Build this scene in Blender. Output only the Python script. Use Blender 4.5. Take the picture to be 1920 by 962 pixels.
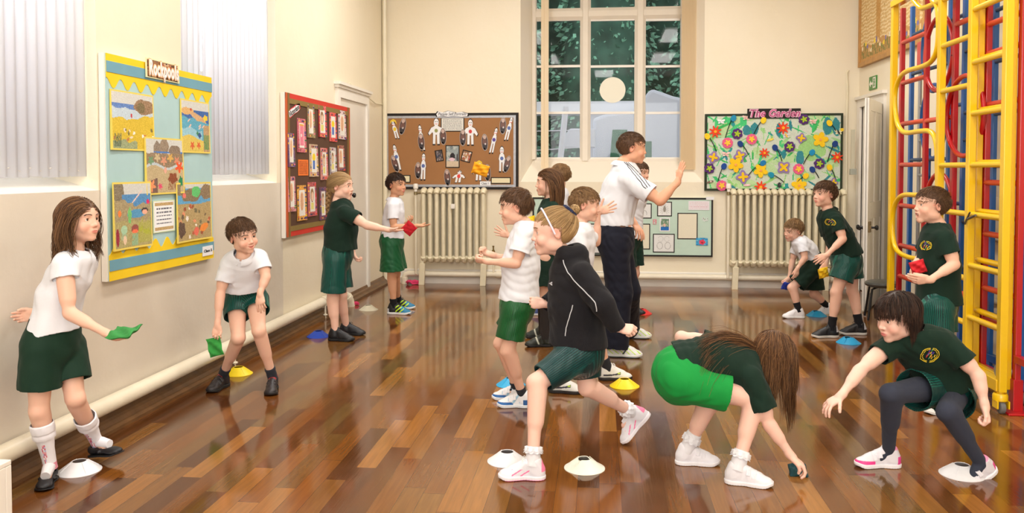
import bpy, math, random
import numpy as np
from mathutils import Vector, Matrix, Euler
try:
    import openvdb as vdb
except Exception:
    import pyopenvdb as vdb
for o in list(bpy.data.objects): bpy.data.objects.remove(o)
S = bpy.context.scene
COL = S.collection
random.seed(7)
# ------------------------------------------------------------------ camera
FPX = 1570.0; CX = 960.0; CY = 372.0; CAMH = 1.45
TH = math.atan(.0345); YA = math.atan(165 / FPX * math.cos(TH))
FW = np.array([-math.sin(YA) * math.cos(TH), math.cos(YA) * math.cos(TH), -math.sin(TH)])
RT = np.array([math.cos(YA), math.sin(YA), 0.]); UP = np.cross(RT, FW)
CAM = np.array([0, 0, CAMH])
cam = bpy.data.cameras.new('camera'); camo = bpy.data.objects.new('camera', cam); COL.objects.link(camo)
cam.sensor_width = 36; cam.lens = FPX / 1920 * 36
cam.shift_x = 0; cam.shift_y = -(481 - CY) / 1920
cam.clip_start = .05; cam.clip_end = 200
camo.matrix_world = Matrix(((RT[0], UP[0], -FW[0], 0), (RT[1], UP[1], -FW[1], 0), (RT[2], UP[2], -FW[2], CAMH), (0, 0, 0, 1)))
S.camera = camo
def ray(x, y): return FW + RT * (x - CX) / FPX - UP * (y - CY) / FPX
def PX(x, y, D): return CAM + ray(x, y) * D          # point at camera depth D
def onX(x, y, X): r = ray(x, y); return CAM + r * (X / r[0])
def onY(x, y, Y): r = ray(x, y); return CAM + r * (Y / r[1])
def onZ(x, y, Z=0.): r = ray(x, y); return CAM + r * ((Z - CAMH) / r[2])
def depth(p): return float((np.asarray(p) - CAM) @ FW)
# ------------------------------------------------------------------ render look
S.view_settings.view_transform = 'Standard'; S.view_settings.look = 'None'
S.view_settings.gamma = 1; S.view_settings.use_curve_mapping = False
S.view_settings.exposure = 0.0
# ------------------------------------------------------------------ world + lights
W = bpy.data.worlds.new('world'); S.world = W; W.use_nodes = True
nt = W.node_tree; nt.nodes.clear()
wo = nt.nodes.new('ShaderNodeOutputWorld'); bg = nt.nodes.new('ShaderNodeBackground')
bg.inputs[0].default_value = (.92, .96, 1.0, 1); bg.inputs[1].default_value = 1.15
nt.links.new(bg.outputs[0], wo.inputs[0])
CEIL = 4.3; FILL_Y = -4.5
def area(name, loc, rot, sx, sy, power, col):
    l = bpy.data.lights.new(name, 'AREA'); l.shape = 'RECTANGLE'; l.size = sx; l.size_y = sy
    l.energy = power; l.color = col
    o = bpy.data.objects.new(name, l); COL.objects.link(o); o.location = loc; o.rotation_euler = rot
    return o
for i, (x, y, p) in enumerate([(-1.3, 1.0, 42), (1.5, 1.0, 42), (-1.3, 4.4, 42), (1.5, 4.4, 42), (-1.3, 7.8, 54), (1.5, 7.8, 54), (0.1, -2.2, 80)]):  # last entry is a fill added behind the camera, no lamp body hangs there
    area('ceiling_lamp_light', (x, y, CEIL - .14), (0, 0, 0), .5, 1.7, p, (1, .985, .96))
# added fill light from behind the photographer, shaped like a tall window's daylight
area('window_daylight', (0.4, FILL_Y + .12, 2.3), (math.radians(90), 0, 0), 4.2, 2.4, 205, (.98, .99, 1))
# daylight coming in through the two left windows and the far one
for (x, y, z, rz) in [(-3.3, 3.6, 2.5, -90), (-3.3, 6.25, 2.5, -90)]:
    area('window_daylight', (x, y, z), (math.radians(90), 0, math.radians(rz)), 1.3, 2.2, 20, (.92, .94, 1))

# ------------------------------------------------------------------ colour + material helpers
def s2l(v):
    v = np.asarray(v, float) / 255.0
    return np.where(v <= .04045, v / 12.92, ((v + .055) / 1.055) ** 2.4)
def C(r, g, b): l = s2l((r, g, b)); return (float(l[0]), float(l[1]), float(l[2]), 1.0)
_M = {}
def mat(name, col=(.8, .8, .8, 1), rough=.6, metal=0., spec=.5, noise=0, nscale=30, bump=0, bscale=60, attr=None, trans=0, coat=0, sss=0, emis=None, estr=0, sheen=0, stretch=None, alpha=None):
    if name in _M: return _M[name]
    m = bpy.data.materials.new(name); m.use_nodes = True; _M[name] = m
    n = m.node_tree.nodes; L = m.node_tree.links; b = n['Principled BSDF']
    b.inputs['Base Color'].default_value = col; b.inputs['Roughness'].default_value = rough
    b.inputs['Metallic'].default_value = metal; b.inputs['Specular IOR Level'].default_value = spec
    b.inputs['Coat Weight'].default_value = coat; b.inputs['Coat Roughness'].default_value = .08
    b.inputs['Transmission Weight'].default_value = trans
    if sheen: b.inputs['Sheen Weight'].default_value = sheen; b.inputs['Sheen Roughness'].default_value = .5
    if alpha is not None: b.inputs['Alpha'].default_value = alpha
    if sss:
        b.inputs['Subsurface Weight'].default_value = sss
        b.inputs['Subsurface Radius'].default_value = (1, .35, .2); b.inputs['Subsurface Scale'].default_value = .012
    if emis: b.inputs['Emission Color'].default_value = emis; b.inputs['Emission Strength'].default_value = estr
    src = None
    if attr:
        a = n.new('ShaderNodeAttribute'); a.attribute_name = attr; src = a.outputs['Color']
        L.new(src, b.inputs['Base Color'])
    tc = None
    if noise or bump:
        tc = n.new('ShaderNodeTexCoord'); mp = n.new('ShaderNodeMapping'); L.new(tc.outputs['Object'], mp.inputs[0])
        if stretch: mp.inputs['Scale'].default_value = stretch
    if noise:
        nz = n.new('ShaderNodeTexNoise'); nz.inputs['Scale'].default_value = nscale; nz.inputs['Detail'].default_value = 5
        L.new(mp.outputs[0], nz.inputs['Vector'])
        mx = n.new('ShaderNodeMix'); mx.data_type = 'RGBA'; mx.blend_type = 'MULTIPLY'; mx.inputs[0].default_value = 1
        mr = n.new('ShaderNodeMapRange'); mr.inputs['From Min'].default_value = .3; mr.inputs['From Max'].default_value = .7
        mr.inputs['To Min'].default_value = 1 - noise; mr.inputs['To Max'].default_value = 1 + noise * .3
        L.new(nz.outputs['Fac'], mr.inputs[0])
        if src: L.new(src, mx.inputs[6])
        else: mx.inputs[6].default_value = col
        L.new(mr.outputs[0], mx.inputs[7]); L.new(mx.outputs[2], b.inputs['Base Color'])
    if bump:
        nb = n.new('ShaderNodeTexNoise'); nb.inputs['Scale'].default_value = bscale; nb.inputs['Detail'].default_value = 4
        L.new(mp.outputs[0], nb.inputs['Vector'])
        bp = n.new('ShaderNodeBump'); bp.inputs['Strength'].default_value = bump; bp.inputs['Distance'].default_value = .01
        L.new(nb.outputs['Fac'], bp.inputs['Height']); L.new(bp.outputs[0], b.inputs['Normal'])
    return m
# ------------------------------------------------------------------ mesh helpers
def orth(d):
    d = Vector(d).normalized(); a = Vector((0, 0, 1)) if abs(d.z) < .9 else Vector((1, 0, 0))
    u = d.cross(a).normalized(); return u, d.cross(u).normalized()
class MB:
    def __init__(s): s.v = []; s.f = []; s.c = []
    def add(s, vs, fs, col=None):
        k = len(s.v); s.v += [tuple(map(float, v)) for v in vs]; s.f += [tuple(i + k for i in f) for f in fs]
        s.c += [col] * len(fs); return s
    def box(s, a, b, col=None):
        x0, y0, z0 = a; x1, y1, z1 = b
        if x0 > x1: x0, x1 = x1, x0
        if y0 > y1: y0, y1 = y1, y0
        if z0 > z1: z0, z1 = z1, z0
        return s.add([(x0, y0, z0), (x1, y0, z0), (x1, y1, z0), (x0, y1, z0), (x0, y0, z1), (x1, y0, z1), (x1, y1, z1), (x0, y1, z1)],
              [(0, 3, 2, 1), (4, 5, 6, 7), (0, 1, 5, 4), (1, 2, 6, 5), (2, 3, 7, 6), (3, 0, 4, 7)], col)
    def obox(s, o, U, V, N, col=None):  # box from corner o spanned by vectors
        o, U, V, N = map(Vector, (o, U, V, N))
        vs = [o, o + U, o + U + V, o + V, o + N, o + U + N, o + U + V + N, o + V + N]
        fs = [(0, 3, 2, 1), (4, 5, 6, 7), (0, 1, 5, 4), (1, 2, 6, 5), (2, 3, 7, 6), (3, 0, 4, 7)]
        if U.cross(V).dot(N) < 0: fs = [f[::-1] for f in fs]
        return s.add(vs, fs, col)
    def tube(s, pts, r, n=10, col=None, caps=True, closed=False):
        pts = [Vector(p) for p in pts]; m = len(pts)
        rs = [r] * m if not hasattr(r, '__len__') else list(r)
        vs = []; fs = []; u = None
        for i, p in enumerate(pts):
            if closed: d = pts[(i + 1) % m] - pts[i - 1]
            else: d = pts[min(i + 1, m - 1)] - pts[max(i - 1, 0)]
            d.normalize()
            if u is None: u, w = orth(d)
            else:
                u = (u - d * u.dot(d)).normalized(); w = d.cross(u)
            for k in range(n):
                a = 2 * math.pi * k / n; vs.append(p + (u * math.cos(a) + w * math.sin(a)) * rs[i])
        for i in range(m if closed else m - 1):
            j = (i + 1) % m
            for k in range(n):
                k2 = (k + 1) % n; fs.append((i * n + k, i * n + k2, j * n + k2, j * n + k))
        if caps and not closed: fs.append(tuple(range(n))[::-1]); fs.append(tuple((m - 1) * n + k for k in range(n)))
        return s.add(vs, fs, col)
    def lathe(s, prof, c=(0, 0, 0), axis=(0, 0, 1), n=24, col=None, closed=False):
        ax = Vector(axis).normalized(); u, w = orth(ax); c = Vector(c); vs = []; fs = []; m = len(prof)
        for (r, h) in prof:
            for k in range(n):
                a = 2 * math.pi * k / n; vs.append(c + ax * h + (u * math.cos(a) + w * math.sin(a)) * max(r, 1e-5))
        for i in range(m if closed else m - 1):
            j = (i + 1) % m
            for k in range(n):
                k2 = (k + 1) % n; fs.append((i * n + k, i * n + k2, j * n + k2, j * n + k))
        return s.add(vs, fs, col)
    def prism(s, pts, N, col=None):  # flat polygon pts (3d) thickened by vector N
        pts = [Vector(p) for p in pts]; N = Vector(N); m = len(pts)
        vs = pts + [p + N for p in pts]
        fs = [tuple(range(m))[::-1], tuple(range(m, 2 * m))] + [(i, (i + 1) % m, m + (i + 1) % m, m + i) for i in range(m)]
        return s.add(vs, fs, col)
    def build(s, name, m, parent=None, smooth=False, bevel=0, kind=None):
        me = bpy.data.meshes.new(name); me.from_pydata(s.v, [], s.f); me.update()
        if any(c is not None for c in s.c):
            at = me.color_attributes.new('Col', 'FLOAT_COLOR', 'CORNER')
            cols = []
            for f, c in zip(s.f, s.c): cols += list(c or (1, 1, 1, 1)) * len(f)
            at.data.foreach_set('color', cols)
        o = bpy.data.objects.new(name, me); COL.objects.link(o)
        if m: me.materials.append(m)
        if smooth:
            me.shade_smooth()
            try: me.set_sharp_from_angle(angle=math.radians(40))
            except Exception: pass
        if bevel:
            b = o.modifiers.new('bevel', 'BEVEL'); b.width = bevel; b.segments = 2; b.limit_method = 'ANGLE'; b.angle_limit = math.radians(50)
        if parent: o.parent = parent; o.matrix_parent_inverse = Matrix.Translation(-Vector(parent.location))
        if kind: o['kind'] = kind
        return o
def thing(name, label, cat, loc=(0, 0, 0), group=None):
    o = bpy.data.objects.new(name, None); COL.objects.link(o); o.location = Vector([float(v) for v in loc]); o.empty_display_size = .05
    o['label'] = label; o['category'] = cat
    if group: o['group'] = group
    return o
def tag(o, label, cat, group=None, kind=None):
    o['label'] = label; o['category'] = cat
    if group: o['group'] = group
    if kind: o['kind'] = kind
    return o
def text(name, body, O, U, V, size, m, parent=None, ext=.001, align='CENTER', bold=0, width=None, shear=0):
    cu = bpy.data.curves.new(name, 'FONT'); cu.body = body; cu.size = size; cu.extrude = ext; cu.align_x = align; cu.align_y = 'CENTER'
    cu.offset = bold; cu.shear = shear; cu.space_character = 1.14 if bold > .0025 else 1; cu.resolution_u = 3
    tmp = bpy.data.objects.new(name, cu); COL.objects.link(tmp)
    bpy.context.view_layer.update()
    me = bpy.data.meshes.new_from_object(tmp.evaluated_get(bpy.context.evaluated_depsgraph_get()))
    bpy.data.objects.remove(tmp)
    U = Vector(U).normalized(); V = Vector(V).normalized(); N = U.cross(V)
    xs = [v.co.x for v in me.vertices]
    sx = width / (max(xs) - min(xs)) if width and xs else 1
    O = Vector([float(q) for q in O])
    for v in me.vertices: v.co = O + U * v.co.x * sx + V * v.co.y + N * v.co.z
    o = bpy.data.objects.new(name, me); COL.objects.link(o); me.materials.clear(); me.materials.append(m)
    if parent: o.parent = parent; o.matrix_parent_inverse = Matrix.Translation(-Vector(parent.location))
    return o
# a painted sheet: a fine grid of coloured cells with real thickness
def sheet(name, O, U, V, nu, nv, img, m, parent=None, th=.002, curl=0, seed=0):
    O, U, V = Vector([float(q) for q in O]), Vector([float(q) for q in U]), Vector([float(q) for q in V]); N = U.cross(V).normalized()
    us = np.linspace(0, 1, nu + 1); vs = np.linspace(0, 1, nv + 1)
    vv, uu = np.meshgrid(vs, us, indexing='ij')
    Oa, Ua, Va, Na = (np.array(q) for q in (O, U, V, N))
    bend = th + curl * ((2 * uu - 1) ** 2 * (1 - vv) * .8 + .3 * np.sin(uu * 5 + seed) * .5 + .15)
    co = Oa + uu[..., None] * Ua + vv[..., None] * Va + bend[..., None] * Na
    co = co.reshape(-1, 3); k = (nu + 1)
    i = np.arange(nv)[:, None] * k + np.arange(nu)[None, :]
    quads = np.stack([i, i + 1, i + 1 + k, i + k], -1).reshape(-1, 4)
    cols = img.reshape(-1, 3)
    nb = len(co); back = np.array([Oa, Oa + Ua, Oa + Ua + Va, Oa + Va])
    ring = [0, nu, nv * k + nu, nv * k]
    extra = []
    e = [list(range(0, nu + 1)), [j * k + nu for j in range(nv + 1)], [nv * k + nu - j for j in range(nu + 1)], [nv * k - j * k for j in range(nv + 1)]]
    for q in range(4): extra.append(tuple(e[q][::-1] + [nb + q, nb + (q + 1) % 4]))
    me = bpy.data.meshes.new(name)
    me.from_pydata([tuple(x) for x in co] + [tuple(x) for x in back], [], [tuple(map(int, q)) for q in quads] + extra + [(nb + 3, nb + 2, nb + 1, nb)])
    at = me.color_attributes.new('Col', 'FLOAT_COLOR', 'CORNER')
    cc = np.ones((len(me.loops), 4), np.float32); cc[:, :3] = s2l(cols[0])
    cc[:len(quads) * 4, :3] = np.repeat(s2l(cols), 4, axis=0)
    at.data.foreach_set('color', cc.ravel())
    o = bpy.data.objects.new(name, me); COL.objects.link(o); me.materials.append(m)
    if parent: o.parent = parent; o.matrix_parent_inverse = Matrix.Translation(-Vector(parent.location))
    return o
M_paper = mat('painted_paper', attr='Col', rough=.75)
# raster painting helper
class Img:
    def __init__(s, nu, nv, col, seed=0):
        s.nu, s.nv = nu, nv; s.a = np.zeros((nv, nu, 3)); s.a[:] = col
        v, u = np.meshgrid((np.arange(nv) + .5) / nv, (np.arange(nu) + .5) / nu, indexing='ij'); s.u, s.v = u, v
        s.r = np.random.RandomState(seed)
    def noise(s, sc, k=4):
        o = np.zeros_like(s.u)
        for i in range(k):
            a, b = s.r.uniform(-1, 1, 2) * sc * (1.6 ** i); o += np.sin(a * s.u + b * s.v + s.r.uniform(0, 6.28)) / 1.3 ** i
        return o / 2
    def fill(s, mask, col, jit=0):
        s.a[mask] = col
        if jit: s.a[mask] += s.r.normal(0, jit * .5, (int(mask.sum()), 1)) * np.ones(3)
        return s
    def blob(s, cu, cv, ru, rv, col, jit=0, wob=0, ang=0):
        ca, sa = math.cos(ang), math.sin(ang); du, dv = s.u - cu, s.v - cv
        x, y = (du * ca + dv * sa) / ru, (-du * sa + dv * ca) / rv
        d = x * x + y * y + (wob * np.sin(np.arctan2(y, x) * 5 + cu * 9) if wob else 0)
        return s.fill(d < 1, col, jit)
    def line(s, a, b, w, col):
        a, b = np.array(a), np.array(b); d = b - a; t = np.clip(((s.u - a[0]) * d[0] + (s.v - a[1]) * d[1]) / (d @ d + 1e-9), 0, 1)
        return s.fill(np.hypot(s.u - a[0] - t * d[0], s.v - a[1] - t * d[1]) < w, col)
    def star(s, cu, cv, r, n, col, inner=.45, asp=1):
        x, y = (s.u - cu) / r, (s.v - cv) / r * asp; an = np.arctan2(y, x); rr = np.hypot(x, y)
        return s.fill(rr < inner + (1 - inner) * (.5 + .5 * np.cos(an * n + 1.5)), col)
    def rect(s, u0, v0, u1, v1, col): return s.fill((s.u >= u0) & (s.u <= u1) & (s.v >= v0) & (s.v <= v1), col)
    def get(s, jit=4): return np.clip(s.a + s.r.normal(0, jit, s.a.shape[:2] + (1,)), 0, 255)

# ================================================================== THE ROOM
WX0 = -2.755; WX1 = 3.10; WY1 = 10.50; WY0 = -4.5
def wall_mat(name, c1, c2, rough=.45):
    m = mat(name, c1, rough)
    n = m.node_tree.nodes; L = m.node_tree.links; b = n['Principled BSDF']
    tc = n.new('ShaderNodeTexCoord'); nz = n.new('ShaderNodeTexNoise'); nz.inputs['Scale'].default_value = .9; nz.inputs['Detail'].default_value = 7; nz.inputs['Roughness'].default_value = .6
    L.new(tc.outputs['Object'], nz.inputs['Vector'])
    r = n.new('ShaderNodeValToRGB'); r.color_ramp.elements[0].position = .35; r.color_ramp.elements[1].position = .7
    r.color_ramp.elements[0].color = c2; r.color_ramp.elements[1].color = c1
    L.new(nz.outputs['Fac'], r.inputs[0]); L.new(r.outputs[0], b.inputs['Base Color'])
    n2 = n.new('ShaderNodeTexNoise'); n2.inputs['Scale'].default_value = 14; n2.inputs['Detail'].default_value = 6
    L.new(tc.outputs['Object'], n2.inputs['Vector'])
    bp = n.new('ShaderNodeBump'); bp.inputs['Strength'].default_value = .12; bp.inputs['Distance'].default_value = .02
    L.new(n2.outputs['Fac'], bp.inputs['Height']); L.new(bp.outputs[0], b.inputs['Normal'])
    return m
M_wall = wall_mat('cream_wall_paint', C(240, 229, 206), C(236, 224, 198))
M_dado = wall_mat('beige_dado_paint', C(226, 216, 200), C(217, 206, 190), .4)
M_white = mat('white_gloss_paint', C(238, 232, 222), .35, noise=.05, nscale=6)
M_cream = mat('cream_gloss_paint', C(236, 226, 198), .35, noise=.05, nscale=8)
M_pipe = mat('pipe_paint', C(238, 228, 205), .35, noise=.06, nscale=9)
M_brown = mat('brown_skirting_paint', C(112, 78, 44), .4, noise=.35, nscale=7, bump=.2, bscale=20)
M_ceil = mat('ceiling_paint', C(244, 240, 230), .8)
M_black = mat('black_plastic', C(20, 20, 22), .4)
M_glass = mat('window_glass', (1, 1, 1, 1), .02, trans=1.0, spec=.5)
_b = M_glass.node_tree.nodes['Principled BSDF']; _b.inputs['IOR'].default_value = 1.22

# floor : hardwood strips running away from the camera
def floor_mat():
    m = mat('hardwood_strips', rough=.2, coat=.1)
    n = m.node_tree.nodes; L = m.node_tree.links; b = n['Principled BSDF']
    def N(t): return n.new(t)
    def mth(op, a=None, b2=None, v0=None, v1=None):
        k = N('ShaderNodeMath'); k.operation = op
        if a is not None: L.new(a, k.inputs[0])
        if b2 is not None: L.new(b2, k.inputs[1])
        if v0 is not None: k.inputs[0].default_value = v0
        if v1 is not None: k.inputs[1].default_value = v1
        return k.outputs[0]
    tc = N('ShaderNodeTexCoord'); sp = N('ShaderNodeSeparateXYZ'); L.new(tc.outputs['Object'], sp.inputs[0])
    xs = mth('DIVIDE', sp.outputs['X'], v1=.098); col = mth('FLOOR', xs); fx = mth('FRACT', xs)
    w0 = N('ShaderNodeTexWhiteNoise'); w0.noise_dimensions = '1D'; L.new(col, w0.inputs['W'])
    off = mth('MULTIPLY', w0.outputs['Value'], v1=7.0)
    ys = mth('DIVIDE', sp.outputs['Y'], v1=.78); ys = mth('ADD', ys, off); row = mth('FLOOR', ys); fy = mth('FRACT', ys)
    cb = N('ShaderNodeCombineXYZ'); L.new(col, cb.inputs[0]); L.new(row, cb.inputs[1])
    w1 = N('ShaderNodeTexWhiteNoise'); w1.noise_dimensions = '2D'; L.new(cb.outputs[0], w1.inputs['Vector'])
    r = N('ShaderNodeValToRGB'); e = r.color_ramp.elements
    stops = [(0, C(80, 44, 18)), (.2, C(100, 57, 23)), (.42, C(118, 70, 28)), (.6, C(128, 78, 31)), (.78, C(106, 76, 38)), (.9, C(144, 92, 38)), (1, C(154, 103, 47))]
    e[0].position = 0; e[0].color = stops[0][1]; e[1].position = 1; e[1].color = stops[-1][1]
    for p, c in stops[1:-1]: q = e.new(p); q.color = c
    L.new(w1.outputs['Value'], r.inputs[0])
    # grain
    mp = N('ShaderNodeMapping'); mp.inputs['Scale'].default_value = (1, .06, 1); L.new(tc.outputs['Object'], mp.inputs[0])
    ad = N('ShaderNodeVectorMath'); ad.operation = 'ADD'; L.new(mp.outputs[0], ad.inputs[0]); L.new(w1.outputs['Color'], ad.inputs[1])
    g = N('ShaderNodeTexNoise'); g.inputs['Scale'].default_value = 60; g.inputs['Detail'].default_value = 6; g.inputs['Distortion'].default_value = .6
    L.new(ad.outputs[0], g.inputs['Vector'])
    mr = N('ShaderNodeMapRange'); mr.inputs['From Min'].default_value = .3; mr.inputs['From Max'].default_value = .7; mr.inputs['To Min'].default_value = .82; mr.inputs['To Max'].default_value = 1.1
    L.new(g.outputs['Fac'], mr.inputs[0])
    mx = N('ShaderNodeMix'); mx.data_type = 'RGBA'; mx.blend_type = 'MULTIPLY'; mx.inputs[0].default_value = 1
    L.new(r.outputs[0], mx.inputs[6]); L.new(mr.outputs[0], mx.inputs[7])
    # seams
    ax = mth('LESS_THAN', fx, v1=.025); ay = mth('LESS_THAN', fy, v1=.004); sm = mth('MAXIMUM', ax, ay); sm = mth('MULTIPLY', sm, v1=.55)
    mx2 = N('ShaderNodeMix'); mx2.data_type = 'RGBA'; mx2.inputs[7].default_value = C(50, 24, 12)
    L.new(sm, mx2.inputs[0]); L.new(mx.outputs[2], mx2.inputs[6]); L.new(mx2.outputs[2], b.inputs['Base Color'])
    # wear in the polish
    w = N('ShaderNodeTexNoise'); w.inputs['Scale'].default_value = 2.2; w.inputs['Detail'].default_value = 8; L.new(tc.outputs['Object'], w.inputs['Vector'])
    m2 = N('ShaderNodeMapRange'); m2.inputs['From Min'].default_value = .3; m2.inputs['From Max'].default_value = .7; m2.inputs['To Min'].default_value = .07; m2.inputs['To Max'].default_value = .17
    L.new(w.outputs['Fac'], m2.inputs[0]); L.new(m2.outputs[0], b.inputs['Roughness'])
    bp = N('ShaderNodeBump'); bp.inputs['Strength'].default_value = .06; bp.inputs['Distance'].default_value = .004
    L.new(g.outputs['Fac'], bp.inputs['Height']); L.new(bp.outputs[0], b.inputs['Normal'])
    return m
M_floor = floor_mat()
MB().box((WX0 - .3, WY0, -.1), (WX1 + .3, WY1 + .3, 0)).build('floor', M_floor, kind='structure')
MB().box((WX0 - .5, WY0, CEIL), (WX1 + .5, WY1 + .5, CEIL + .2)).build('ceiling', M_ceil, kind='structure')
MB().box((WX0 - .5, WY0 - .2, 0), (WX1 + .5, WY0, CEIL)).build('wall_front', M_wall, kind='structure')
# ---- left wall with two deep windows
LT = .55; ZS = 1.335     # wall thickness, sill edge height
wins = [(2.75, 4.36), (5.30, 6.93)]; ZT = 3.75
w = MB(); d = MB()
ys = [WY0] + [v for p in wins for v in p] + [WY1]
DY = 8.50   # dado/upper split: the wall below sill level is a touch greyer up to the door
for i in range(0, len(ys), 2):
    w.box((WX0 - LT, ys[i], ZS), (WX0, ys[i + 1], CEIL))
for a, b in wins: w.box((WX0 - LT, a, ZT), (WX0, b, CEIL))
w.box((WX0 - LT, 7.05, 0), (WX0, WY1, ZS))
w.build('wall_left', M_wall, kind='structure')
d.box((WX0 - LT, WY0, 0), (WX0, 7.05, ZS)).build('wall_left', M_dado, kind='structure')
def blind_mat():
    m = bpy.data.materials.new('blind_fabric'); m.use_nodes = True; n = m.node_tree.nodes; L = m.node_tree.links
    n.clear(); o = n.new('ShaderNodeOutputMaterial'); a = n.new('ShaderNodeBsdfDiffuse'); t = n.new('ShaderNodeBsdfTranslucent'); x = n.new('ShaderNodeMixShader')
    a.inputs[0].default_value = C(246, 246, 250); t.inputs[0].default_value = C(246, 248, 252); x.inputs[0].default_value = .45
    L.new(a.outputs[0], x.inputs[1]); L.new(t.outputs[0], x.inputs[2]); L.new(x.outputs[0], o.inputs[0]); return m
M_blind = blind_mat()
for wi, (a, b) in enumerate(wins):
    XB = WX0 - .085; ZB = 1.432
    # sloping sill and splayed end
    MB().add([(WX0, a, ZS), (WX0, b, ZS), (XB - .4, b, ZB + .03), (XB - .4, a, ZB + .03), (WX0, a, ZS - .0), (WX0, b, ZS - .0), (XB - .4, b, ZS - .0), (XB - .4, a, ZS - .0)],
        [(0, 1, 2, 3), (4, 7, 6, 5), (0, 4, 5, 1), (1, 5, 6, 2), (2, 6, 7, 3), (3, 7, 4, 0)]).build('trim_%d' % (wi + 1), M_white, kind='structure')
    # window frame and panes
    t = thing('window_%d' % (wi + 1), '', ''); del t['label']; del t['category']; t['kind'] = 'structure'; t.location = (XB - .46, a, ZB)
    f = MB(); XF = XB - .45
    for y in (a, (a + b) / 2 - .03, b - .06): f.box((XF - .03, y, ZB), (XF + .03, y + .06, ZT))
    for z in (ZB, 2.2, 2.95, ZT - .06): f.box((XF - .03, a, z), (XF + .03, b, z + .06))
    f.build('window_frame', M_white, t, bevel=.005)
    MB().box((XF - .004, a, ZB), (XF + .004, b, ZT)).build('pane', M_glass, t)
    ZB -= .02
    bl = thing('vertical_blind', ['white vertical blind of wide slats in the nearest left window', 'white vertical blind in the left window between the two pinboards'][wi], 'blind', (XB, a, ZB))
    MB().box((XB - .03, a + .02, 3.62), (XB + .03, b - .01, 3.67)).build('head_rail', M_white, bl)
    n = int((b - a - .06) / .078)
    for k in range(n):
        y = b - .045 - .078 * k; an = math.radians(-26 + 4 * math.sin(k * 2.1 + wi))
        if wi == 1 and k in (n - 6, n - 5): an = math.radians(12)
        dx, dy = math.sin(an) * .045, math.cos(an) * .045
        o_ = MB(); pts = []
        for j in range(7):
            s_ = -1 + j / 3; cur = .006 * (1 - s_ * s_)
            pts.append((XB + dx * s_ + cur * math.cos(an), y - dy * s_ + cur * math.sin(an)))
        vs = [(p[0], p[1], ZB + .012 * math.sin(k * 1.7) * .3) for p in pts] + [(p[0], p[1], 3.62) for p in pts]
        o_.add(vs, [(j, j + 1, j + 8, j + 7) for j in range(6)])
        sl = o_.build('slat', M_blind, bl, smooth=True); md = sl.modifiers.new('t', 'SOLIDIFY'); md.thickness = .0012
    ch = MB(); ch.tube([(XB + .005, b - .045 - .078 * k * 1.0, ZB + .035 + (.012 if k % 2 else -.006)) for k in range(n)], .0022, 5)
    ch.build('bead_chain', M_white, bl)
# ---- right wall and door opening
DA, DB, DZ = 9.62, 10.38, 2.19
MB().box((WX1, WY0, 0), (WX1 + .3, DA, CEIL)).box((WX1, DB, 0), (WX1 + .3, WY1 + .3, CEIL)).box((WX1, DA, DZ), (WX1 + .3, DB, CEIL)).build('wall_right', M_wall, kind='structure')
MB().box((WX1 + .28, DA - .3, 0), (WX1 + .32, DB + .3, DZ + .2)).build('wall_hall', M_cream, kind='structure')
# ---- back wall with the tall stone window
OX0, OX1 = onY(976, 337, WY1)[0], onY(1319, 337, WY1)[0]; OZ0 = onY(976, 341, WY1)[2]; OZ1 = 3.95
GY = 10.88; gl = lambda x, y: onY(x, y, GY)
GX0, GX1 = gl(1001, 200)[0], gl(1281, 200)[0]; GZ0 = gl(1000, 299)[2]; GZ1 = 3.85
bw = MB(); bw.box((WX0 - .3, WY1, 0), (OX0, WY1 + .55, CEIL)); bw.box((OX1, WY1, 0), (WX1 + .3, WY1 + .55, CEIL))
bw.box((OX0, WY1, 0), (OX1, WY1 + .55, OZ0)); bw.box((OX0, WY1, OZ1), (OX1, WY1 + .55, CEIL))
bw.build('wall_back', M_wall, kind='structure')
rv = MB()
rv.add([(OX0, WY1, OZ0), (OX0, WY1, OZ1), (GX0, GY, OZ1), (GX0, GY, GZ0), (OX1, WY1, OZ0), (OX1, WY1, OZ1), (GX1, GY, OZ1), (GX1, GY, GZ0),
        (OX0 - .01, GY + .1, OZ0), (OX0 - .01, GY + .1, OZ1), (OX1 + .01, GY + .1, OZ0), (OX1 + .01, GY + .1, OZ1)],
       [(0, 1, 2, 3), (5, 4, 7, 6), (0, 3, 7, 4), (3, 2, 9, 8), (6, 7, 10, 11), (7, 3, 8, 10)])
rv.build('trim_3', mat('reveal_paint', C(240, 230, 212), .5), kind='structure')
# stone window: mullions, transom, jambs with chamfers
M_stone = mat('painted_stone', C(236, 226, 210), .6, noise=.04, nscale=5, bump=.1, bscale=30)
win = thing('window_3', '', ''); del win['label']; del win['category']; win['kind'] = 'structure'; win.location = (0, GY, GZ0)
def cham(mb, x0, x1, z0, z1, horiz=False, dpt=.10, c=.28):
    # chamfered bar in front of the glass, section narrows towards the room
    y1 = GY + .04; y0 = GY - dpt * .55
    if not horiz:
        w_ = (x1 - x0) * c
        q = [(x0, y1), (x0, GY - .01), (x0 + w_, y0), (x1 - w_, y0), (x1, GY - .01), (x1, y1)]
        mb.prism([(a, b, z0) for a, b in q], (0, 0, z1 - z0))
    else:
        w_ = (z1 - z0) * c
        q = [(y1, z0), (GY - .01, z0), (y0, z0 + w_), (y0, z1 - w_), (GY - .01, z1), (y1, z1)]
        mb.prism([(x0, a, b) for a, b in q], (x1 - x0, 0, 0))
mx = [(gl(1087.5, 150)[0], gl(1107.5, 150)[0]), (gl(1189.5, 150)[0], gl(1210.5, 150)[0])]
tz = (gl(1100, 38)[2], gl(1100, 15)[2])
for a, b in mx: f = MB(); cham(f, a, b, GZ0 - .02, GZ1); f.build('mullion', M_stone, win)
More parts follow.
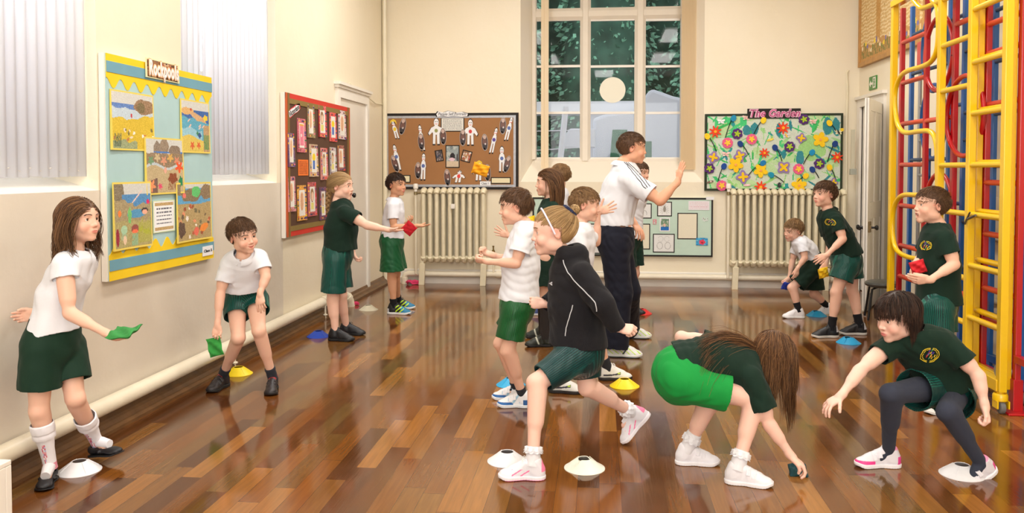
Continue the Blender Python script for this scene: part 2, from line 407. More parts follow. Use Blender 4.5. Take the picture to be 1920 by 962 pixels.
for a, b in ((GX0 - .05, gl(1006, 200)[0]), (gl(1275, 200)[0], GX1 + .05)): f = MB(); cham(f, a, b, GZ0, GZ1, c=.1, dpt=.09); f.build('jamb', M_stone, win)
f = MB(); cham(f, GX0 + .01, GX1 - .01, tz[0], tz[1], True, dpt=.078); f.build('transom', M_stone, win)
f = MB(); cham(f, GX0 + .012, GX1 - .012, GZ0 - .06, GZ0 + .01, True, dpt=.07); f.build('sill', M_stone, win)
f = MB()
for (x0, x1) in [(1006, 1087.5), (1107.5, 1189.5), (1210.5, 1275)]:
    for y in (125, 212): f.box((gl(x0, y)[0], GY - .012, gl(x0, y + 2.2)[2]), (gl(x1, y)[0], GY + .012, gl(x0, y - 2.2)[2]))
    for y in (38, 297): f.box((gl(x0, y)[0], GY - .012, gl(x0, y + 2)[2]), (gl(x1, y)[0], GY + .012, gl(x0, y - 2)[2]))
f.build('glazing_bar', M_white, win)
for (x0, x1) in [(1006, 1087.5), (1107.5, 1189.5), (1210.5, 1275)]:
    MB().box((gl(x0, 0)[0], GY + .018, GZ0), (gl(x1, 0)[0], GY + .024, GZ1)).build('pane', M_glass, win)
# round paper disc on the centre light
dc = gl(1148.5, 169); R_ = .165
pts = [(dc[0] + R_ * math.cos(a), GY - .016, dc[2] + R_ * math.sin(a)) for a in np.linspace(0, 2 * math.pi, 49)[:-1]]
tag(MB().prism(pts, (0, .003, 0)).build('paper_disc', mat('cream_card', C(240, 236, 218), .7, emis=C(240, 236, 218), estr=0)), 'round cream paper disc stuck on the middle pane of the far window', 'paper disc')
# stacked vertical blinds at both sides of the far window
def stack(x0, x1, n, lab, m, ytop=0, zb=313):
    t = thing('blind_stack', lab, 'blind', (0, 0, 0)); YB = WY1 + .14
    a, b = onY(x0, 300, YB)[0], onY(x1, 300, YB)[0]; z = onY(x0, zb, YB)[2]; t.location = ((a + b) / 2, YB, z)
    for k in range(n):
        x = a + (b - a) * (k + .5) / n
        o_ = MB().obox((x - .006, YB - .01, z), ((b - a) / n * 1.15, .018, 0), (0, 0, 3.8 - z), (.0006, -.0018, 0)).build('slat', m, t)
    MB().box((a - .02, YB - .02, 3.8), (b + .02, YB + .02, 3.84)).build('head_rail', M_white, t)
    return t
M_peach = bpy.data.materials.new('peach_blind_fabric'); M_peach.use_nodes = True
_n = M_peach.node_tree.nodes; _L = M_peach.node_tree.links; _n.clear()
_o = _n.new('ShaderNodeOutputMaterial'); _a = _n.new('ShaderNodeBsdfDiffuse'); _t = _n.new('ShaderNodeBsdfTranslucent'); _x = _n.new('ShaderNodeMixShader')
_a.inputs[0].default_value = C(254, 242, 218); _t.inputs[0].default_value = C(253, 236, 200); _x.inputs[0].default_value = .4
_L.new(_a.outputs[0], _x.inputs[1]); _L.new(_t.outputs[0], _x.inputs[2]); _L.new(_x.outputs[0], _o.inputs[0])
stack(1276, 1304, 12, 'peach vertical blind pushed into a stack on the right of the far window', M_peach, zb=318)
stack(1012, 1025, 2, 'two sheer blind slats drawn to the left of the far window', M_peach, zb=316)
# ---- skirtings and pipes
sk = MB(); sk.prism([(WX0, WY0, 0), (WX0 + .095, WY0, 0), (WX0 + .095, WY0, .018), (WX0 + .06, WY0, .028), (WX0 + .05, WY0, .05), (WX0 + .028, WY0, .06), (WX0 + .02, WY0, .085), (WX0, WY0, .09)], (0, WY1 - WY0, 0))
sk.build('baseboard_left', M_brown, kind='structure')
sk = MB(); sk.prism([(WX0, WY1, 0), (WX0, WY1 - .03, 0), (WX0, WY1 - .03, .07), (WX0, WY1 - .02, .085), (WX0, WY1 - .02, .17), (WX0, WY1 - .005, .18), (WX0, WY1, .18)], (WX1 - WX0, 0, 0))
sk.build('baseboard_back', M_white, kind='structure')
sk = MB(); sk.box((WX1 - .025, WY0, 0), (WX1, DA - .1, .15)); sk.build('baseboard_right', M_white, kind='structure')
pp = thing('heating_pipe', 'thick cream heating pipe along the foot of the left wall', 'pipe', (WX0 + .07, 5, .1))
zp = .155; xp = WX0 + .062
MB().tube([(xp, -3, zp), (xp, 8.42, zp), (xp + .015, 8.50, zp - .008), (xp + .04, 8.55, zp - .04), (xp + .065, 8.585, zp - .09), (xp + .07, 8.60, -.0)], .046, 16).build('pipe_run', M_pipe, pp, smooth=True)
MB().tube([(xp + .045, 8.553, zp - .045), (xp + .055, 8.57, zp - .07)], .056, 16).build('elbow_collar', M_pipe, pp, smooth=True)
for y in (1.5, 3.3, 5.86, 7.9):
    b_ = MB(); b_.tube([(xp + .03, y, 0.0), (xp + .03, y, zp - .03)], .009, 8); b_.lathe([(.022, 0), (.022, .008), (.01, .012)], (xp + .03, y, 0.028), n=12); b_.tube([(xp + .052 * math.cos(a), y, zp + .052 * math.sin(a)) for a in np.linspace(-1.57, 1.57, 9)], .006, 6)
    b_.build('pipe_bracket', M_pipe, pp, smooth=True)
# back pipe along the foot of the back wall
bp_ = thing('heating_pipe', 'cream pipe running low along the back wall behind both radiators', 'pipe', (0, WY1 - .08, .15))
yb = WY1 - .085; zc = onY(1240, 519, yb)[2]
xl = onY(759, 517, yb)[0]
MB().tube([(xl, yb, .0), (xl, yb, zc - .05), (xl + .012, yb, zc - .015), (xl + .05, yb, zc), (WX1 - .02, yb, zc)], .036, 14).build('pipe_run', M_pipe, bp_, smooth=True)
for p_, q_ in [((xl, yb, .0), (xl, yb, .08)), ((xl - .005, yb, zc - .07), (xl, yb, zc - .05))] + [((onY(x, 517, yb)[0] - .03, yb, zc), (onY(x, 517, yb)[0] + .03, yb, zc)) for x in (791, 935, 1560)]: MB().tube([p_, q_], .045, 14).build('pipe_collar', M_pipe, bp_, smooth=True)
# ---- left door
dr = thing('door_1', '', ''); del dr['label']; del dr['category']; dr['kind'] = 'structure'; dr.location = (WX0, 9.3, 0)
ya, yb_ = 8.62, 9.64; zd = 2.21
f = MB(); f.box((WX0 - .01, ya - .08, 0), (WX0 + .035, ya, zd)); f.box((WX0 - .01, yb_, 0), (WX0 + .035, yb_ + .08, zd)); f.box((WX0 - .01, ya - .08, zd), (WX0 + .035, yb_ + .08, zd + .1))
f.box((WX0 - .01, ya - .12, zd + .13), (WX0 + .07, yb_ + .12, zd + .16)); f.box((WX0 - .01, ya - .10, zd + .1), (WX0 + .05, yb_ + .1, zd + .135))
f.build('door_frame', M_white, dr)
MB().box((WX0 - .01, ya, .01), (WX0 + .012, yb_, zd)).build('door_panel', mat('door_paint', C(232, 224, 212), .35, noise=.05, nscale=3), dr)
kp = onX(667, 366, WX0 + .07); kb = MB()
kb.lathe([(.030, 0), (.030, .006), (.012, .012), (.010, .035), (.024, .042), (.028, .055), (.022, .068), (0, .072)], (WX0 + .012, kp[1] - .04, kp[2]), (1, 0, 0), 18)
kb.build('knob', M_black, dr, smooth=True)
# ---- right door, standing open into the hall
d2 = thing('door_2', '', ''); del d2['label']; del d2['category']; d2['kind'] = 'structure'; d2.location = (WX1, DA, 0)
f = MB(); X_ = WX1
for y0, y1 in ((DA - .09, DA), (DB, WY1 - .02)): f.box((X_ - .03, y0, 0), (X_ + .02, y1, DZ))
f.box((X_ - .03, DA - .09, DZ), (X_ + .02, WY1 - .02, DZ + .09)); f.box((X_ - .055, DA - .12, DZ + .09), (X_ + .02, WY1 - .01, DZ + .125))
f.build('door_frame', M_white, d2)
MB().box((X_ + .01, DA + .01, .01), (X_ + .05, DB, DZ)).build('door_panel', M_white, d2)
kk = onX(1613, 428, X_ - .03); kb = MB(); kb.lathe([(.028, 0), (.026, .006), (.011, .012), (.010, .03), (.022, .04), (.026, .052), (.02, .064), (0, .068)], (X_ + .01, kk[1], kk[2]), (-1, 0, 0), 16); kb.build('knob', M_black, d2, smooth=True)
hA = Vector((WX1 - .035, DA - .0, 0)); fE = Vector((2.665, 8.80, 0)); du = (fE - hA); Lw = du.length; du.normalize(); dn = Vector((-du.y, du.x, 0))
if dn.x < 0: dn = -dn
f = MB(); o0 = hA + Vector((0, 0, .012)); H_ = DZ - .03
f.obox(o0, du * Lw, (0, 0, H_), dn * .022)
for (s0, s1, z0, z1) in [(0, .11, 0, H_), (Lw - .11, Lw, 0, H_), (.11, Lw - .11, 0, .22), (.11, Lw - .11, .93, 1.10), (.11, Lw - .11, H_ - .12, H_), (Lw / 2 - .05, Lw / 2 + .05, .22, .93), (Lw / 2 - .05, Lw / 2 + .05, 1.10, H_ - .12)]:
    f.obox(o0 + du * s0 + Vector((0, 0, z0)) - dn * .011, du * (s1 - s0), (0, 0, z1 - z0), dn * .044)
f.build('door_panel', M_white, d2, bevel=.004)
f = MB(); f.obox(o0 + du * (Lw - .32) + dn * .034 + Vector((0, 0, 0.0)), du * .30, (0, 0, .16), dn * .003); f.build('kick_plate', mat('grey_metal_plate', C(150, 146, 140), .5, metal=.6), d2)
kz = onY(1633, 428, 8.9)[2]
f = MB(); q = o0 + du * (Lw - .11) + Vector((0, 0, kz)); f.obox(q + dn * .033 - Vector((0, 0, .05)), du * .085, (0, 0, .11), dn * .018); f.obox(q + dn * .051 - Vector((0, 0, .02)) + du * .06, du * .03, (0, 0, .04), dn * .012)
f.build('lock', mat('brass_lock', C(150, 130, 95), .35, metal=.8), d2, bevel=.003)
f = MB()
for sgn in (1, -1):
    f.lathe([(.012, 0), (.011, .04), (.024, .05), (.027, .062), (.018, .075), (0, .078)], q + du * .045 + dn * (.05 if sgn > 0 else -.01), dn * sgn, 16)
f.build('knob', M_black, d2, smooth=True)
# ---- corner conduits
def wire(name, pts, r, lab, m=None):
    return tag(MB().tube(pts, r, 8).build(name, m or M_cream, smooth=True), lab, 'conduit')
q = [onY(1587, y, WY1 - .02) for y in (132, 145, 165, 250, 330, 400, 515)]; q[0] = onY(1591, 132, WY1 - .01); q[1] = onY(1587.5, 137, WY1 - .02); q[2] = onY(1589, 160, WY1 - .02)
wire('conduit', q, .012, 'thin cream conduit dropping beside the flower pinboard to the floor')
wire('conduit', [onX(655, 155, WX0 + .04), onX(697, 188, WX0 + .03), onX(704, 194, WX0 + .03), onY(718, 196, WY1 - .03)], .007, 'thin cable sagging from the left door head to the corner')
wire('conduit', [(WX0 + .035, WY1 - .06, 0.02), (WX0 + .035, WY1 - .06, CEIL)], .03, 'cream pipe standing in the corner left of the brown pinboard')
sw = thing('trunking_box', 'small grey trunking outlet on the wall left of the open door', 'socket', onX(1599, 322, WX1 - .02))
p_ = onY(1599, 322, WY1 - .02); MB().box((p_[0] - .035, WY1 - .05, p_[2] - .035), (p_[0] + .035, WY1, p_[2] + .035)).build('box', mat('grey_plastic', C(170, 172, 160), .5), sw, bevel=.004)
MB().box((p_[0] - .022, WY1 - .02, p_[2] + .035), (p_[0] + .018, WY1, p_[2] + .5)).build('trunking', mat('trunk_plastic', C(205, 198, 175), .6), sw)
sw.location = (p_[0], WY1 - .02, p_[2])
# ---- ceiling lamps (out of frame, they light the room)
for (x, y, nm) in [(-1.3, 1.0, 'nearest, left side'), (1.5, 1.0, 'nearest, right side'), (-1.3, 4.4, 'middle of the left row'), (1.5, 4.4, 'middle of the right row'), (-1.3, 7.8, 'furthest of the left row'), (1.5, 7.8, 'furthest of the right row')]:
    t = thing('ceiling_lamp', 'fluorescent ceiling lamp above the hall, ' + nm, 'lamp', (x, y, CEIL), 'ceiling lamps')
    MB().box((x - .27, y - .88, CEIL - .1), (x + .27, y + .88, CEIL)).build('housing', M_white, t)
    MB().box((x - .24, y - .84, CEIL - .13), (x + .24, y + .84, CEIL - .101)).build('diffuser', mat('lamp_diffuser', (1, 1, 1, 1), .5, emis=(1, .96, .88, 1), estr=5), t)
# ---- radiators
M_rad = mat('radiator_paint', C(232, 221, 190), .4, noise=.08, nscale=12)
def radiator(x0, x1, y0, y1, n, lab, nl, post):
    Yf = WY1 - .20; Yb = WY1 - .05
    a, b = onY(x0, 400, Yf)[0], onY(x1, 400, Yf)[0]; zt, zb = onY(x0, y0, Yf)[2], onY(x0, y1, Yf)[2]
    t = thing('radiator', lab, 'radiator', ((a + b) / 2, Yf + .07, zb)); st = (b - a) / n
    for k in range(n):
        x = a + st * (k + .5); m_ = MB()
        for yc in (Yf + .02, Yf + .075, Yf + .13): m_.tube([(x, yc, zb + .05), (x, yc, zt - .05)], st * .29, 10)
        prof = []
        for z0, sg in ((zt - .035, 1), (zb + .035, -1)):
            m_.tube([(x, Yf - .004, z0 - sg * .012), (x, Yf + .02, z0 + sg * .014), (x, Yf + .075, z0 + sg * .026), (x, Yf + .13, z0 + sg * .014), (x, Yf + .154, z0 - sg * .012)], [st * .3, st * .46, st * .5, st * .46, st * .3], 12)
        m_.build('radiator_column', M_rad, t, smooth=True)
    for z0 in (zt - .035, zb + .04): MB().tube([(a + .01, Yf + .075, z0), (b - .01, Yf + .075, z0)], .022, 12).build('header_pipe', M_rad, t, smooth=True)
    for x in nl:
        q = onY(x, 500, Yf)[0]; MB().prism([(q - .035, Yf - .01, 0.0), (q + .035, Yf - .01, 0.0), (q + .035 + .012, Yf - .01, .27), (q - .035 + .012, Yf - .01, .27)], (0, .04, 0)).build('leg', M_rad, t, bevel=.003)
        MB().box((q - .01, Yf + .0, .27), (q + .03, Yf + .02, zb + .06)).build('leg_hook', M_rad, t)
    v = onY(post, 352, Yf); m_ = MB(); zv = v[2]
    m_.tube([(v[0], Yf + .075, zc), (v[0], Yf + .075, zv - .1)], .016, 10); m_.build('feed_pipe', M_pipe, t, smooth=True)
    m_ = MB(); m_.lathe([(0, .05), (.024, .05), (.03, .04), (.032, -.01), (.02, -.02), (.02, -.05), (0, -.05)], (v[0], Yf + .075, zv), n=16); m_.build('valve_head', M_white, t, smooth=True)
    m_ = MB(); m_.tube([(v[0], Yf + .075, zv - .09), (v[0], Yf + .075, zv - .05)], .024, 10); m_.tube([(v[0], Yf + .075, zv - .07), (a, Yf + .075, zt - .04)], .014, 8); m_.build('valve_body', mat('old_brass', C(150, 135, 100), .4, metal=.7), t, smooth=True)
    return t
r1 = radiator(787, 912, 356, 489, 10, 'cream column radiator under the brown pinboard', (790, 905), 777)
p_ = onY(849, 387, WY1 - .24); MB().box((p_[0] - .025, p_[1], p_[2] - .03), (p_[0] + .025, p_[1] + .03, p_[2] + .03)).build('valve_tag', M_white, r1, bevel=.003)
radiator(1370, 1590, 358, 498, 17, 'long cream column radiator under the flower pinboard', (1378, 1548), 1368)
# ---- small stuff near the back
b_ = thing('brass_valve', 'small brass bottle-shaped valve on the pipe right of the radiator', 'valve', onY(924, 478, WY1 - .1))
q = onY(925, 481, WY1 - .1); MB().lathe([(.0, 0), (.022, 0), (.024, .05), (.02, .07), (.009, .09), (.009, .12), (.013, .122), (.013, .135), (0, .136)], q, n=14).build('body', mat('old_brass2', C(120, 95, 45), .35, metal=.7), b_, smooth=True)
MB().tube([(q[0], q[1], zc), (q[0], q[1], q[2])], .012, 8).build('stem', M_pipe, b_, smooth=True)
def crumple(name, c, r, lab, m):
    mb = MB(); rr = random.Random(3); n = 16
    for j in range(3):
        pts = []
        for k in range(12): a = k / 12 * 6.283; pts.append((c[0] + r * (math.cos(a) + rr.uniform(-.3, .3)), c[1] + r * .5 * math.sin(a) + rr.uniform(-.2, .2) * r, max(.012, .012 + rr.uniform(0, .5) * r)))
        mb.tube(pts, .012, 6, closed=True)
    return tag(mb.build(name, m, smooth=True), lab, 'scrap')
M_pink = mat('pink_crepe', C(225, 60, 110), .7)
crumple('crepe_scrap', onZ(778, 531, 0) - np.array([0, .12, 0]), .07, 'crumpled pink crepe scrap on the floor by the left radiator leg', M_pink)
crumple('crepe_scrap', onZ(666, 572, 0), .03, 'small pink scrap under the end of the left wall pipe', M_pink)
# white slatted unit at the very left edge
cb = thing('white_cabinet', 'white framed cabinet end at the lower left edge of the hall', 'cabinet', (-2.5, 3.1, 0))
e0 = onZ(15, 1085, 0)
X0c, Yc = e0[0], e0[1]; Dc = depth(onZ(22, 1085, 0)); zt = CAMH - (864 - 318) * Dc / FPX - .018
f = MB(); f.box((X0c - .05, Yc, 0), (X0c, Yc + .03, zt)); f.box((WX0 + .01, Yc, zt - .07), (X0c - .05, Yc + .03, zt)); f.box((WX0 + .01, Yc, 0), (X0c - .05, Yc + .03, .06))
f.box((WX0 + .01, Yc - .35, zt), (X0c + .0, Yc + .03, zt + .018)); f.box((X0c - .03, Yc - .35, 0), (X0c, Yc, zt))
f.build('frame', M_white, cb, bevel=.003)
MB().box((WX0 + .02, Yc + .008, .06), (X0c - .05, Yc + .014, zt - .07)).build('panel', mat('pale_grey_panel', C(196, 196, 204), .5), cb)
# ---- exit sign
es = thing('exit_sign', 'small green running-man exit sign above the open door', 'sign', (WX1 - .01, 9.97, 2.44))
yA, yB = onX(1629.5, 155, WX1 - .012)[1], onX(1643, 155, WX1 - .012)[1]; z0 = onX(1636, 168, WX1 - .012)[2]; z1 = onX(1636, 143, WX1 - .012)[2]
MB().box((WX1 - .012, yB, z0), (WX1, yA, z1)).build('plate', mat('exit_green', C(60, 130, 50), .4), es)
f = MB(); xx = WX1 - .016; w_ = yA - yB; h_ = z1 - z0
def yz(u, v): return (xx, yA - w_ * u, z0 + h_ * v)
f.prism([yz(.08, .45), yz(.26, .7), yz(.26, .55), yz(.48, .55), yz(.48, .38), yz(.26, .38), yz(.26, .22)], (.004, 0, 0))
f.prism([yz(.56, .1), yz(.92, .1), yz(.92, .9), yz(.56, .9)], (.003, 0, 0)); f.build('pictogram', M_white, es)
f = MB(); f.prism([yz(.66, .2), yz(.72, .45), yz(.66, .6), yz(.8, .62), yz(.86, .5), yz(.78, .4), yz(.84, .2), yz(.78, .2), yz(.74, .34), yz(.7, .2)], (-.003, 0, 0)); f.lathe([(0, 0), (.016, 0), (.016, .003), (0, .003)], yz(.75, .72), (-1, 0, 0), 10)
f.build('running_man', _M['exit_green'], es)

# ================================================================== CLIMBING FRAMES (hinged wall frames, folded parallel to the right wall)
M_yel = mat('yellow_frame_paint', C(238, 192, 0), .3, coat=.3); M_red = mat('red_frame_paint', C(184, 4, 18), .32, coat=.3)
M_blu = mat('blue_frame_paint', C(0, 88, 165), .32, coat=.3); M_alu = mat('dull_aluminium', C(170, 172, 175), .35, metal=.85)
M_redr = mat('worn_red_rung', C(205, 66, 45), .35, coat=.2); M_blur = mat('dark_blue_rung', C(30, 66, 105), .4)
M_steel = mat('steel', C(120, 122, 125), .35, metal=.9); M_rub = mat('grey_rubber', C(112, 110, 108), .7)
XY, XR, XB_ = 2.374, 2.475, 2.60
def yz(X, x, y): p = onX(x, y, X); return p[1], p[2]
FT = 3.02
def frame(name, lab, X, m, posts, top=FT, bot=.13, th=.05, wid=.045):
    t = thing(name, lab, 'climbing frame', (X, posts[0], 0))
    for y in posts:
        MB().box((X - wid / 2, y - th / 2, bot), (X + wid / 2, y + th / 2, top)).build('post', m, t, bevel=.004)
    return t
def rungs(t, X, m, y0, y1, zs, r=.019, ov=.012):
    for z in zs: MB().tube([(X, y0 + ov, z), (X, y1 - ov, z)], r, 10).build('rung', m, t, smooth=True)
Yp = [yz(XY, 1675, 200)[0], yz(XY, 1764, 200)[0], yz(XY, 1822, 200)[0], yz(XY, 1888, 200)[0]]
yf = frame('climbing_frame', 'yellow climbing frame with bent snake tube, frontmost of the three coloured frames', XY, M_yel, Yp, top=yz(XY, 1673, 4)[1])
for p in Yp[1:]: pass
zR = lambda X, x, y: yz(X, x, y)[1]
rungs(yf, XY, M_yel, Yp[2], Yp[1], [zR(XY, 1764, y) for y in (88, 172, 310)] + [zR(XY, 1822, y) for y in (402, 525, 610)])
rungs(yf, XY, M_yel, Yp[3], Yp[2], [zR(XY, 1822, y) for y in (20, 118, 213, 309, 402, 498, 596)])
MB().box((XY - .03, Yp[3], .13), (XY + .03, Yp[2] + .2, .2)).box((XY - .03, Yp[3], zR(XY, 1675, 4) - .05), (XY + .03, Yp[0] + .02, zR(XY, 1675, 4))).build('rail', M_yel, yf, bevel=.004)
snake = [(1718, 0), (1726, 10), (1735, 14), (1765, -6)]
def path(X, pts, sub=6):
    P_ = [Vector(onX(x, y, X)) for x, y in pts]; out = []
    for i in range(len(P_) - 1):
        a, b, c_, d = P_[max(i - 1, 0)], P_[i], P_[i + 1], P_[min(i + 2, len(P_) - 1)]
        for k in range(sub):
            s_ = k / sub; out.append(.5 * ((2 * b) + (c_ - a) * s_ + (2 * a - 5 * b + 4 * c_ - d) * s_ * s_ + (3 * b - a - 3 * c_ + d) * s_ ** 3))
    out.append(P_[-1]); return out
XS = XY
MB().tube(path(XS, [(1690, -30), (1708, -6), (1724, 13), (1735, 14), (1760, 3), (1800, -14)]), .019, 12).build('bent_tube', M_yel, yf, smooth=True)
MB().tube(path(XS, [(1748, 0), (1757, 12), (1760, 50), (1757, 92), (1746, 115), (1728, 125), (1704, 132), (1690, 142), (1680, 165), (1678, 195), (1682, 228), (1689, 243), (1700, 249), (1725, 246), (1742, 246), (1752, 256), (1757, 280), (1758, 320), (1759, 350), (1763, 380)]), .019, 12).build('bent_tube', M_yel, yf, smooth=True)
MB().tube(path(XS, [(1768, 365), (1725, 366), (1694, 366), (1680, 380), (1674, 405), (1674, 440), (1681, 468), (1700, 481), (1730, 487), (1764, 492), (1770, 494)]), .019, 12).build('bent_tube', M_yel, yf, smooth=True)
c_ = MB(); yc = Yp[3] + .01
c_.lathe([(.02, .0), (.02, .04)], (XY, yc, .105), n=14); c_.lathe([(.0, .03), (.036, .03), (.042, .02), (.042, -.01), (.036, -.016), (.0, -.016)], (XY, yc, .09), n=18)
c_.box((XY - .036, yc - .045, .035), (XY - .028, yc + .02, .08)); c_.box((XY + .028, yc - .045, .035), (XY + .036, yc + .02, .08)); c_.build('caster_fork', M_yel, yf, smooth=True)
MB().lathe([(0, -.016), (.030, -.016), (.036, -.012), (.037, 0), (.036, .012), (.030, .016), (0, .016)], (XY, yc - .015, .038), (1, 0, 0), 22).build('caster_wheel', M_rub, yf, smooth=True)
cl = MB(); q = onX(1812, 412, XY - .03); cl.tube([q, q + np.array([0, -.13, .035])], .008, 6); cl.tube([q + np.array([0, .02, -.03]), q, q + np.array([0, -.05, .05])], .006, 6); cl.build('hook_bolt', M_steel, yf, smooth=True)
# second yellow leaf folded just behind
XY2 = XY + .06; Y2 = [yz(XY2, 1836, 200)[0], yz(XY2, 1897, 200)[0]]
y2 = frame('climbing_frame', 'narrow yellow ladder frame folded against the back of the front yellow frame', XY2, M_yel, Y2, wid=.04, th=.045)
rungs(y2, XY2, M_yel, Y2[1], Y2[0], [zR(XY2, 1836, y) for y in (13, 111, 207, 305, 396, 487, 583)])
MB().box((XY2 - .02, Y2[1], .14), (XY2 + .02, Y2[0], .2)).build('rail', M_yel, y2, bevel=.004)
# red
Yr = [yz(XR, x, 300)[0] for x in (1689, 1735, 1788, 1849, 1914)]
rf = frame('climbing_frame', 'red climbing frame with two round hoops, middle of the three frames', XR, M_red, Yr, top=zR(XR, 1689, 18) + .0, th=.044, wid=.034)
rungs(rf, XR, M_redr, Yr[1], Yr[0], [zR(XR, 1689, y) for y in (82, 157, 233, 309, 385, 460, 518)])
rungs(rf, XR, M_redr, Yr[2], Yr[1], [zR(XR, 1735, y) for y in (227, 385, 545)])
rungs(rf, XR, M_redr, Yr[3], Yr[2], [zR(XR, 1788, y) for y in (48, 545)])
rungs(rf, XR, M_redr, Yr[4], Yr[3], [zR(XR, 1849, y) for y in (48, 102, 197, 342, 438, 540, 600)])
for (x, y, r) in [((1735, 1788), 100, .27), ((1788, 1849), 217, .27), ((1735, 1788), 395, .27)]:
    a, b = yz(XR, x[0], y)[0], yz(XR, x[1], y)[0]; yc = (a + b) / 2; R_ = (a - b) / 2 - .005 + (.045 if x[0] == 1788 else 0)
    z = onX(*( (x[0] + x[1]) / 2, y), XR)[2]
    MB().tube([(XR - (.03 if x[0] == 1788 else 0), yc + R_ * math.cos(q), z + r * math.sin(q)) for q in np.linspace(0, 2 * math.pi, 41)[:-1]], .017, 10, closed=True).build('hoop', M_red, rf, smooth=True)
MB().box((XR - .022, Yr[4], .13), (XR + .022, Yr[0], .19)).box((XR - .02, Yr[4] - .3, .30), (XR + .02, Yr[4], .345)).build('rail', M_red, rf, bevel=.004)
MB().box((XR - .028, Yr[4] - .03, .012), (XR + .028, Yr[4] + .03, .2)).build('foot_post', M_red, rf, bevel=.003)
MB().box((XR - .08, Yr[4] - .09, 0), (XR + .1, Yr[4] + .09, .014)).build('foot_plate', M_red, rf, bevel=.004)
MB().tube([(XR - .09, Yr[4] + .05, .235), (XR + .02, Yr[4] + .05, .235)], .036, 16).build('pivot_tube', mat('galvanised', C(150, 155, 160), .45, metal=.6), rf, smooth=True)
for y in (Yr[1], Yr[2]):
    mb = MB()
    for z in np.arange(.6, 2.9, .55): mb.lathe([(0, 0), (.006, 0), (.006, .002)], (XR - .0245, y, z), (-1, 0, 0), 8)
    mb.build('bolt_hole', M_black, rf)
# blue
Yb = [yz(XB_, x, 300)[0] for x in (1707, 1779, 1806, 1862, 1922)]
bf = frame('climbing_frame', 'blue climbing frame with thin rungs, nearest the wall of the three', XB_, M_blu, Yb, top=zR(XB_, 1707, 15), th=.045, wid=.03)
rungs(bf, XB_, M_blur, Yb[1], Yb[0], [zR(XB_, 1707, y) for y in (68, 140, 300, 460)], r=.015)
rungs(bf, XB_, M_blur, Yb[2], Yb[1], [zR(XB_, 1779, y) for y in (40, 200, 380)], r=.015)
rungs(bf, XB_, M_blur, Yb[3], Yb[2], [zR(XB_, 1806, y) for y in (98, 212, 262, 415, 500, 560)], r=.015)
rungs(bf, XB_, M_blur, Yb[4], Yb[3], [zR(XB_, 1862, y) for y in (22, 117, 214, 311, 406, 500, 590)], r=.015)
for (y, r) in ((92, .42), (228, .36)):
    yc = (Yb[0] + Yb[1]) / 2 - .08; z = onX(1748, y, XB_)[2]
    MB().tube([(XB_, yc + .24 * math.cos(q), z + r * .8 * math.sin(q)) for q in np.linspace(0, 2 * math.pi, 41)[:-1]], .015, 10, closed=True).build('hoop', M_blu, bf, smooth=True)
for y in (278, 330):
    z = onX(1746, y, XB_)[2]; MB().tube([(XB_, (Yb[0] + Yb[1]) / 2, z + .0), (XB_, (Yb[0] + Yb[1]) / 2, z - .3)], .018, 10).build('hanger', M_blu, bf, smooth=True)
MB().box((XB_ - .02, Yb[4], .17), (XB_ + .02, Yb[0], .22)).build('rail', M_blu, bf, bevel=.004)
MB().box((XB_ - .03, Yb[3] - .05, .03), (XB_ + .03, Yb[3] + .05, .14)).build('foot_block', M_blu, bf, bevel=.004)
c_ = MB(); yc = Yb[4] + .0; c_.lathe([(.0, .04), (.036, .03), (.042, .02), (.042, -.016), (0, -.016)], (XB_, yc, .1), n=18); c_.box((XB_ - .036, yc - .04, .035), (XB_ - .028, yc + .02, .09)); c_.build('caster_fork', M_blu, bf, smooth=True)
MB().lathe([(0, -.016), (.030, -.016), (.036, -.012), (.037, 0), (.036, .012), (.030, .016), (0, .016)], (XB_, yc - .015, .038), (1, 0, 0), 22).build('caster_wheel', M_rub, bf, smooth=True)
# aluminium ladder between
XA = 2.78; ya_, yb2 = yz(XA, 1723, 300)[0], yz(XA, 1737, 300)[0]
al = thing('ladder', 'silver metal ladder rails hanging behind the red and blue frames', 'ladder', (XA, ya_, .3))
for y in (ya_, yb2): MB().tube([(XA, y, .0), (XA, y, 2.55)], .016, 10).build('rail', M_alu, al, smooth=True)
for z in np.arange(.5, 2.5, .3): MB().tube([(XA, ya_, z), (XA, yb2, z)], .012, 8).build('rung', M_alu, al, smooth=True)
MB().box((XA - .02, ya_ + .03, 2.33), (XA + .02, ya_ - .06, 2.56)).build('end_cap', M_red, al)
# pale folding panels along the right wall behind the frames
M_tau = mat('taupe_panel', C(205, 192, 168), .6, noise=.06, nscale=5); M_gry = mat('grey_bench_panel', C(150, 142, 132), .6, noise=.1, nscale=6)
fp = thing('folding_partition', 'beige folding partition stacked against the right wall behind the frames', 'partition', (WX1 - .08, 5.6, 0))
for k in range(15):
    y = 7.9 - k * .24; MB().box((WX1 - .06 - (.02 if k % 2 else 0), y - .115, .02), (WX1 - .03, y + .115, 3.0)).build('panel', [M_tau, M_cream][k % 3 == 1], fp, bevel=.008)
gp = thing('wall_bench', 'grey-brown folded benches standing low behind the near end of the frames', 'bench', (WX1 - .3, 5.6, 0))
for k in range(5):
    y = 6.3 - k * .33; MB().box((WX1 - .24, y - .13, .06), (WX1 - .16, y + .13, 1.25 - .02 * (k % 2))).build('board', M_gry if k % 2 else M_tau, gp, bevel=.006)
for z in (.5, .95): MB().tube([(WX1 - .27, 4.5, z), (WX1 - .27, 6.6, z)], .022, 10).build('bar', mat('tan_metal', C(170, 155, 130), .5), gp, smooth=True)
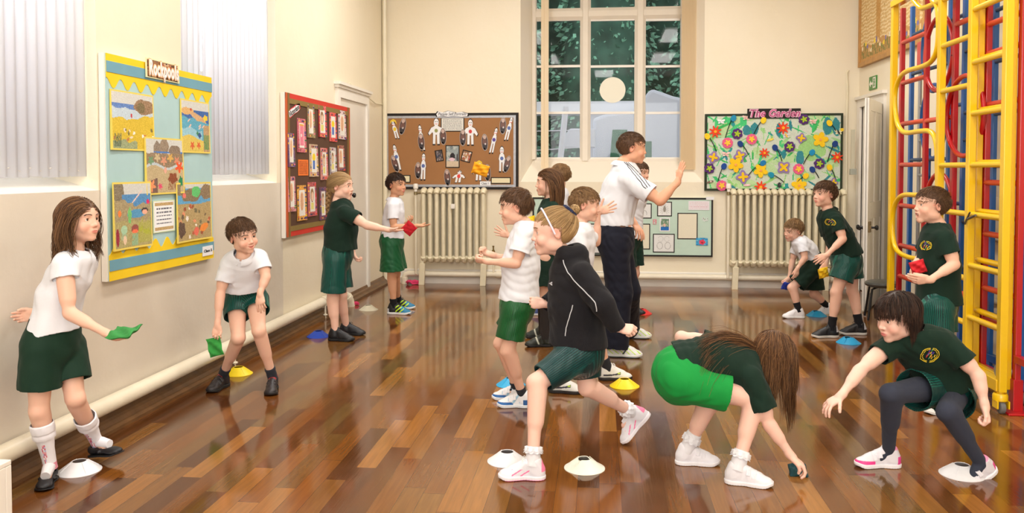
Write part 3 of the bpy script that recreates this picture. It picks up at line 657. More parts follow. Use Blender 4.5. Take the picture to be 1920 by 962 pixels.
# stool
sp_ = onX(1655, 532, 2.72); st = thing('stool', 'dark round-topped stool showing beside the yellow frame', 'stool', (2.72, sp_[1], 0))
MB().lathe([(0, .0), (.125, 0), (.155, .012), (.162, .03), (.155, .048), (.125, .058), (0, .06)], (2.72, sp_[1], sp_[2] - .03), n=32).build('seat', mat('dark_grey_vinyl', C(72, 72, 66), .35), st, smooth=True)
for k in range(4):
    a = k * math.pi / 2 + .6; r0, r1_ = .08, .2
    MB().tube([(2.72 + r0 * math.cos(a), sp_[1] + r0 * math.sin(a), sp_[2] - .03), (2.72 + .15 * math.cos(a), sp_[1] + .15 * math.sin(a), .3), (2.72 + r1_ * math.cos(a), sp_[1] + r1_ * math.sin(a), .008)], .011, 8).build('leg', M_black, st, smooth=True)
# quilted wooden-framed panel high on the right wall
def quilt_img():
    I = Img(110, 110, (214, 178, 118), 5); u, v = I.u, I.v
    I.fill(np.sin(v * 190 + np.sin(u * 60)) > .3, (232, 208, 160)); 
    for c_ in (.32, .62, .9): I.fill(abs(u - c_) < .035, (196, 148, 80))
    for k in range(60): I.blob(I.r.rand(), I.r.rand() * .8 + .2, .01, .012, (200, 160, 95))
    I.fill(v < .15 + .02 * np.sin(u * 20), (196, 148, 88))
    for k in range(30):
        x = .03 + k / 32; cc = [(235, 225, 190), (110, 130, 60), (240, 210, 60), (120, 115, 170), (230, 200, 150)][k % 5]
        I.line((x, .04), (x + .01, .12 + .04 * math.sin(k)), .007, (110, 120, 60)); I.blob(x + .01, .13 + .04 * math.sin(k), .012, .022, cc)
    return I.get(5)
qb = thing('honours_panel', 'tan textured panel in a wooden frame high on the right wall', 'panel', (WX1 - .04, 9.4, 2.65)); zq0 = 2.66; XQ = WX1 - .05
yq1, yq0 = onX(1609, 60, XQ)[1], onX(1733, 40, XQ)[1]
sheet('panel_face', (XQ + .02, yq1 - .04, zq0 + .04), (0, -(yq1 - yq0) + .08, 0), (0, 0, 1.25), 110, 110, quilt_img(), M_paper, qb)
f = MB(); M_oak = mat('oak_frame', C(190, 140, 75), .5, noise=.2, nscale=12)
for a, b in (((yq0, zq0), (yq1, zq0 + .05)), ((yq0, zq0 + 1.28), (yq1, zq0 + 1.33)), ((yq1 - .05, zq0 + .05), (yq1, zq0 + 1.28)), ((yq0, zq0 + .05), (yq0 + .05, zq0 + 1.28))): f.box((XQ, a[0], a[1]), (WX1, b[0], b[1]))
f.build('frame', M_oak, qb, bevel=.004)
# ================================================================== MARKER CONES
def cone(px, py, col, lab, kind=0, name='marker_cone', yo=0):
    c = onZ(px, py, 0.0); R_ = .099
    t = thing(name, lab, 'cone', (c[0], c[1], 0), 'marker cones on the floor')
    m = mat('cone_plastic_%d_%d_%d' % col, C(*col), .45, sss=0, noise=.06, nscale=25)
    n = 48; h = .05; rt = .032
    prof = [(R_, 0.0), (R_, .003), (R_ - .006, .0065), (rt + .003, h - .001), (rt, h), (rt - .002, h - .002), (R_ - .010, .004), (R_ - .004, 0.0)]
    mb = MB(); vs = []; fs = []
    for i, (r, z) in enumerate(prof):
        for k in range(n):
            a = 2 * math.pi * k / n; zz = z
            if kind == 1 and i in (3, 4, 5, 6) and i != 6:   # notched scallop top
                zz = z - .010 * max(0, math.sin(2 * a + .4)) ** 3
            vs.append((c[0] + r * math.cos(a), c[1] + r * math.sin(a), zz))
    for i in range(len(prof)):
        j = (i + 1) % len(prof)
        for k in range(n): k2 = (k + 1) % n; fs.append((i * n + k, i * n + k2, j * n + k2, j * n + k))
    mb.add(vs, fs); mb.build('cone_shell', m, t, smooth=True)
    rb = MB()
    for k in range(4):
        a = k * math.pi / 2 + .9; d = Vector((math.cos(a), math.sin(a), 0)); cc = Vector((c[0], c[1], 0))
        rb.tube([cc + d * (R_ - .012) + Vector((0, 0, .0105)), cc + d * (rt + .006) + Vector((0, 0, h - .002))], .0022, 6)
    rb.build('rib', m, t, smooth=True)
    return t
WH, YE, CY_, BL, RE = (232, 232, 236), (245, 215, 10), (20, 150, 200), (30, 75, 190), (225, 45, 45)
cone(149, 883, WH, 'white marker cone between the feet of the girl at the left wall')
cone(1096, 878, (236, 236, 222), 'cream marker cone with a notched top in the middle foreground', 1)
cone(951, 865, WH, 'white marker cone half hidden behind the hooded girl\'s front trainer')
cone(1803, 890, WH, 'white marker cone behind the pink trainer at the lower right')
cone(447, 701, YE, 'yellow marker cone between the feet of the boy bending by the wall')
cone(1171, 724, YE, 'yellow marker cone under the toe of a white football boot', 0)
cone(597, 631, BL, 'dark blue marker cone by the black shoes of the plaited girl')
cone(691, 581, (236, 232, 208), 'small cream marker cone on the floor near the left door', 1)
cone(1591, 643, CY_, 'bright blue marker cone in front of the tall boy in green', 1)
cone(1531, 592, CY_, 'bright blue marker cone between the feet of the stooping small boy', 1)
cone(1204, 588, RE, 'red marker cone behind the man beside a dark shoe', 1)
cone(958, 722, (40, 165, 215), 'pale blue marker cone behind the white trainers in the centre')
# ================================================================== OUTSIDE THE FAR WINDOW
M_leaf = mat('conifer_green', C(140, 200, 168), .7, noise=.5, nscale=5); M_leaf2 = mat('conifer_dark', C(110, 160, 138), .8, noise=.5, nscale=4)
gr = MB().box((-12, WY1 + .6, -.3), (12, 30, -.05)); gr.build('ground', mat('tarmac', C(140, 140, 150), .9, noise=.2), kind='structure')
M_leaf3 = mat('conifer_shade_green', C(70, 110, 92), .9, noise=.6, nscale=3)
def conifer(x, y, h, r, seed, lab, m):
    rr = random.Random(seed); t = thing('conifer', lab, 'tree', (x, y, 0), 'conifers outside the far window')
    MB().tube([(x, y, 0), (x + .1, y, h * .5), (x, y, h)], [.22, .15, .03], 10).build('trunk', mat('bark', C(96, 72, 58), .9, noise=.4), t, smooth=True)
    g = np.random.RandomState(seed); n = 9000; z = h * (.04 + .94 * g.rand(n)); a = g.uniform(0, 6.283, n); rad = r * (1 - z / h) ** .6 * g.uniform(.35, 1.05, n) * (1 + .18 * np.sin(a * 5 + z * 3))
    c0 = np.stack([x + rad * np.cos(a), y + rad * np.sin(a), z], 1); d = np.stack([np.cos(a), np.sin(a), g.uniform(-1.3, .2, n)], 1); d /= np.linalg.norm(d, axis=1, keepdims=True)
    w = g.normal(size=(n, 3)); w -= d * (w * d).sum(1, keepdims=True); w /= np.linalg.norm(w, axis=1, keepdims=True); L_ = g.uniform(.07, .17, n)[:, None]
    V = np.stack([c0, c0 + w * L_ * .3 + d * L_ * .4, c0 + d * L_, c0 - w * L_ * .3 + d * L_ * .4], 1).reshape(-1, 3); mb = MB(); mb.v = [tuple(q) for q in V.tolist()]; mb.f = [(4 * i, 4 * i + 1, 4 * i + 2, 4 * i + 3) for i in range(n)]; mb.c = [None] * n
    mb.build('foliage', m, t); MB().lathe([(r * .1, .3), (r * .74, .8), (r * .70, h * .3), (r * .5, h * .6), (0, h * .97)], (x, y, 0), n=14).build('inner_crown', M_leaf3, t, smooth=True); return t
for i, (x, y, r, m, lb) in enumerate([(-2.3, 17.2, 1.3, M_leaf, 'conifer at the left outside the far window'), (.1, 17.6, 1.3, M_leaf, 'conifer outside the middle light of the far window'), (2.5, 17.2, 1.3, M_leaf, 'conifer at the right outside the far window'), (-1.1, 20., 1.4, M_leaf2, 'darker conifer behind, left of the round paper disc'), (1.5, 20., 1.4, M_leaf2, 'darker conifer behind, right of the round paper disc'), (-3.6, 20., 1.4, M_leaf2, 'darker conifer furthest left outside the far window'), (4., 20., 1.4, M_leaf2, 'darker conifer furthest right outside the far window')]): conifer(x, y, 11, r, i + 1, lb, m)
M_van = mat('white_canopy', C(208, 213, 226), .35)
yv = 13.4
vn = thing('canopy', 'big white rounded canopy parked outside the far window', 'canopy', (1.6, yv, 0))
prof = [onY(x, y, yv) for x, y in [(1112, 300), (1112, 222), (1140, 212), (1200, 206), (1213, 175), (1222, 166), (1240, 172), (1262, 180), (1290, 186), (1330, 200), (1340, 300)]]
MB().prism([(p[0], p[1], p[2]) for p in prof], (0, 1.0, 0)).build('canopy_shell', M_van, vn, bevel=.05)
hs = thing('outbuilding', 'low white flat roof seen through the far window', 'building', (-.5, 14.6, 0))
a, b = onY(1100, 200, 14.6), onY(1196, 206, 14.6); MB().box((a[0], 14.6, 0), (b[0], 15.4, a[2])).build('wall', mat('render_white', C(224, 226, 232), .6), hs)
a, b = onY(996, 212, 14.6), onY(1196, 190, 14.6); MB().box((a[0], 14.5, a[2]), (b[0], 15.4, b[2])).build('roof_edge', mat('fascia', C(232, 234, 238), .5), hs)
MB().box((a[0], 14.5, 0), (a[0] + .1, 14.6, a[2])).build('post', M_van, hs)
a = onY(1056, 258, 13); MB().prism([(a[0] + .0, 13, a[2] - .16), (a[0] + .5, 13, a[2] - .16), (a[0] + .5, 13, a[2] + .14), (a[0] + .1, 13, a[2] + .14), (a[0], 13, a[2])], (0, .1, 0)).build('board', M_van, hs, bevel=.02)
gc = thing('green_panel', 'green door panel seen outside the middle light of the far window', 'panel', onY(1165, 260, 12.9))
a, b = onY(1142, 300, 12.9), onY(1176, 243, 12.9); MB().prism([(a[0] - .12, 12.9, 0), (b[0], 12.9, 0), (b[0], 12.9, b[2]), (a[0] + .05, 12.9, b[2])], (0, .06, 0)).build('panel', mat('green_paint', C(50, 110, 85), .5), gc, bevel=.005)
a, b = onY(1208, 300, 12.9), onY(1222, 265, 12.9); MB().box((a[0], 12.9, 0), (b[0], 12.95, b[2])).build('panel', _M['green_paint'], gc)
wp = thing('white_post', 'slanting white post and washing-line frame outside the left light', 'post', onY(1050, 300, 12.2))
p0, p1 = onY(1046, 345, 12.2), onY(1061, 200, 12.2); MB().tube([(p0[0] - .05, 12.2, 0), p0, p1], .045, 10).build('post', M_van, wp, smooth=True)
MB().tube([onY(1006, 246, 12.2), onY(1090, 244, 12.2)], .008, 6).tube([onY(1006, 282, 12.2), onY(1090, 276, 12.2)], .008, 6).build('line', M_van, wp)
# made-up window behind the photographer; its glowing pane adds fill to the hall
fw = thing('window_4', '', ''); del fw['label']; del fw['category']; fw['kind'] = 'structure'; fw.location = (.4, FILL_Y, 1.1)
f = MB()
for x in (-1.75, -.35, 1.05, 2.45): f.box((x, FILL_Y, 1.05), (x + .1, FILL_Y + .05, 3.55))
for z in (1.05, 2.3, 3.5): f.box((-1.75, FILL_Y, z), (2.55, FILL_Y + .05, z + .06))
f.build('window_frame', M_white, fw)
MB().box((-1.75, FILL_Y + .005, 1.05), (2.55, FILL_Y + .02, 3.55)).build('pane', mat('bright_pane', (1, 1, 1, 1), .3, emis=(.95, .98, 1, 1), estr=1.2), fw)

# ================================================================== PINBOARDS
YEL = (242, 205, 20)
class Board:
    """board-local frame: u to the right, v up, n out of the wall"""
    def __init__(s, O, U, N): s.O, s.U, s.N = Vector(O), Vector(U), Vector(N); s.V = Vector((0, 0, 1))
    def p(s, u, v, n=0.): return s.O + s.U * u + s.V * v + s.N * n
    def slab(s, mb, u0, v0, u1, v1, n0, n1, col=None): return mb.obox(s.p(u0, v0, n0), s.U * (u1 - u0), s.V * (v1 - v0), s.N * (n1 - n0), col)
    def poly(s, mb, pts, n0, n1, col=None): return mb.prism([s.p(u, v, n0) for u, v in pts], s.N * (n1 - n0), col)
    def px(s, x, y, n=0.):
        """board coordinates of a photo pixel"""
        r = Vector(ray(x, y)); o = s.p(0, 0, n) - Vector(CAM); t = o.dot(s.N) / r.dot(s.N); q = Vector(CAM) + r * t - s.O; return q.dot(s.U), q.dot(s.V)
def bpaper(c, bump=.1): return mat('board_paper_%d_%d_%d' % c, C(*c), .8, noise=.06, nscale=5, bump=bump, bscale=6)
M_ink = mat('black_ink', C(30, 28, 32), .7); M_card = mat('white_card', C(236, 236, 238), .7); M_ccard = mat('cream_card2', C(236, 226, 196), .7)
def lines_img(nu, nv, bg, ink, rows, seed=1, m=.1, top=.9, bot=.1):
    I = Img(nu, nv, bg, seed); r = I.r
    for k in range(rows):
        v = top - (top - bot) * (k + .5) / rows; x = m
        while x < 1 - m:
            w = r.uniform(.03, .09); I.rect(x, v - .018, min(x + w, 1 - m), v + .018, ink); x += w + .022
    return I
# ---------------- 1 Rockpools board on the left wall
B = Board((WX0 + .003, 4.385, .826), (0, 1, 0), (1, 0, 0)); BW, BH = 1.265, 1.268; T = .035
t = thing('pinboard', 'pale blue pinboard headed Rockpools with wavy yellow borders on the left wall', 'pinboard', B.p(0, 0))
mb = MB(); B.slab(mb, 0, 0, BW, BH, 0, T); mb.build('board', bpaper((172, 204, 206)), t)
mb = MB(); B.slab(mb, -.012, 0, 0, BH, 0, T - .004); mb.build('board_edge', M_white, t)
def wavy(v0, v1, up, n=9, amp=.028):
    pts = [(0, v0), (BW, v0)] if up else [(BW, v1), (0, v1)]
    xs = np.linspace(BW, 0, 145) if up else np.linspace(0, BW, 145)
    for x in xs:
        ph = (x / BW * n) % 1; z = .5 + .5 * math.cos(2 * math.pi * ph); pts.append((x, (v1 - amp * 2 * z) if up else (v0 + amp * 2 * z)))
    return pts
mb = MB(); B.poly(mb, wavy(0, .20, True), T, T + .003); mb.build('border', bpaper(YEL), t)
mb = MB(); B.poly(mb, wavy(1.08, BH, False), T, T + .003); mb.build('border', bpaper(YEL), t)
for v in (.055, 1.165):
    mb = MB(); B.slab(mb, 0, v, BW, v + .062, T + .003, T + .006); mb.build('border_band', bpaper((110, 160, 178)), t)
def rockpool(seed, kind):
    I = Img(84, 66, (205, 205, 200), seed); u, v, r = I.u, I.v, I.r; nz = I.noise(9)
    if kind == 0:
        I.fill(v < .80, (96, 130, 190), 14); I.fill((v < .72 + .04 * nz), (190, 205, 215), 8); I.blob(.78, .78, .26, .14, (150, 120, 90), 26, .12); I.blob(.7, .76, .10, .10, (120, 104, 70), 22)
        I.fill(v < .56 + .05 * nz + .12 * (u - .3), (212, 182, 52), 12)
        for k in range(14): I.blob(r.rand(), r.uniform(.05, .5), r.uniform(.015, .04), r.uniform(.02, .045), [(225, 210, 190), (190, 120, 70), (120, 110, 60), (240, 235, 225)][k % 4], 8, .2, r.rand() * 3)
        I.blob(.46, .60, .02, .04, (190, 40, 50)); I.fill((v < .16 + .05 * nz) & (u < .6), (150, 160, 120), 20)
        for k in range(9): I.line((.04 + k * .018, .03), (.05 + k * .02, .22 + .05 * r.rand()), .006, (70, 90, 70))
        I.line((.85, .05), (.93, .2), .008, (240, 240, 240)); I.blob(.9, .12, .08, .08, (90, 80, 80), 30, .4); I.line((.84, .06), (.95, .19), .008, (240, 240, 240))
    if kind == 1:
        I.fill(v < .84, (60, 100, 165), 14); I.blob(.2, .8, .25, .07, (214, 170, 110), 14, .1); I.blob(.62, .68, .3, .07, (205, 165, 120), 14, .1, -.3); I.fill((v < .66 - .12 * (u - .3) + .03 * nz), (92, 165, 190), 14)
        I.fill((v < .44 + .05 * nz) & (u < .75), (150, 195, 210), 12); I.fill(v < .28 + .05 * np.sin(u * 6), (215, 190, 90), 12); I.fill((u > .80) & (v < .55), (180, 150, 110), 20)
        I.star(.38, .12, .09, 5, (214, 96, 50)); I.star(.62, .13, .08, 5, (214, 96, 50)); I.blob(.88, .70, .08, .06, (240, 200, 40), 5, .3); I.blob(.34, .84, .03, .03, (200, 60, 60))
        I.fill((abs(u - .66) + abs(v - .33) < .07), (50, 80, 130)); I.fill((abs(u - .58) + abs(v - .37) < .05), (60, 130, 90))
        for k in range(10): I.line((.83 + .015 * k, .05), (.80 + .02 * k, .35), .006, (80, 140, 70))
        for k in range(6): x = r.uniform(.1, .8); y = r.uniform(.4, .6); I.line((x, y), (x + .07, y + .05), .012, (230, 190, 170))
    if kind == 2:
        I.blob(.3, .80, .10, .16, (140, 125, 110), 18, .1); I.blob(.5, .86, .12, .16, (150, 132, 112), 18, .1); I.fill((v < .78) & (v > .74) & (u > .2), (70, 120, 190)); I.blob(.78, .8, .16, .1, (136, 118, 100), 18, .1)
        I.fill(v < .74 + .02 * nz, (146, 124, 96), 18); I.fill(v < .52 + .05 * np.sin(u * 8) , (190, 200, 205), 8); I.fill(v < .47 + .05 * np.sin(u * 8), (190, 170, 130), 12)
        for k in range(5): I.star(.12 + .18 * k, .60 + .06 * (k % 2), .09, 5, [(110, 150, 110), (200, 180, 140), (214, 150, 120), (214, 170, 90), (214, 140, 110)][k])
        I.fill((v < .2 + .1 * np.sin(u * 3)) & (u < .3), (120, 90, 80), 20); I.star(.13, .14, .12, 5, (232, 150, 100)); I.star(.37, .12, .07, 6, (222, 70, 110)); I.star(.9, .48, .12, 5, (226, 86, 40))
        I.blob(.72, .27, .12, .10, (140, 74, 40), 14, .3)
        for k in range(6): I.line((.64 + .03 * k, .26), (.60 + .045 * k, .05), .009, (130, 66, 36))
        I.blob(.93, .2, .05, .1, (30, 130, 80), 8, .3); I.blob(.52, .42, .04, .06, (226, 170, 150))
    if kind == 3:
        I.blob(.1, .85, .18, .2, (130, 118, 96), 20, .1); I.fill((v < .84) & (u > .22), (84, 140, 190), 12); I.fill(v < .70 + .06 * nz, (164, 148, 112), 18); I.blob(.6, .52, .25, .07, (86, 150, 190), 8, .1); I.fill(v < .42 + .04 * nz, (172, 160, 108), 16)
        for k in range(14): x = .66 + .024 * k; I.line((x, .05), (x + .01, .35 + .1 * r.rand()), .007, (170, 175, 60))
        I.blob(.42, .5, .05, .13, (120, 190, 110), 8, .2); I.blob(.26, .28, .09, .07, (170, 205, 170), 6); I.blob(.56, .28, .10, .07, (150, 80, 70), 10); I.blob(.56, .24, .08, .03, (240, 120, 80)); I.blob(.83, .56, .09, .05, (60, 50, 55)); I.blob(.83, .54, .07, .04, (235, 175, 150))
        for k in range(7): I.line((.2 + .02 * k, .24), (.18 + .025 * k, .12), .005, (160, 200, 170)); I.line((.5 + .02 * k, .2), (.48 + .025 * k, .02), .005, (110, 190, 160))
        I.blob(.28, .12, .05, .07, (230, 200, 170)); I.blob(.07, .17, .05, .14, (150, 40, 60), 14); I.blob(.92, .70, .04, .04, (220, 40, 100)); I.blob(.14, .54, .05, .05, (232, 130, 60)); I.line((.5, .7), (.75, .88), .012, (230, 200, 190))
    if kind == 4:
        I.fill(v < .92, (96, 160, 200), 12); I.blob(.08, .9, .16, .1, (140, 124, 96), 18, .1); I.blob(.4, .80, .3, .12, (134, 116, 88), 20, .15); I.blob(.88, .85, .2, .14, (140, 118, 90), 20, .1); I.blob(.55, .86, .13, .10, (96, 190, 110), 8, .1); I.blob(.2, .8, .05, .05, (230, 120, 110))
        I.fill(v < .66 + .03 * nz, (176, 152, 104), 14)
        for k in range(26): I.blob(r.rand(), r.uniform(.04, .6), r.uniform(.02, .05), r.uniform(.02, .05), [(180, 90, 60), (120, 110, 80), (226, 150, 110), (236, 226, 214), (150, 80, 50), (110, 90, 70)][k % 6], 8, .3, r.rand() * 3)
        I.blob(.78, .2, .13, .07, (232, 140, 60), 6, .1, .3); I.blob(.55, .14, .07, .08, (226, 110, 90)); I.blob(.1, .2, .12, .14, (96, 74, 60), 18, .2)
    return I.get(5)
pics = [((205, 166), (288, 284), 0), ((337, 184), (392, 288), 1), ((270, 256), (343, 362), 2), ((210, 342), (283, 460), 3), ((330, 343), (395, 446), 4)]
lab = ['painting of a yellow beach with grey rocks, top left on the blue pinboard', 'painting of a blue rock pool with two starfish, top right on the blue pinboard', 'painting with a brown crab and orange starfish in the centre of the blue pinboard', 'painting of seaweed and jellyfish, bottom left on the blue pinboard', 'painting of shells on brown sand, bottom right on the blue pinboard']
for i, (a, b, kd) in enumerate(pics):
    n0 = T + .004 + (.006 if i == 2 else .0) + (0.012 if i in (3, 4) else 0); 
    u0, v1 = B.px(a[0], a[1], n0); u1, v0 = B.px(b[0], b[1], n0)
    r = thing('painting', lab[i], 'painting', B.p(u0, v0, n0), 'rock pool paintings')
    img = np.tile(np.array([232, 208, 96.]), (70, 88, 1)); p_ = rockpool(30 + i, kd); img[2:68, 2:86] = p_
    sheet('painted_sheet', B.p(u0, v0, n0), B.U * (u1 - u0), B.V * (v1 - v0), 88, 70, img, M_paper, r, curl=.010, seed=i)
n0 = T + .004
u0, v1 = B.px(286, 377, n0); u1, v0 = B.px(328, 432, n0); I = lines_img(64, 60, (238, 240, 242), (70, 70, 90), 5, 3, .16, .80, .22)
I.rect(.0, .0, 1, .04, (214, 226, 190)); I.rect(0, .96, 1, 1, (214, 226, 190)); I.rect(0, 0, .05, 1, (214, 226, 190)); I.rect(.95, 0, 1, 1, (214, 226, 190))
for (q0, q1) in ((.84, .93), (.07, .17)):
    mk = (I.v > q0) & (I.v < q1) & (I.u > .08) & (I.u < .92); I.fill(mk, (190, 160, 110), 30)
t2 = thing('notice', 'small typed notice with shell borders at the bottom centre of the blue pinboard', 'notice', B.p(u0, v0, n0)); sheet('notice_sheet', B.p(u0, v0, n0), B.U * (u1 - u0), B.V * (v1 - v0), 64, 60, I.get(2), M_paper, t2)
def board_text(B, x, y, n, body, size, m, parent, **k): u, v = B.px(x, y, n); return text('lettering', body, B.p(u, v, n), B.U, B.V, size, m, parent, **k)
u0, v1 = B.px(275, 107, T + .02); u1, v0 = B.px(338, 157, T + .02)
t2 = thing('title_card', 'Rockpools title card on a pebble picture at the top of the blue pinboard', 'title card', B.p(u0, v0, T))
I = Img(80, 50, (150, 104, 66), 9); 
for k in range(170): I.blob(I.r.rand(), I.r.rand(), I.r.uniform(.02, .06), I.r.uniform(.03, .07), [(96, 64, 44), (190, 140, 90), (120, 90, 80), (206, 170, 130), (70, 50, 44), (160, 80, 50)][k % 6], 10, .2, I.r.rand() * 3)
I.fill((I.u < .035) | (I.u > .965) | (I.v < .06) | (I.v > .94), (226, 226, 180))
sheet('card', B.p(u0, v0, T + .01), B.U * (u1 - u0), B.V * (v1 - v0), 80, 50, I.get(3), M_paper, t2, curl=.004)
cu, cv = (u0 + u1) / 2, (v0 + v1) / 2
text('lettering', 'Rockpools', B.p(cu, cv, T + .021), B.U, B.V, .125, mat('orange_halo', C(240, 190, 140), .6), t2, bold=.010, width=(u1 - u0) * .9); text('lettering', 'Rockpools', B.p(cu, cv, T + .023), B.U, B.V, .125, M_card, t2, bold=.003, width=(u1 - u0) * .87)
u0, v1 = B.px(380, 463, T + .008); u1, v0 = B.px(399, 477, T + .008)
t2 = thing('class_label', 'small white card reading Class 5 at the corner of the blue pinboard', 'label card', B.p(u0, v0, T)); mb = MB(); B.slab(mb, u0, v0, u1, v1, T + .006, T + .009); mb.build('card', M_card, t2); text('lettering', 'Class 5', B.p((u0 + u1) / 2, (v0 + v1) / 2, T + .0095), B.U, B.V, .026, M_ink, t2, width=(u1 - u0) * .8, bold=.0006)
# ---------------- 2 brown board with long portraits, red frame
B = Board((WX0 + .003, 7.035, .858), (0, 1, 0), (1, 0, 0)); BW, BH = 1.88, 1.262; T = .035
t = thing('pinboard', 'dark brown pinboard with a red border beside the left door', 'pinboard', B.p(0, 0))
mb = MB(); B.slab(mb, 0, 0, BW, BH, 0, T); mb.build('board', bpaper((88, 58, 38)), t)
for nm, c, i0, i1, n1 in (('border', (206, 52, 34), 0, .05, T + .004), ('inner_border', (136, 112, 56), .045, .09, T + .007)):
    for v_ in (i0, BH - i1): mb = MB(); B.slab(mb, i0, v_, BW - i0, v_ + i1 - i0, T, n1); mb.build(nm, bpaper(c), t)
for nm, c, i0, i1, n1 in (('border', (196, 88, 40), 0, .05, T + .005), ('inner_border', (128, 98, 50), .045, .09, T + .008)):
    for u_ in (i0, BW - i1): mb = MB(); B.slab(mb, u_, 0, u_ + i1 - i0, BH, T, n1); mb.build(nm, bpaper(c), t)
mb = MB(); B.slab(mb, -.02, -.005, 0, BH, 0, T); mb.build('board_edge', M_white, t)
M_or = (232, 118, 40)
def portrait(seed, edge, body):
    I = Img(24, 60, edge, seed); r = I.r; I.a += r.normal(0, 22, (60, 24, 1))
    I.rect(.2, .14, .84, .86, (232, 226, 216)); 
    if body == 0: I.blob(.5, .55, .22, .26, (236, 190, 150), 6); I.line((.5, .3), (.5, .75), .03, (190, 130, 100))
    if body == 1: I.blob(.48, .62, .20, .20, (150, 110, 70), 8); I.blob(.5, .58, .13, .14, (236, 200, 170)); I.rect(.35, .2, .66, .4, (226, 214, 120))
    if body == 2: I.rect(.28, .2, .78, .8, (232, 130, 150)); I.rect(.25, .78, .8, .84, (230, 170, 60)); I.blob(.5, .5, .08, .06, (235, 225, 220))
    if body == 3: I.blob(.5, .6, .2, .12, (240, 210, 40)); I.rect(.36, .24, .64, .5, (70, 110, 190))
    for k in range(16):
        sd_ = r.rand() < .5; I.blob(.08 if sd_ else .93, r.rand(), .09, .025, [(220, 60, 60), (60, 60, 130), (240, 190, 40), (210, 110, 130), (110, 60, 110), (70, 110, 80)][r.randint(6)])
    for k in range(10): I.blob(r.rand(), .93 if k % 2 else .06, .10, .03, [(150, 60, 80), (60, 50, 110), (220, 80, 60), (230, 170, 60), (90, 60, 60)][r.randint(5)])
    return I.get(5)
cards = [(539, 552, 249, 313, (120, 90, 120), 0, 'purple'), (557, 573, 221, 286, (206, 110, 120), 2, 'pink'), (576, 589, 195, 259, (150, 130, 90), 0, 'blue-tipped'), (597, 611, 197, 258, (216, 96, 96), 1, 'red-edged'), (618, 630, 210, 266, (226, 90, 84), 3, 'red and yellow'), (634, 648, 206, 262, (214, 190, 190), 0, 'confetti-edged'),
         (580, 596, 270, 331, (200, 170, 140), 3, 'blue and gold'), (601, 614, 277, 337, (206, 130, 120), 1, 'rose-edged'), (618, 630, 276, 328, (190, 180, 180), 1, 'grey-edged'), (633, 645, 272, 320, (170, 110, 90), 0, 'rust-edged'),
         (540, 553, 331, 396, (196, 130, 130), 0, 'peach'), (557, 574, 348, 412, (222, 160, 70), 0, 'orange-footed'), (577, 593, 342, 404, (180, 90, 90), 1, 'mauve-edged'), (599, 612, 351, 411, (110, 70, 90), 1, 'dark purple')]
for i, (x0, x1, y0, y1, ed, bd, nm) in enumerate(cards):
    u0, v1 = B.px(x0, y0, T + .006); u1, v0 = B.px(x1, y1, T + .006); row = 'top' if y0 < 268 else 'middle' if y0 < 300 else 'bottom'
    r = thing('portrait_card', '%s long portrait card in the %s row of the dark brown pinboard' % (nm, row), 'portrait card', B.p(u0, v0, T), 'portrait cards on the dark brown board')
    sheet('card', B.p(u0, v0, T + .003), B.U * (u1 - u0), B.V * (v1 - v0), 24, 60, portrait(60 + i, ed, bd), M_paper, r, curl=.014, seed=i)
u0, v1 = B.px(559, 299, T + .004); u1, v0 = B.px(578, 329, T + .004); r = thing('text_card', 'orange typed sheet on the dark brown pinboard', 'notice', B.p(u0, v0, T)); sheet('card', B.p(u0, v0, T + .003), B.U * (u1 - u0), B.V * (v1 - v0), 40, 40, lines_img(40, 40, M_or, (150, 60, 20), 8, 4).get(3), M_paper, r)
r = thing('title_card', 'slanting white title with red edge at the top of the dark brown pinboard', 'title card', B.p(.1, 1.0, T))
pt = [B.px(x, y, T + .006) for x, y in [(539, 210), (545, 204), (551, 200), (556, 195), (562, 194), (563, 204), (558, 210), (552, 214), (546, 220), (541, 224)]]
mb = MB(); B.poly(mb, pt, T + .004, T + .007); mb.build('card_edge', mat('red_card', C(214, 60, 70), .7), r); cc = (sum(p[0] for p in pt) / 10, sum(p[1] for p in pt) / 10)
mb = MB(); B.poly(mb, [(cc[0] + (p[0] - cc[0]) * .85, cc[1] + (p[1] - cc[1]) * .78) for p in pt], T + .007, T + .009); mb.build('card', M_card, r)
dU = (B.U * .93 + B.V * .36).normalized(); dV = B.N.cross(dU) if (B.N.cross(dU)).z > 0 else -(B.N.cross(dU)); text('lettering', 'Victorians', B.p(cc[0], cc[1], T + .0095), dU, dV, .07, M_ink, r, width=.26, bold=.001)
# ---------------- 3 brown board on the back wall with cut-out children
B = Board((onY(720, 355, WY1 - .03)[0], WY1 - .003, 1.198), (1, 0, 0), (0, -1, 0)); T = .035; BW, BH = B.px(972, 212, T)[0], B.px(850, 212, T)[1]; 
t = thing('pinboard', 'tan pinboard with black and silver border left of the far window', 'pinboard', B.p(0, 0))
mb = MB(); B.slab(mb, 0, 0, BW, BH, 0, T); mb.build('board', bpaper((160, 112, 68), .3), t)
M_blk = bpaper((34, 28, 24)); M_slv = mat('silver_border', C(176, 178, 184), .4, metal=.3, noise=.15, nscale=40, bump=.3, bscale=30)
def ring(nm, m, i0, i1, n1):
    for a_ in ((i0, i0, BW - i0, i1), (i0, BH - i1, BW - i0, BH - i0), (i0, i1, i1, BH - i1), (BW - i1, i1, BW - i0, BH - i1)): mb = MB(); B.slab(mb, *a_, T, n1); mb.build(nm, m, t)
ring('border', M_blk, 0, .032, T + .006); ring('silver_strip', M_slv, .030, .062, T + .004)
def cut(name, pts, n0, m, parent, edge=None):
    c = np.mean(pts, 0)
    if edge: mb = MB(); B.poly(mb, [tuple(c + (np.array(p) - c) * 1.09) for p in pts], n0, n0 + .0015); mb.build(name + '_edge', edge, parent)
    mb = MB(); B.poly(mb, [tuple(p) for p in pts], n0 + .0015, n0 + .003); return mb.build(name, m, parent)
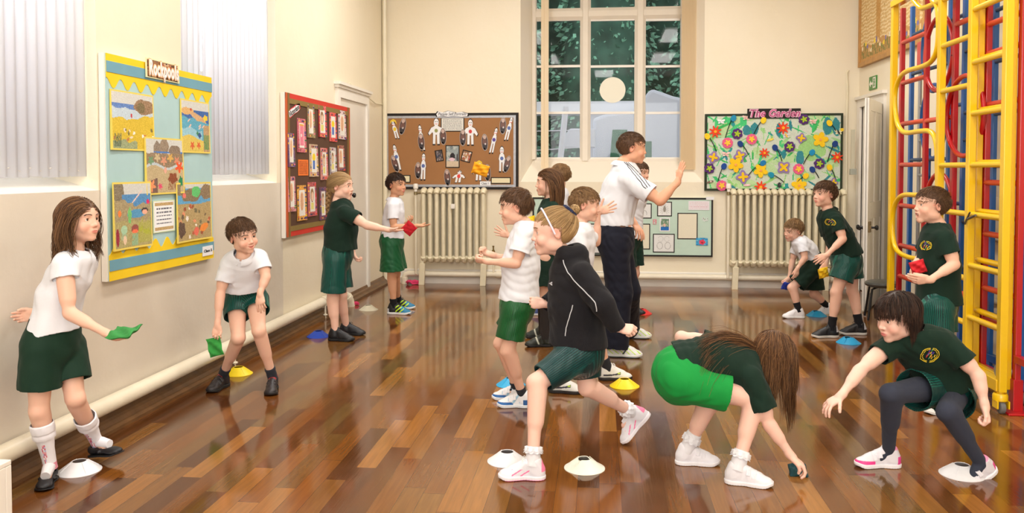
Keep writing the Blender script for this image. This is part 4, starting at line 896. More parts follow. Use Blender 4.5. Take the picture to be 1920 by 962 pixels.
def arcpts(c, rx, ry, a0, a1, n): return [(c[0] + rx * math.cos(a), c[1] + ry * math.sin(a)) for a in np.linspace(a0, a1, n)]
def figure_pts(x, y, h, w, arms=1, tilt=0.):
    """paper doll outline, centre of the feet at (x,y) in pixels"""
    P = []; f = lambda a, b: (x + a * w + (b) * h * tilt, y - b * h)
    P += [f(-.42, 0), f(-.12, 0), f(-.08, .36), f(.08, .36), f(.12, 0), f(.42, 0), f(.40, .42)]
    if arms: P += [f(.5, .46), f(.85, .34), f(1., .42), f(.62, .64), f(.34, .68)]
    else: P += [f(.5, .5), f(.34, .68)]
    P += [f(.30 * math.cos(a) + 0, .84 + .155 * math.sin(a)) for a in np.linspace(-.9, math.pi + .9, 13)]
    if arms: P += [f(-.34, .68), f(-.62, .64), f(-1., .42), f(-.85, .34), f(-.5, .46)]
    else: P += [f(-.34, .68), f(-.5, .5)]
    P += [f(-.40, .42)]
    return [B.px(a, b, T + .004) for a, b in P]
M_dk = mat('photo_cutout', attr='Col', rough=.4); M_f = [mat('crayon_%d' % i, C(*c), .7) for i, c in enumerate([(220, 70, 60), (90, 70, 150), (90, 110, 170), (236, 200, 60), (150, 150, 90), (200, 60, 60)])]
dolls = [(745, 259, 32, 9, 0, -.28, 3), (793, 281, 46, 9, 0, -.14, 1), (818, 270, 48, 15, 1, 0, 4), (748, 318, 46, 10, 0, -.2, 2), (793, 336, 48, 10, 0, .03, 2), (882, 271, 47, 14, 1, 0, 5), (921, 286, 46, 9, 0, .22, 1), (949, 262, 42, 9, 0, .25, 2), (897, 338, 34, 12, 1, .05, 3), (941, 321, 46, 12, 0, 0, 2), (858, 342, 22, 12, 1, .2, 0)]
spots = ['with a yellow hat, top left', 'with a purple dot', 'with spread arms left of the text sheet', 'with a red smile at the left edge', 'with a round belly, bottom left', 'with folded arms right of the text sheet', 'with a blue dot', 'at the top right corner', 'with yellow hair, lower right', 'standing at the right edge', 'curled shape at the bottom middle']
for i, (x, y, h, w, ar, ti, ci) in enumerate(dolls):
    r = thing('paper_doll', 'white paper doll %s of the tan pinboard' % (spots[i] + (',' if 0 else '')) if 'of' not in spots[i] else 'white paper doll %s on the tan pinboard' % spots[i], 'paper doll', B.p(*B.px(x, y, T), T), 'paper dolls on the tan pinboard')
    r['label'] = 'white paper doll %s on the tan pinboard' % spots[i]
    cut('doll', figure_pts(x, y, h, w, ar, ti), T + .002, M_card, r, M_blk); 
    cx_, cy_ = x + .52 * h * ti, y - .52 * h; cut('chest_spot', [B.px(cx_ + 3.2 * math.cos(a), cy_ + 3.6 * math.sin(a), T) for a in np.linspace(0, 6.28, 12)[:-1]], T + .004, M_f[ci], r)
    hx, hy = x + .84 * h * ti, y - .84 * h
    mb = MB(); q = lambda a, b: B.p(*B.px(hx + a, hy + b, T + .006), T + .006)
    mb.tube([q(-2.2, 2), q(0, 3.4), q(2.2, 2)], .003, 5); mb.build('mouth', M_f[0], r); mb = MB(); mb.lathe([(0, 0), (.006, 0), (.006, .001), (0, .001)], q(-1.6, -1.5), B.N, 8); mb.lathe([(0, 0), (.006, 0), (.006, .001), (0, .001)], q(1.6, -1.5), B.N, 8); mb.build('eyes', M_ink, r)
    if i in (0, 8): cut('hair', [B.px(hx + a, hy + b, T) for a, b in ((-7, 2), (-5, -6), (0, -9), (5, -6), (7, 2), (3, -4), (-3, -4))], T + .005, M_f[3], r)
dk = [(755, 237, .2), (790, 266, -.1), (831, 256, -.05), (741, 307, -.35), (784, 320, 0), (868, 258, .0), (909, 267, -.05), (943, 236, .05), (914, 324, -.05), (951, 308, .3), (839, 333, -.1)]
for i, (x, y, ti) in enumerate(dk):
    r = thing('photo_cutout', 'dark photo cut-out of a dressed child beside %s' % ['the yellow-hatted paper doll', 'the purple-dotted paper doll', 'the wide-armed paper doll', 'the smiling paper doll at the left edge', 'the round-bellied paper doll', 'the folded-arm paper doll', 'the blue-dotted paper doll', 'the top right paper doll', 'the yellow-haired paper doll', 'the right-hand paper doll', 'the curled paper shape'][i], 'photo cut-out', B.p(*B.px(x, y, T), T), 'photo cut-outs on the tan pinboard')
    mb = MB(); f = lambda a, b: B.px(x + a + b * ti * -.8, y + b, T)
    B.poly(mb, [f(6.2 * math.cos(a), 16 * math.sin(a)) for a in np.linspace(0, 6.28, 18)[:-1]], T + .005, T + .0065, C(190, 180, 172)); B.poly(mb, [f(5.6 * math.cos(a), 15 * math.sin(a)) for a in np.linspace(0, 6.28, 18)[:-1]], T + .0065, T + .0075, C(74, 50, 46))
    for (dx, dy, rx, ry, c) in ((0, -10, 3.2, 4, (196, 170, 160)), (0, -1, 4.2, 6, (110, 74, 64)), (0, 8, 4.0, 6, (46, 38, 42)), (1, 3, 1.6, 2, (200, 190, 190)), (-1, 12, 1.5, 2, (150, 110, 90))):
        B.poly(mb, [f(dx + rx * math.cos(a), dy + ry * math.sin(a)) for a in np.linspace(0, 6.28, 12)[:-1]], T + .0075, T + .0085 + .0004 * abs(dx + dy * .05), C(*c))
    mb.build('cutout', M_dk, r)
def card(nm, lab_, cat, x0, y0, x1, y1, n0, img, nu, nv, border=None, rot=0., grp=None):
    u0, v1 = B.px(x0, y0, n0); u1, v0 = B.px(x1, y1, n0); r = thing(nm, lab_, cat, B.p(u0, v0, n0), grp); cu, cv = (u0 + u1) / 2, (v0 + v1) / 2; w, h = u1 - u0, v1 - v0
    U = B.U * math.cos(rot) + B.V * math.sin(rot); V = -B.U * math.sin(rot) + B.V * math.cos(rot)
    if border: e = .012; MB().obox(B.p(cu, cv, n0) - U * (w / 2 + e) - V * (h / 2 + e), U * (w + 2 * e), V * (h + 2 * e), B.N * .0015).build('mount', border, r)
    sheet('sheet', B.p(cu, cv, n0 + .0016) - U * w / 2 - V * h / 2, U * w, V * h, nu, nv, img, M_paper, r, th=.0015); return r
card('text_sheet', 'framed white typed sheet at the top centre of the tan pinboard', 'notice', 828, 222, 869, 245, T + .002, lines_img(60, 40, (224, 222, 214), (150, 150, 150), 9, 6, .06, .95, .05).get(2), 60, 40, M_blk)
def photo(seed, cols, nu=30, nv=36):
    I = Img(nu, nv, cols[0], seed)
    for k in range(46): I.blob(I.r.rand(), I.r.rand(), I.r.uniform(.04, .2), I.r.uniform(.03, .12), cols[I.r.randint(len(cols))], 10, .3, I.r.rand() * 3)
    return I
P1_ = photo(1, [(150, 160, 160), (180, 186, 180), (120, 130, 130)]); P1_.rect(0, 0, 1, .28, (206, 186, 160)); P1_.blob(.5, .5, .2, .18, (40, 36, 40)); P1_.blob(.46, .36, .25, .08, (220, 190, 200)); P1_.rect(.85, .28, .95, .6, (70, 66, 70))
card('photograph', 'large framed photograph in the middle of the tan pinboard', 'photograph', 837, 274, 860, 313, T + .002, P1_.get(4), 30, 36, M_blk)
card('photograph', 'small tilted photograph left of the large one on the tan pinboard', 'photograph', 818, 283, 829, 301, T + .002, photo(2, [(70, 60, 60), (130, 120, 120), (60, 70, 90), (160, 140, 130)]).get(4), 30, 36, M_blk, .15)
card('photograph', 'small tilted photograph right of the large one on the tan pinboard', 'photograph', 867, 284, 882, 302, T + .002, photo(3, [(150, 110, 80), (190, 150, 110), (190, 60, 60), (220, 210, 200)]).get(4), 30, 36, M_blk, -.25)
card('name_card', 'narrow framed cream card at the lower right of the tan pinboard', 'notice', 922, 334, 956, 343, T + .002, lines_img(50, 14, (232, 222, 184), (210, 200, 160), 2, 8).get(2), 50, 14, M_blk)
card('name_card', 'framed cream card behind the dark-haired boy on the tan pinboard', 'notice', 748, 330, 768, 341, T + .002, lines_img(30, 14, (232, 222, 184), (210, 200, 160), 2, 8).get(2), 30, 14, M_blk)
r = card('class_label', 'small white label on the lower border of the tan pinboard', 'label card', 900, 340, 920, 348, T + .008, Img(20, 8, (236, 236, 238)).get(1), 20, 8); u, v = B.px(910, 344, T); text('lettering', 'Class 1', B.p(u, v, T + .0125), B.U, B.V, .04, M_ink, r, width=.09)
pt = [B.px(x, y, T + .01) for x, y in [(818, 214), (822, 209), (832, 211), (840, 208), (855, 211), (866, 210), (877, 213), (876, 218), (866, 219), (852, 217), (840, 219), (828, 217), (820, 219)]]
r = thing('title_card', 'wavy white title strip on the top edge of the tan pinboard', 'title card', B.p(*pt[0], T)); cut('strip', pt, T + .007, M_card, r, M_blk); u, v = B.px(848, 214, T); text('lettering', 'People Self Portraits', B.p(u, v, T + .0115), B.U, B.V, .052, M_ink, r, width=.36, shear=.25)
# ---------------- 4 The Garden
B = Board((onY(1321, 358, WY1 - .03)[0], WY1 - .003, 1.19), (1, 0, 0), (0, -1, 0)); BW, BH = B.px(1581, 213, T)[0], B.px(1450, 213, T)[1]
t = thing('pinboard', 'flower pinboard titled The Garden with green painted ground, right of the far window', 'pinboard', B.p(0, 0))
mb = MB(); B.slab(mb, 0, 0, BW, BH, 0, T - .006); mb.build('board', bpaper((50, 60, 40)), t)
I = Img(200, 116, (206, 214, 196), 77); u, v, r_ = I.u, I.v, I.r
GC = [(60, 190, 110), (70, 200, 120), (150, 206, 120), (160, 210, 140), (40, 150, 150), (60, 180, 90), (40, 130, 140)]
I.fill((u > .06) & (u < .30) & (v > .70) & (v < .97) & (I.noise(14) > -.35), GC[1], 6)
for k in range(26): I.blob(r_.rand(), r_.rand(), r_.uniform(.03, .08), r_.uniform(.04, .11), (186, 216, 160), 6, .25, r_.rand() * 3)
I.blob(.79, .56, .10, .17, (160, 208, 130), 6, .15); 
for k in range(95): I.blob(r_.rand(), r_.rand(), r_.uniform(.006, .018), r_.uniform(.03, .10), GC[k % 7], 6, .2, r_.uniform(-1, 1))
for k in range(40): x, y = r_.rand(), r_.rand(); I.line((x, y), (x + r_.uniform(-.05, .05), y + r_.uniform(.05, .2)), .004, GC[r_.randint(3)])
for x, y, a, b in ((.90, .85, .035, .12), (.96, .85, .03, .11), (.54, .80, .02, .10), (.70, .42, .03, .10), (.30, .80, .03, .07), (.36, .82, .03, .08)): I.blob(x, y, a, b, (50, 135, 145), 5, .1)
sheet('painted_ground', B.p(.02, .02, T - .004), B.U * (BW - .04), B.V * (BH - .04), 200, 116, I.get(4), M_paper, t)
ring('border', mat('dark_green_border', C(34, 48, 26), .7, noise=.1), 0, .026, T + .006)
def Fl(x, y, kind, r):
    cols = dict(red=((232, 66, 26), (246, 180, 40)), pink=((232, 96, 140), (246, 200, 60)), purple=((84, 40, 110), (170, 200, 40)), lilac=((150, 124, 180), (240, 196, 20)), yellow=((246, 200, 20), (246, 170, 90)))[kind]
    words = dict(red='spiky red', pink='round pink', purple='dark purple', lilac='square lilac', yellow='big yellow'); u, v = B.px(x, y, T); q = (x - 1321) / 260; w = (y - 213) / 145
    place = 'near the %s%s' % ('top' if w < .33 else 'middle' if w < .66 else 'bottom', ' left' if q < .33 else '' if q < .66 else ' right')
    t_ = thing('paper_flower', '%s paper flower %s of the flower pinboard' % (words[kind], place if x != 1387 else 'on a yellow flower, left part'), 'paper flower', B.p(u, v, T), 'paper flowers on the flower pinboard')
    s_ = r * .0066; m0, m1 = (mat('felt_%d_%d_%d' % c, C(*c), .8, bump=.3, bscale=60) for c in cols)
    def petal(n, r0, r1, pw, ph=0.): return [(u + (r0 + (r1 - r0) * (.5 + .5 * math.cos(n * a)) ** pw) * math.cos(a + ph), v + (r0 + (r1 - r0) * (.5 + .5 * math.cos(n * a)) ** pw) * math.sin(a + ph)) for a in np.linspace(0, 2 * math.pi, 73)[:-1]]
    ph = (x * .7) % 3
    if kind == 'red': P_ = petal(8, s_ * .55, s_ * 1.1, 1.6, ph); Q_ = petal(8, s_ * .2, s_ * .3, 1)
    elif kind == 'pink': P_ = petal(10, s_ * .92, s_, .5, ph); Q_ = petal(5, s_ * .3, s_ * .62, .8, ph)
    elif kind == 'purple': P_ = petal(7, s_ * .85, s_ * 1.02, .6, ph); Q_ = petal(5, s_ * .25, s_ * .62, .8, ph)
    elif kind == 'lilac': P_ = petal(4, s_ * .72, s_ * 1.1, 1., ph); Q_ = petal(4, s_ * .28, s_ * .78, 1., ph)
    else: P_ = petal(5, s_ * .62, s_ * 1.1, .5, ph); Q_ = petal(5, s_ * .12, s_ * .22, .8, ph)
    mb = MB(); e_ = (x * 7 + y * 3) % 11 * .0007; B.poly(mb, P_, T + .004 + e_, T + .012 + e_); mb.build('petals', m0, t_, bevel=.002); mb = MB(); B.poly(mb, Q_, T + .012 + e_, T + .020 + e_); mb.build('centre', m1, t_, bevel=.002)
for f_ in [(1341, 247, 'red', 11), (1364, 268, 'pink', 10), (1382, 251, 'purple', 10), (1409, 261, 'pink', 10), (1337, 295, 'lilac', 11), (1330, 316, 'purple', 10), (1387, 292, 'lilac', 11), (1379, 309, 'yellow', 13), (1393, 332, 'lilac', 12), (1353, 348, 'pink', 10), (1433, 287, 'red', 9), (1426, 320, 'yellow', 12), (1426, 351, 'red', 11),
            (1468, 240, 'red', 11), (1480, 275, 'purple', 10), (1502, 259, 'lilac', 9), (1507, 224, 'purple', 10), (1538, 262, 'yellow', 13), (1469, 314, 'lilac', 12), (1497, 317, 'pink', 10), (1498, 348, 'yellow', 13), (1536, 307, 'purple', 10), (1569, 295, 'red', 10), (1562, 342, 'lilac', 8)]: Fl(*f_)
def Tulip(x, y, x2, y2, c, w):
    u, v = B.px(x, y, T); t_ = thing('paper_tulip', '%s paper bell flower on a dark bent stem %s' % w, 'paper flower', B.p(u, v, T), 'stemmed paper flowers on the flower pinboard')
    m_ = mat('felt_%d_%d_%d' % c, C(*c), .8, bump=.3, bscale=60); mb = MB(); a = math.atan2(y2 - y, x2 - x); d = (math.cos(a), -math.sin(a)); s_ = .042
    P_ = [(u + s_ * (math.cos(q) * (1 if math.cos(q) < 0 else .8)) * d[0] - s_ * .8 * math.sin(q) * d[1], v + s_ * math.cos(q) * d[1] + s_ * .8 * math.sin(q) * d[0]) for q in np.linspace(0, 2 * math.pi, 14)[:-1]]
    B.poly(mb, P_, T + .006, T + .020); mb.build('bloom', m_, t_, bevel=.004)
    u2, v2 = B.px(x2, y2, T); mu, mv = u + (u2 - u) * .3, v + (v2 - v) * .12
    MB().tube([B.p(u, v, T + .010), B.p(mu, mv, T + .012), B.p(u + (u2 - u) * .7, v + (v2 - v) * .55, T + .012), B.p(u2, v2, T + .008)], .0055, 6).build('stem', mat('pipe_cleaner', C(28, 40, 36), .9), t_, smooth=True)
for a in [(1375, 222, 1360, 258, (30, 140, 180), ('blue', 'near the top left')), (1431, 226, 1413, 252, (246, 206, 30), ('yellow', 'left of the title')), (1326, 256, 1343, 284, (246, 206, 30), ('yellow', 'at the left border')), (1388, 270, 1403, 290, (20, 60, 130), ('dark blue', 'in the left half')), (1357, 312, 1346, 340, (20, 70, 150), ('blue', 'low at the left')), (1430, 306, 1402, 330, (20, 120, 180), ('blue', 'left of the middle')),
          (1453, 277, 1466, 302, (20, 60, 130), ('dark blue', 'in the middle')), (1446, 328, 1470, 342, (20, 140, 170), ('turquoise', 'at the bottom middle')), (1522, 286, 1506, 308, (20, 140, 190), ('large turquoise', 'right of the middle')), (1565, 270, 1551, 304, (20, 60, 130), ('dark blue', 'at the right')), (1555, 231, 1567, 246, (246, 206, 30), ('yellow', 'near the top right')), (1523, 318, 1535, 334, (20, 60, 130), ('dark blue', 'low at the right')), (1510, 330, 1494, 342, (246, 206, 30), ('small yellow', 'above the big bottom flower')), (1555, 314, 1567, 338, (246, 206, 30), ('yellow', 'low at the right border'))]: Tulip(*a)
for (x, y, lab_, kd) in [(1352, 228, 'white paper dragonfly near the top left of the flower pinboard', 0), (1361, 289, 'pink paper butterfly in the left half of the flower pinboard', 1), (1331, 341, 'brown paper worm strip at the lower left of the flower pinboard', 2), (1400, 347, 'pink spotted paper bug at the bottom of the flower pinboard', 3), (1461, 347, 'black paper beetle at the bottom of the flower pinboard', 4), (1474, 254, 'paper bee near the red flower of the flower pinboard', 5), (1572, 248, 'large paper bee on the right border of the flower pinboard', 6), (1399, 221, 'pink paper butterfly near the title of the flower pinboard', 1), (1444, 262, 'yellow paper caterpillar left of the middle of the flower pinboard', 7), (1524, 228, 'pink paper moth near the top right of the flower pinboard', 1)]:
    u, v = B.px(x, y, T); t_ = thing('paper_insect', lab_, 'paper insect', B.p(u, v, T), 'paper insects on the flower pinboard'); mb = MB(); e = lambda cx, cy, rx, ry, an=0: [(u + cx + rx * math.cos(q) * math.cos(an) - ry * math.sin(q) * math.sin(an), v + cy + rx * math.cos(q) * math.sin(an) + ry * math.sin(q) * math.cos(an)) for q in np.linspace(0, 2 * math.pi, 15)[:-1]]
    body = [(238, 238, 238), (236, 180, 170), (120, 90, 70), (240, 190, 200), (34, 34, 40), (240, 190, 60), (40, 34, 30), (236, 206, 60)][kd]; wing = [(238, 240, 240), (240, 205, 195), (230, 210, 200), (246, 214, 220), (80, 80, 90), (225, 220, 220), (236, 230, 190), (240, 220, 90)][kd]
    if kd in (0, 1, 5, 6): 
        for sg in (-1, 1): B.poly(mb, e(sg * .022, .010, .028, .014, sg * .5), T + .006, T + .008, C(*wing)); B.poly(mb, e(sg * .018, -.012, .020, .011, -sg * .5), T + .006, T + .008, C(*wing))
        B.poly(mb, e(0, 0, .009, .030, .5), T + .008, T + .012, C(*body))
    else: B.poly(mb, e(0, 0, .045 if kd != 4 else .020, .013 if kd != 4 else .034, .3 if kd in (2, 7) else 0), T + .006, T + .011, C(*body)); B.poly(mb, e(.01, .003, .012, .008), T + .011, T + .013, C(*wing))
    if kd == 4:
        for k in (-1, 0, 1): B.poly(mb, e(0, k * .018, .036, .003, .2), T + .004, T + .006, C(*body))
    if kd == 6: B.poly(mb, e(.04, .03, .022, .02), T + .006, T + .012, C(240, 200, 40))
    mb.build('cutout', M_dk, t_)
u0, v1 = B.px(1402, 204, T); u1, v0 = B.px(1501, 222, T); r = thing('title_card', 'black title strip reading The Garden above the flower pinboard', 'title card', B.p(u0, v0, T)); mb = MB(); B.slab(mb, u0, v0, u1, v1, 0.0, T + .010); mb.build('strip', M_blk, r)
text('lettering', 'The Garden', B.p((u0 + u1) / 2, (v0 + v1) / 2, T + .011), B.U, B.V, .125, mat('pale_pink_letter', C(240, 200, 214), .6), r, width=.61, shear=.25, bold=.009); text('lettering', 'The Garden', B.p((u0 + u1) / 2, (v0 + v1) / 2, T + .013), B.U, B.V, .125, mat('pink_letter', C(214, 92, 150), .6, noise=.6, nscale=9), r, width=.59, shear=.25, bold=.002)
# ---------------- 5 mint board below the window
B = Board((-.84, WY1 - .003, .374), (1, 0, 0), (0, -1, 0)); BW, BH = B.px(1337, 371, T)[0], B.px(1300, 371, T)[1]
t = thing('pinboard', 'mint green pinboard with black border low under the far window', 'pinboard', B.p(0, 0))
mb = MB(); B.slab(mb, 0, 0, BW, BH, 0, T); mb.build('board', bpaper((196, 220, 204), .3), t); ring('border', M_blk, 0, .020, T + .006)
def sketch(kind, seed, nu=40, nv=36, bg=(228, 228, 226)):
    I = Img(nu, nv, bg, seed); g = (176, 174, 172)
    if kind == 0:
        for sg in (-1, 1):
            for k in range(7): I.line((.5, .5), (.5 + sg * .36 * abs(math.cos(k * .45 - 1)), .5 + .4 * math.sin(k * .45 - 1.2)), .012, g)
        I.blob(.5, .5, .1, .24, (150, 146, 136), 10)
    if kind == 1:
        for sg in (-1, 1):
            for q in np.linspace(0, 6.28, 40): I.blob(.5 + sg * (.2 + .14 * math.cos(q)), .35 + .2 * math.sin(q), .016, .016, g); I.blob(.5 + sg * (.16 + .12 * math.cos(q)), .75 + .16 * math.sin(q), .014, .014, (200, 200, 198))
    if kind == 2:
        for q in np.linspace(0, 3.14, 40): I.blob(.5 + .3 * math.cos(q), .4 + .2 * math.sin(q), .016, .016, g)
        for k in range(5): I.line((.2 + .15 * k, .4), (.18 + .16 * k, .2), .012, g)
    return I.get(1)
for a in [('framed pencil drawing partly behind the man on the mint pinboard', 1180, 383, 1220, 408, 2, None), ('framed pencil drawing of a beetle on the mint pinboard', 1234, 380, 1258, 404, 0, None), ('framed pencil drawing of butterfly wings on the mint pinboard', 1226, 440, 1263, 472, 1, None), ('blank cream sheet in black frame right of the mint pinboard centre', 1272, 401, 1306, 447, 9, (232, 224, 200)), ('cream sheet in black frame beside the man\'s hip on the mint pinboard', 1180, 421, 1217, 466, 9, (232, 224, 200)), ('framed drawing left of the man\'s trousers on the mint pinboard', 1104, 421, 1128, 445, 2, None), ('lower framed sheet left of the man\'s trousers on the mint pinboard', 1104, 449, 1128, 474, 9, None)]:
    card('framed_drawing', a[0], 'drawing', *a[1:5], T + .002, sketch(a[5], 5, bg=a[6] or (230, 230, 228)), 40, 36, M_blk, grp='framed drawings on the mint pinboard')
Pm = photo(5, [(120, 150, 120), (90, 130, 110), (200, 200, 190)]); Pm.rect(0, 0, 1, .3, (30, 110, 190)); Pm.blob(.45, .45, .16, .14, (226, 190, 170)); card('photograph', 'small photograph with blue foot in the middle of the mint pinboard', 'photograph', 1239, 410, 1254, 432, T + .003, Pm.get(6), 30, 36, M_card)
Pm = photo(6, [(40, 140, 200), (70, 170, 215), (120, 190, 215)]); Pm.blob(.52, .42, .26, .34, (226, 60, 90), 14, .2); Pm.blob(.52, .35, .1, .12, (160, 40, 60)); card('photograph', 'photograph of a pink flower on blue at the lower right of the mint pinboard', 'photograph', 1305, 446, 1327, 460, T + .006, Pm.get(4), 30, 36)
card('text_sheet', 'pale typed sheet at the upper right of the mint pinboard', 'notice', 1291, 377, 1330, 394, T + .002, lines_img(70, 34, (232, 226, 230), (214, 150, 165), 5, 5, .06, .95, .1).get(2), 70, 34)
card('class_label', 'small white label on the top right corner of the mint pinboard', 'label card', 1324, 369, 1339, 375, T + .008, Img(20, 8, (236, 236, 238)).get(1), 20, 8)
card('sticker', 'pink shape cut-out beside the beetle drawing on the mint pinboard', 'sticker', 1224, 411, 1231, 421, T + .002, photo(8, [(220, 150, 160), (200, 120, 130), (190, 210, 200)]).get(4), 30, 36)
card('sticker', 'grey and white bird cut-out at the right of the mint pinboard', 'sticker', 1317, 407, 1327, 415, T + .002, photo(9, [(196, 220, 204), (150, 140, 130), (225, 225, 225)]).get(4), 30, 36, None, .3)

# ================================================================== SIGNED-DISTANCE BODY BUILDER
def V3(p): return np.array([float(q) for q in p])
def unit(v): v = V3(v); return v / (np.linalg.norm(v) + 1e-12)
class Grid:
    """a block of space sampled at h; shapes are blended in and the surface is meshed"""
    def __init__(s, lo, hi, h):
        s.h = h; s.lo = V3(lo); n = np.ceil((V3(hi) - s.lo) / h).astype(int) + 1; s.n = n
        s.a = np.full(n, .05, np.float32); s.ax = [(s.lo[i] + h * np.arange(n[i])).astype(np.float32) for i in range(3)]
    def win(s, lo, hi):
        i0 = np.maximum(0, np.floor((V3(lo) - s.lo) / s.h).astype(int)); i1 = np.minimum(s.n, np.ceil((V3(hi) - s.lo) / s.h).astype(int) + 1)
        if np.any(i1 <= i0): return None
        sl = tuple(slice(a, b) for a, b in zip(i0, i1))
        return sl, s.ax[0][sl[0]][:, None, None], s.ax[1][sl[1]][None, :, None], s.ax[2][sl[2]][None, None, :]
    def apply(s, prim, op='add', k=.01):
        w = s.win(prim.lo - k - .03, prim.hi + k + .03)
        if w is None: return
        sl, X, Y, Z = w; d = prim.f(X, Y, Z).astype(np.float32); a = s.a[sl]
        if op == 'add':
            if k > 0:
                m = np.maximum(k - np.abs(a - d), 0) / k; s.a[sl] = np.minimum(a, d) - m * m * k * .25
            else: s.a[sl] = np.minimum(a, d)
        elif op == 'sub':
            d = -d
            if k > 0:
                m = np.maximum(k - np.abs(a - d), 0) / k; s.a[sl] = np.maximum(a, d) + m * m * k * .25
            else: s.a[sl] = np.maximum(a, d)
        elif op == 'and': s.a[sl] = np.maximum(a, d)
    def xyz(s): return s.ax[0][:, None, None], s.ax[1][None, :, None], s.ax[2][None, None, :]
    def mesh(s, iso=0.):
        s.a[0] = .05; s.a[-1] = .05; s.a[:, 0] = .05; s.a[:, -1] = .05; s.a[:, :, 0] = .05; s.a[:, :, -1] = .05
        g = vdb.FloatGrid(.05); g.copyFromArray(s.a)
        p, q = g.convertToQuads(isovalue=iso)
        p = np.asarray(p, np.float64) * s.h + s.lo
        return p, np.asarray(q, np.int64)
class Prim: pass
def cap(a, b, ra, rb=None, k=None):
    """round cone from a to b"""
    a, b = V3(a), V3(b); rb = ra if rb is None else rb; p = Prim(); r = max(ra, rb); p.lo = np.minimum(a, b) - r; p.hi = np.maximum(a, b) + r
    d = b - a; L = d @ d + 1e-12
    def f(X, Y, Z):
        x, y, z = X - a[0], Y - a[1], Z - a[2]; t = np.clip((x * d[0] + y * d[1] + z * d[2]) / L, 0, 1)
        return np.sqrt((x - t * d[0]) ** 2 + (y - t * d[1]) ** 2 + (z - t * d[2]) ** 2) - (ra + (rb - ra) * t)
    p.f = f; return p
def ell(c, r, R=None):
    """ellipsoid, radii r along the columns of R"""
    c = V3(c); r = V3(r) if hasattr(r, '__len__') else np.full(3, float(r)); R = np.eye(3) if R is None else np.asarray(R); p = Prim()
    e = np.sqrt(((R * r) ** 2).sum(1)); p.lo = c - e; p.hi = c + e
    def f(X, Y, Z):
        x, y, z = X - c[0], Y - c[1], Z - c[2]; k0 = 0; k1 = 0
        for i in range(3):
            q = (x * R[0, i] + y * R[1, i] + z * R[2, i]) / r[i]; k0 = k0 + q * q; k1 = k1 + (q / r[i]) ** 2
        k0 = np.sqrt(k0); return k0 * (k0 - 1) / (np.sqrt(k1) + 1e-9)
    p.f = f; return p
def slab(pts, rad, side, cut=None):
    """chain of elliptical sections: pts list of centres, rad list of (half width along side, half depth); optional end planes [(point, normal)]"""
    pts = [V3(p) for p in pts]; p = Prim(); r = max(max(q) for q in rad)
    p.lo = np.min(pts, 0) - r; p.hi = np.max(pts, 0) + r
    def f(X, Y, Z):
        out = None
        for i in range(len(pts) - 1):
            a, b = pts[i], pts[i + 1]; d = b - a; L = np.linalg.norm(d); d = d / L
            s_ = side if not isinstance(side, list) else side[i]
            u = unit(s_ - d * (s_ @ d)); w = np.cross(d, u)
            x, y, z = X - a[0], Y - a[1], Z - a[2]; h = x * d[0] + y * d[1] + z * d[2]; t = np.clip(h / L, 0, 1)
            ru = rad[i][0] + (rad[i + 1][0] - rad[i][0]) * t; rw = rad[i][1] + (rad[i + 1][1] - rad[i][1]) * t
            qu = (x * u[0] + y * u[1] + z * u[2]); qw = (x * w[0] + y * w[1] + z * w[2]); hh = h - t * L
            k0 = np.sqrt((qu / ru) ** 2 + (qw / rw) ** 2 + (hh / np.minimum(ru, rw)) ** 2); k1 = np.sqrt((qu / ru ** 2) ** 2 + (qw / rw ** 2) ** 2 + (hh / np.minimum(ru, rw) ** 2) ** 2)
            dd = k0 * (k0 - 1) / (k1 + 1e-9)
            if out is None: out = dd
            else:
                m = np.maximum(.03 - np.abs(out - dd), 0) / .03; out = np.minimum(out, dd) - m * m * .0075
        return out
    p.f = f; return p
def cutp(pr, *planes):
    """keep the part of pr behind each plane (point, outward normal)"""
    q = Prim(); q.lo, q.hi = pr.lo, pr.hi; pl = [(V3(o), unit(n)) for o, n in planes]
    def f(X, Y, Z):
        d = pr.f(X, Y, Z)
        for o, n in pl: d = np.maximum(d, (X - o[0]) * n[0] + (Y - o[1]) * n[1] + (Z - o[2]) * n[2])
        return d
    q.f = f; return q
def off(pr, t):
    q = Prim(); q.lo, q.hi = pr.lo - t, pr.hi + t; q.f = lambda X, Y, Z: pr.f(X, Y, Z) - t; return q
def mkmesh(name, p, q, m, parent=None, col=None, attrs=None, smooth=True, kind=None):
    me = bpy.data.meshes.new(name); nv, nf = len(p), len(q)
    me.vertices.add(nv); me.vertices.foreach_set('co', np.ascontiguousarray(p, np.float32).ravel())
    me.loops.add(nf * 4); me.loops.foreach_set('vertex_index', np.ascontiguousarray(q, np.int32).ravel())
    me.polygons.add(nf); me.polygons.foreach_set('loop_start', np.arange(0, nf * 4, 4, dtype=np.int32))
    me.polygons.foreach_set('use_smooth', np.full(nf, smooth))
    me.update(calc_edges=True); me.validate()
    if col is not None:
        at = me.color_attributes.new('Col', 'FLOAT_COLOR', 'POINT'); c = np.ones((nv, 4), np.float32); c[:, :3] = col; at.data.foreach_set('color', c.ravel())
    for k, v in (attrs or {}).items():
        at = me.attributes.new(k, 'FLOAT', 'POINT'); at.data.foreach_set('value', np.ascontiguousarray(v, np.float32))
    o = bpy.data.objects.new(name, me); COL.objects.link(o); me.materials.append(m)
    if parent: o.parent = parent; o.matrix_parent_inverse = Matrix.Translation(-Vector(parent.location))
    if kind: o['kind'] = kind
    return o
def vnorm(p, q):
    n = np.cross(p[q[:, 2]] - p[q[:, 0]], p[q[:, 3]] - p[q[:, 1]]); o = np.zeros_like(p)
    for i in range(4): np.add.at(o, q[:, i], n)
    return o / (np.linalg.norm(o, axis=1, keepdims=True) + 1e-12)
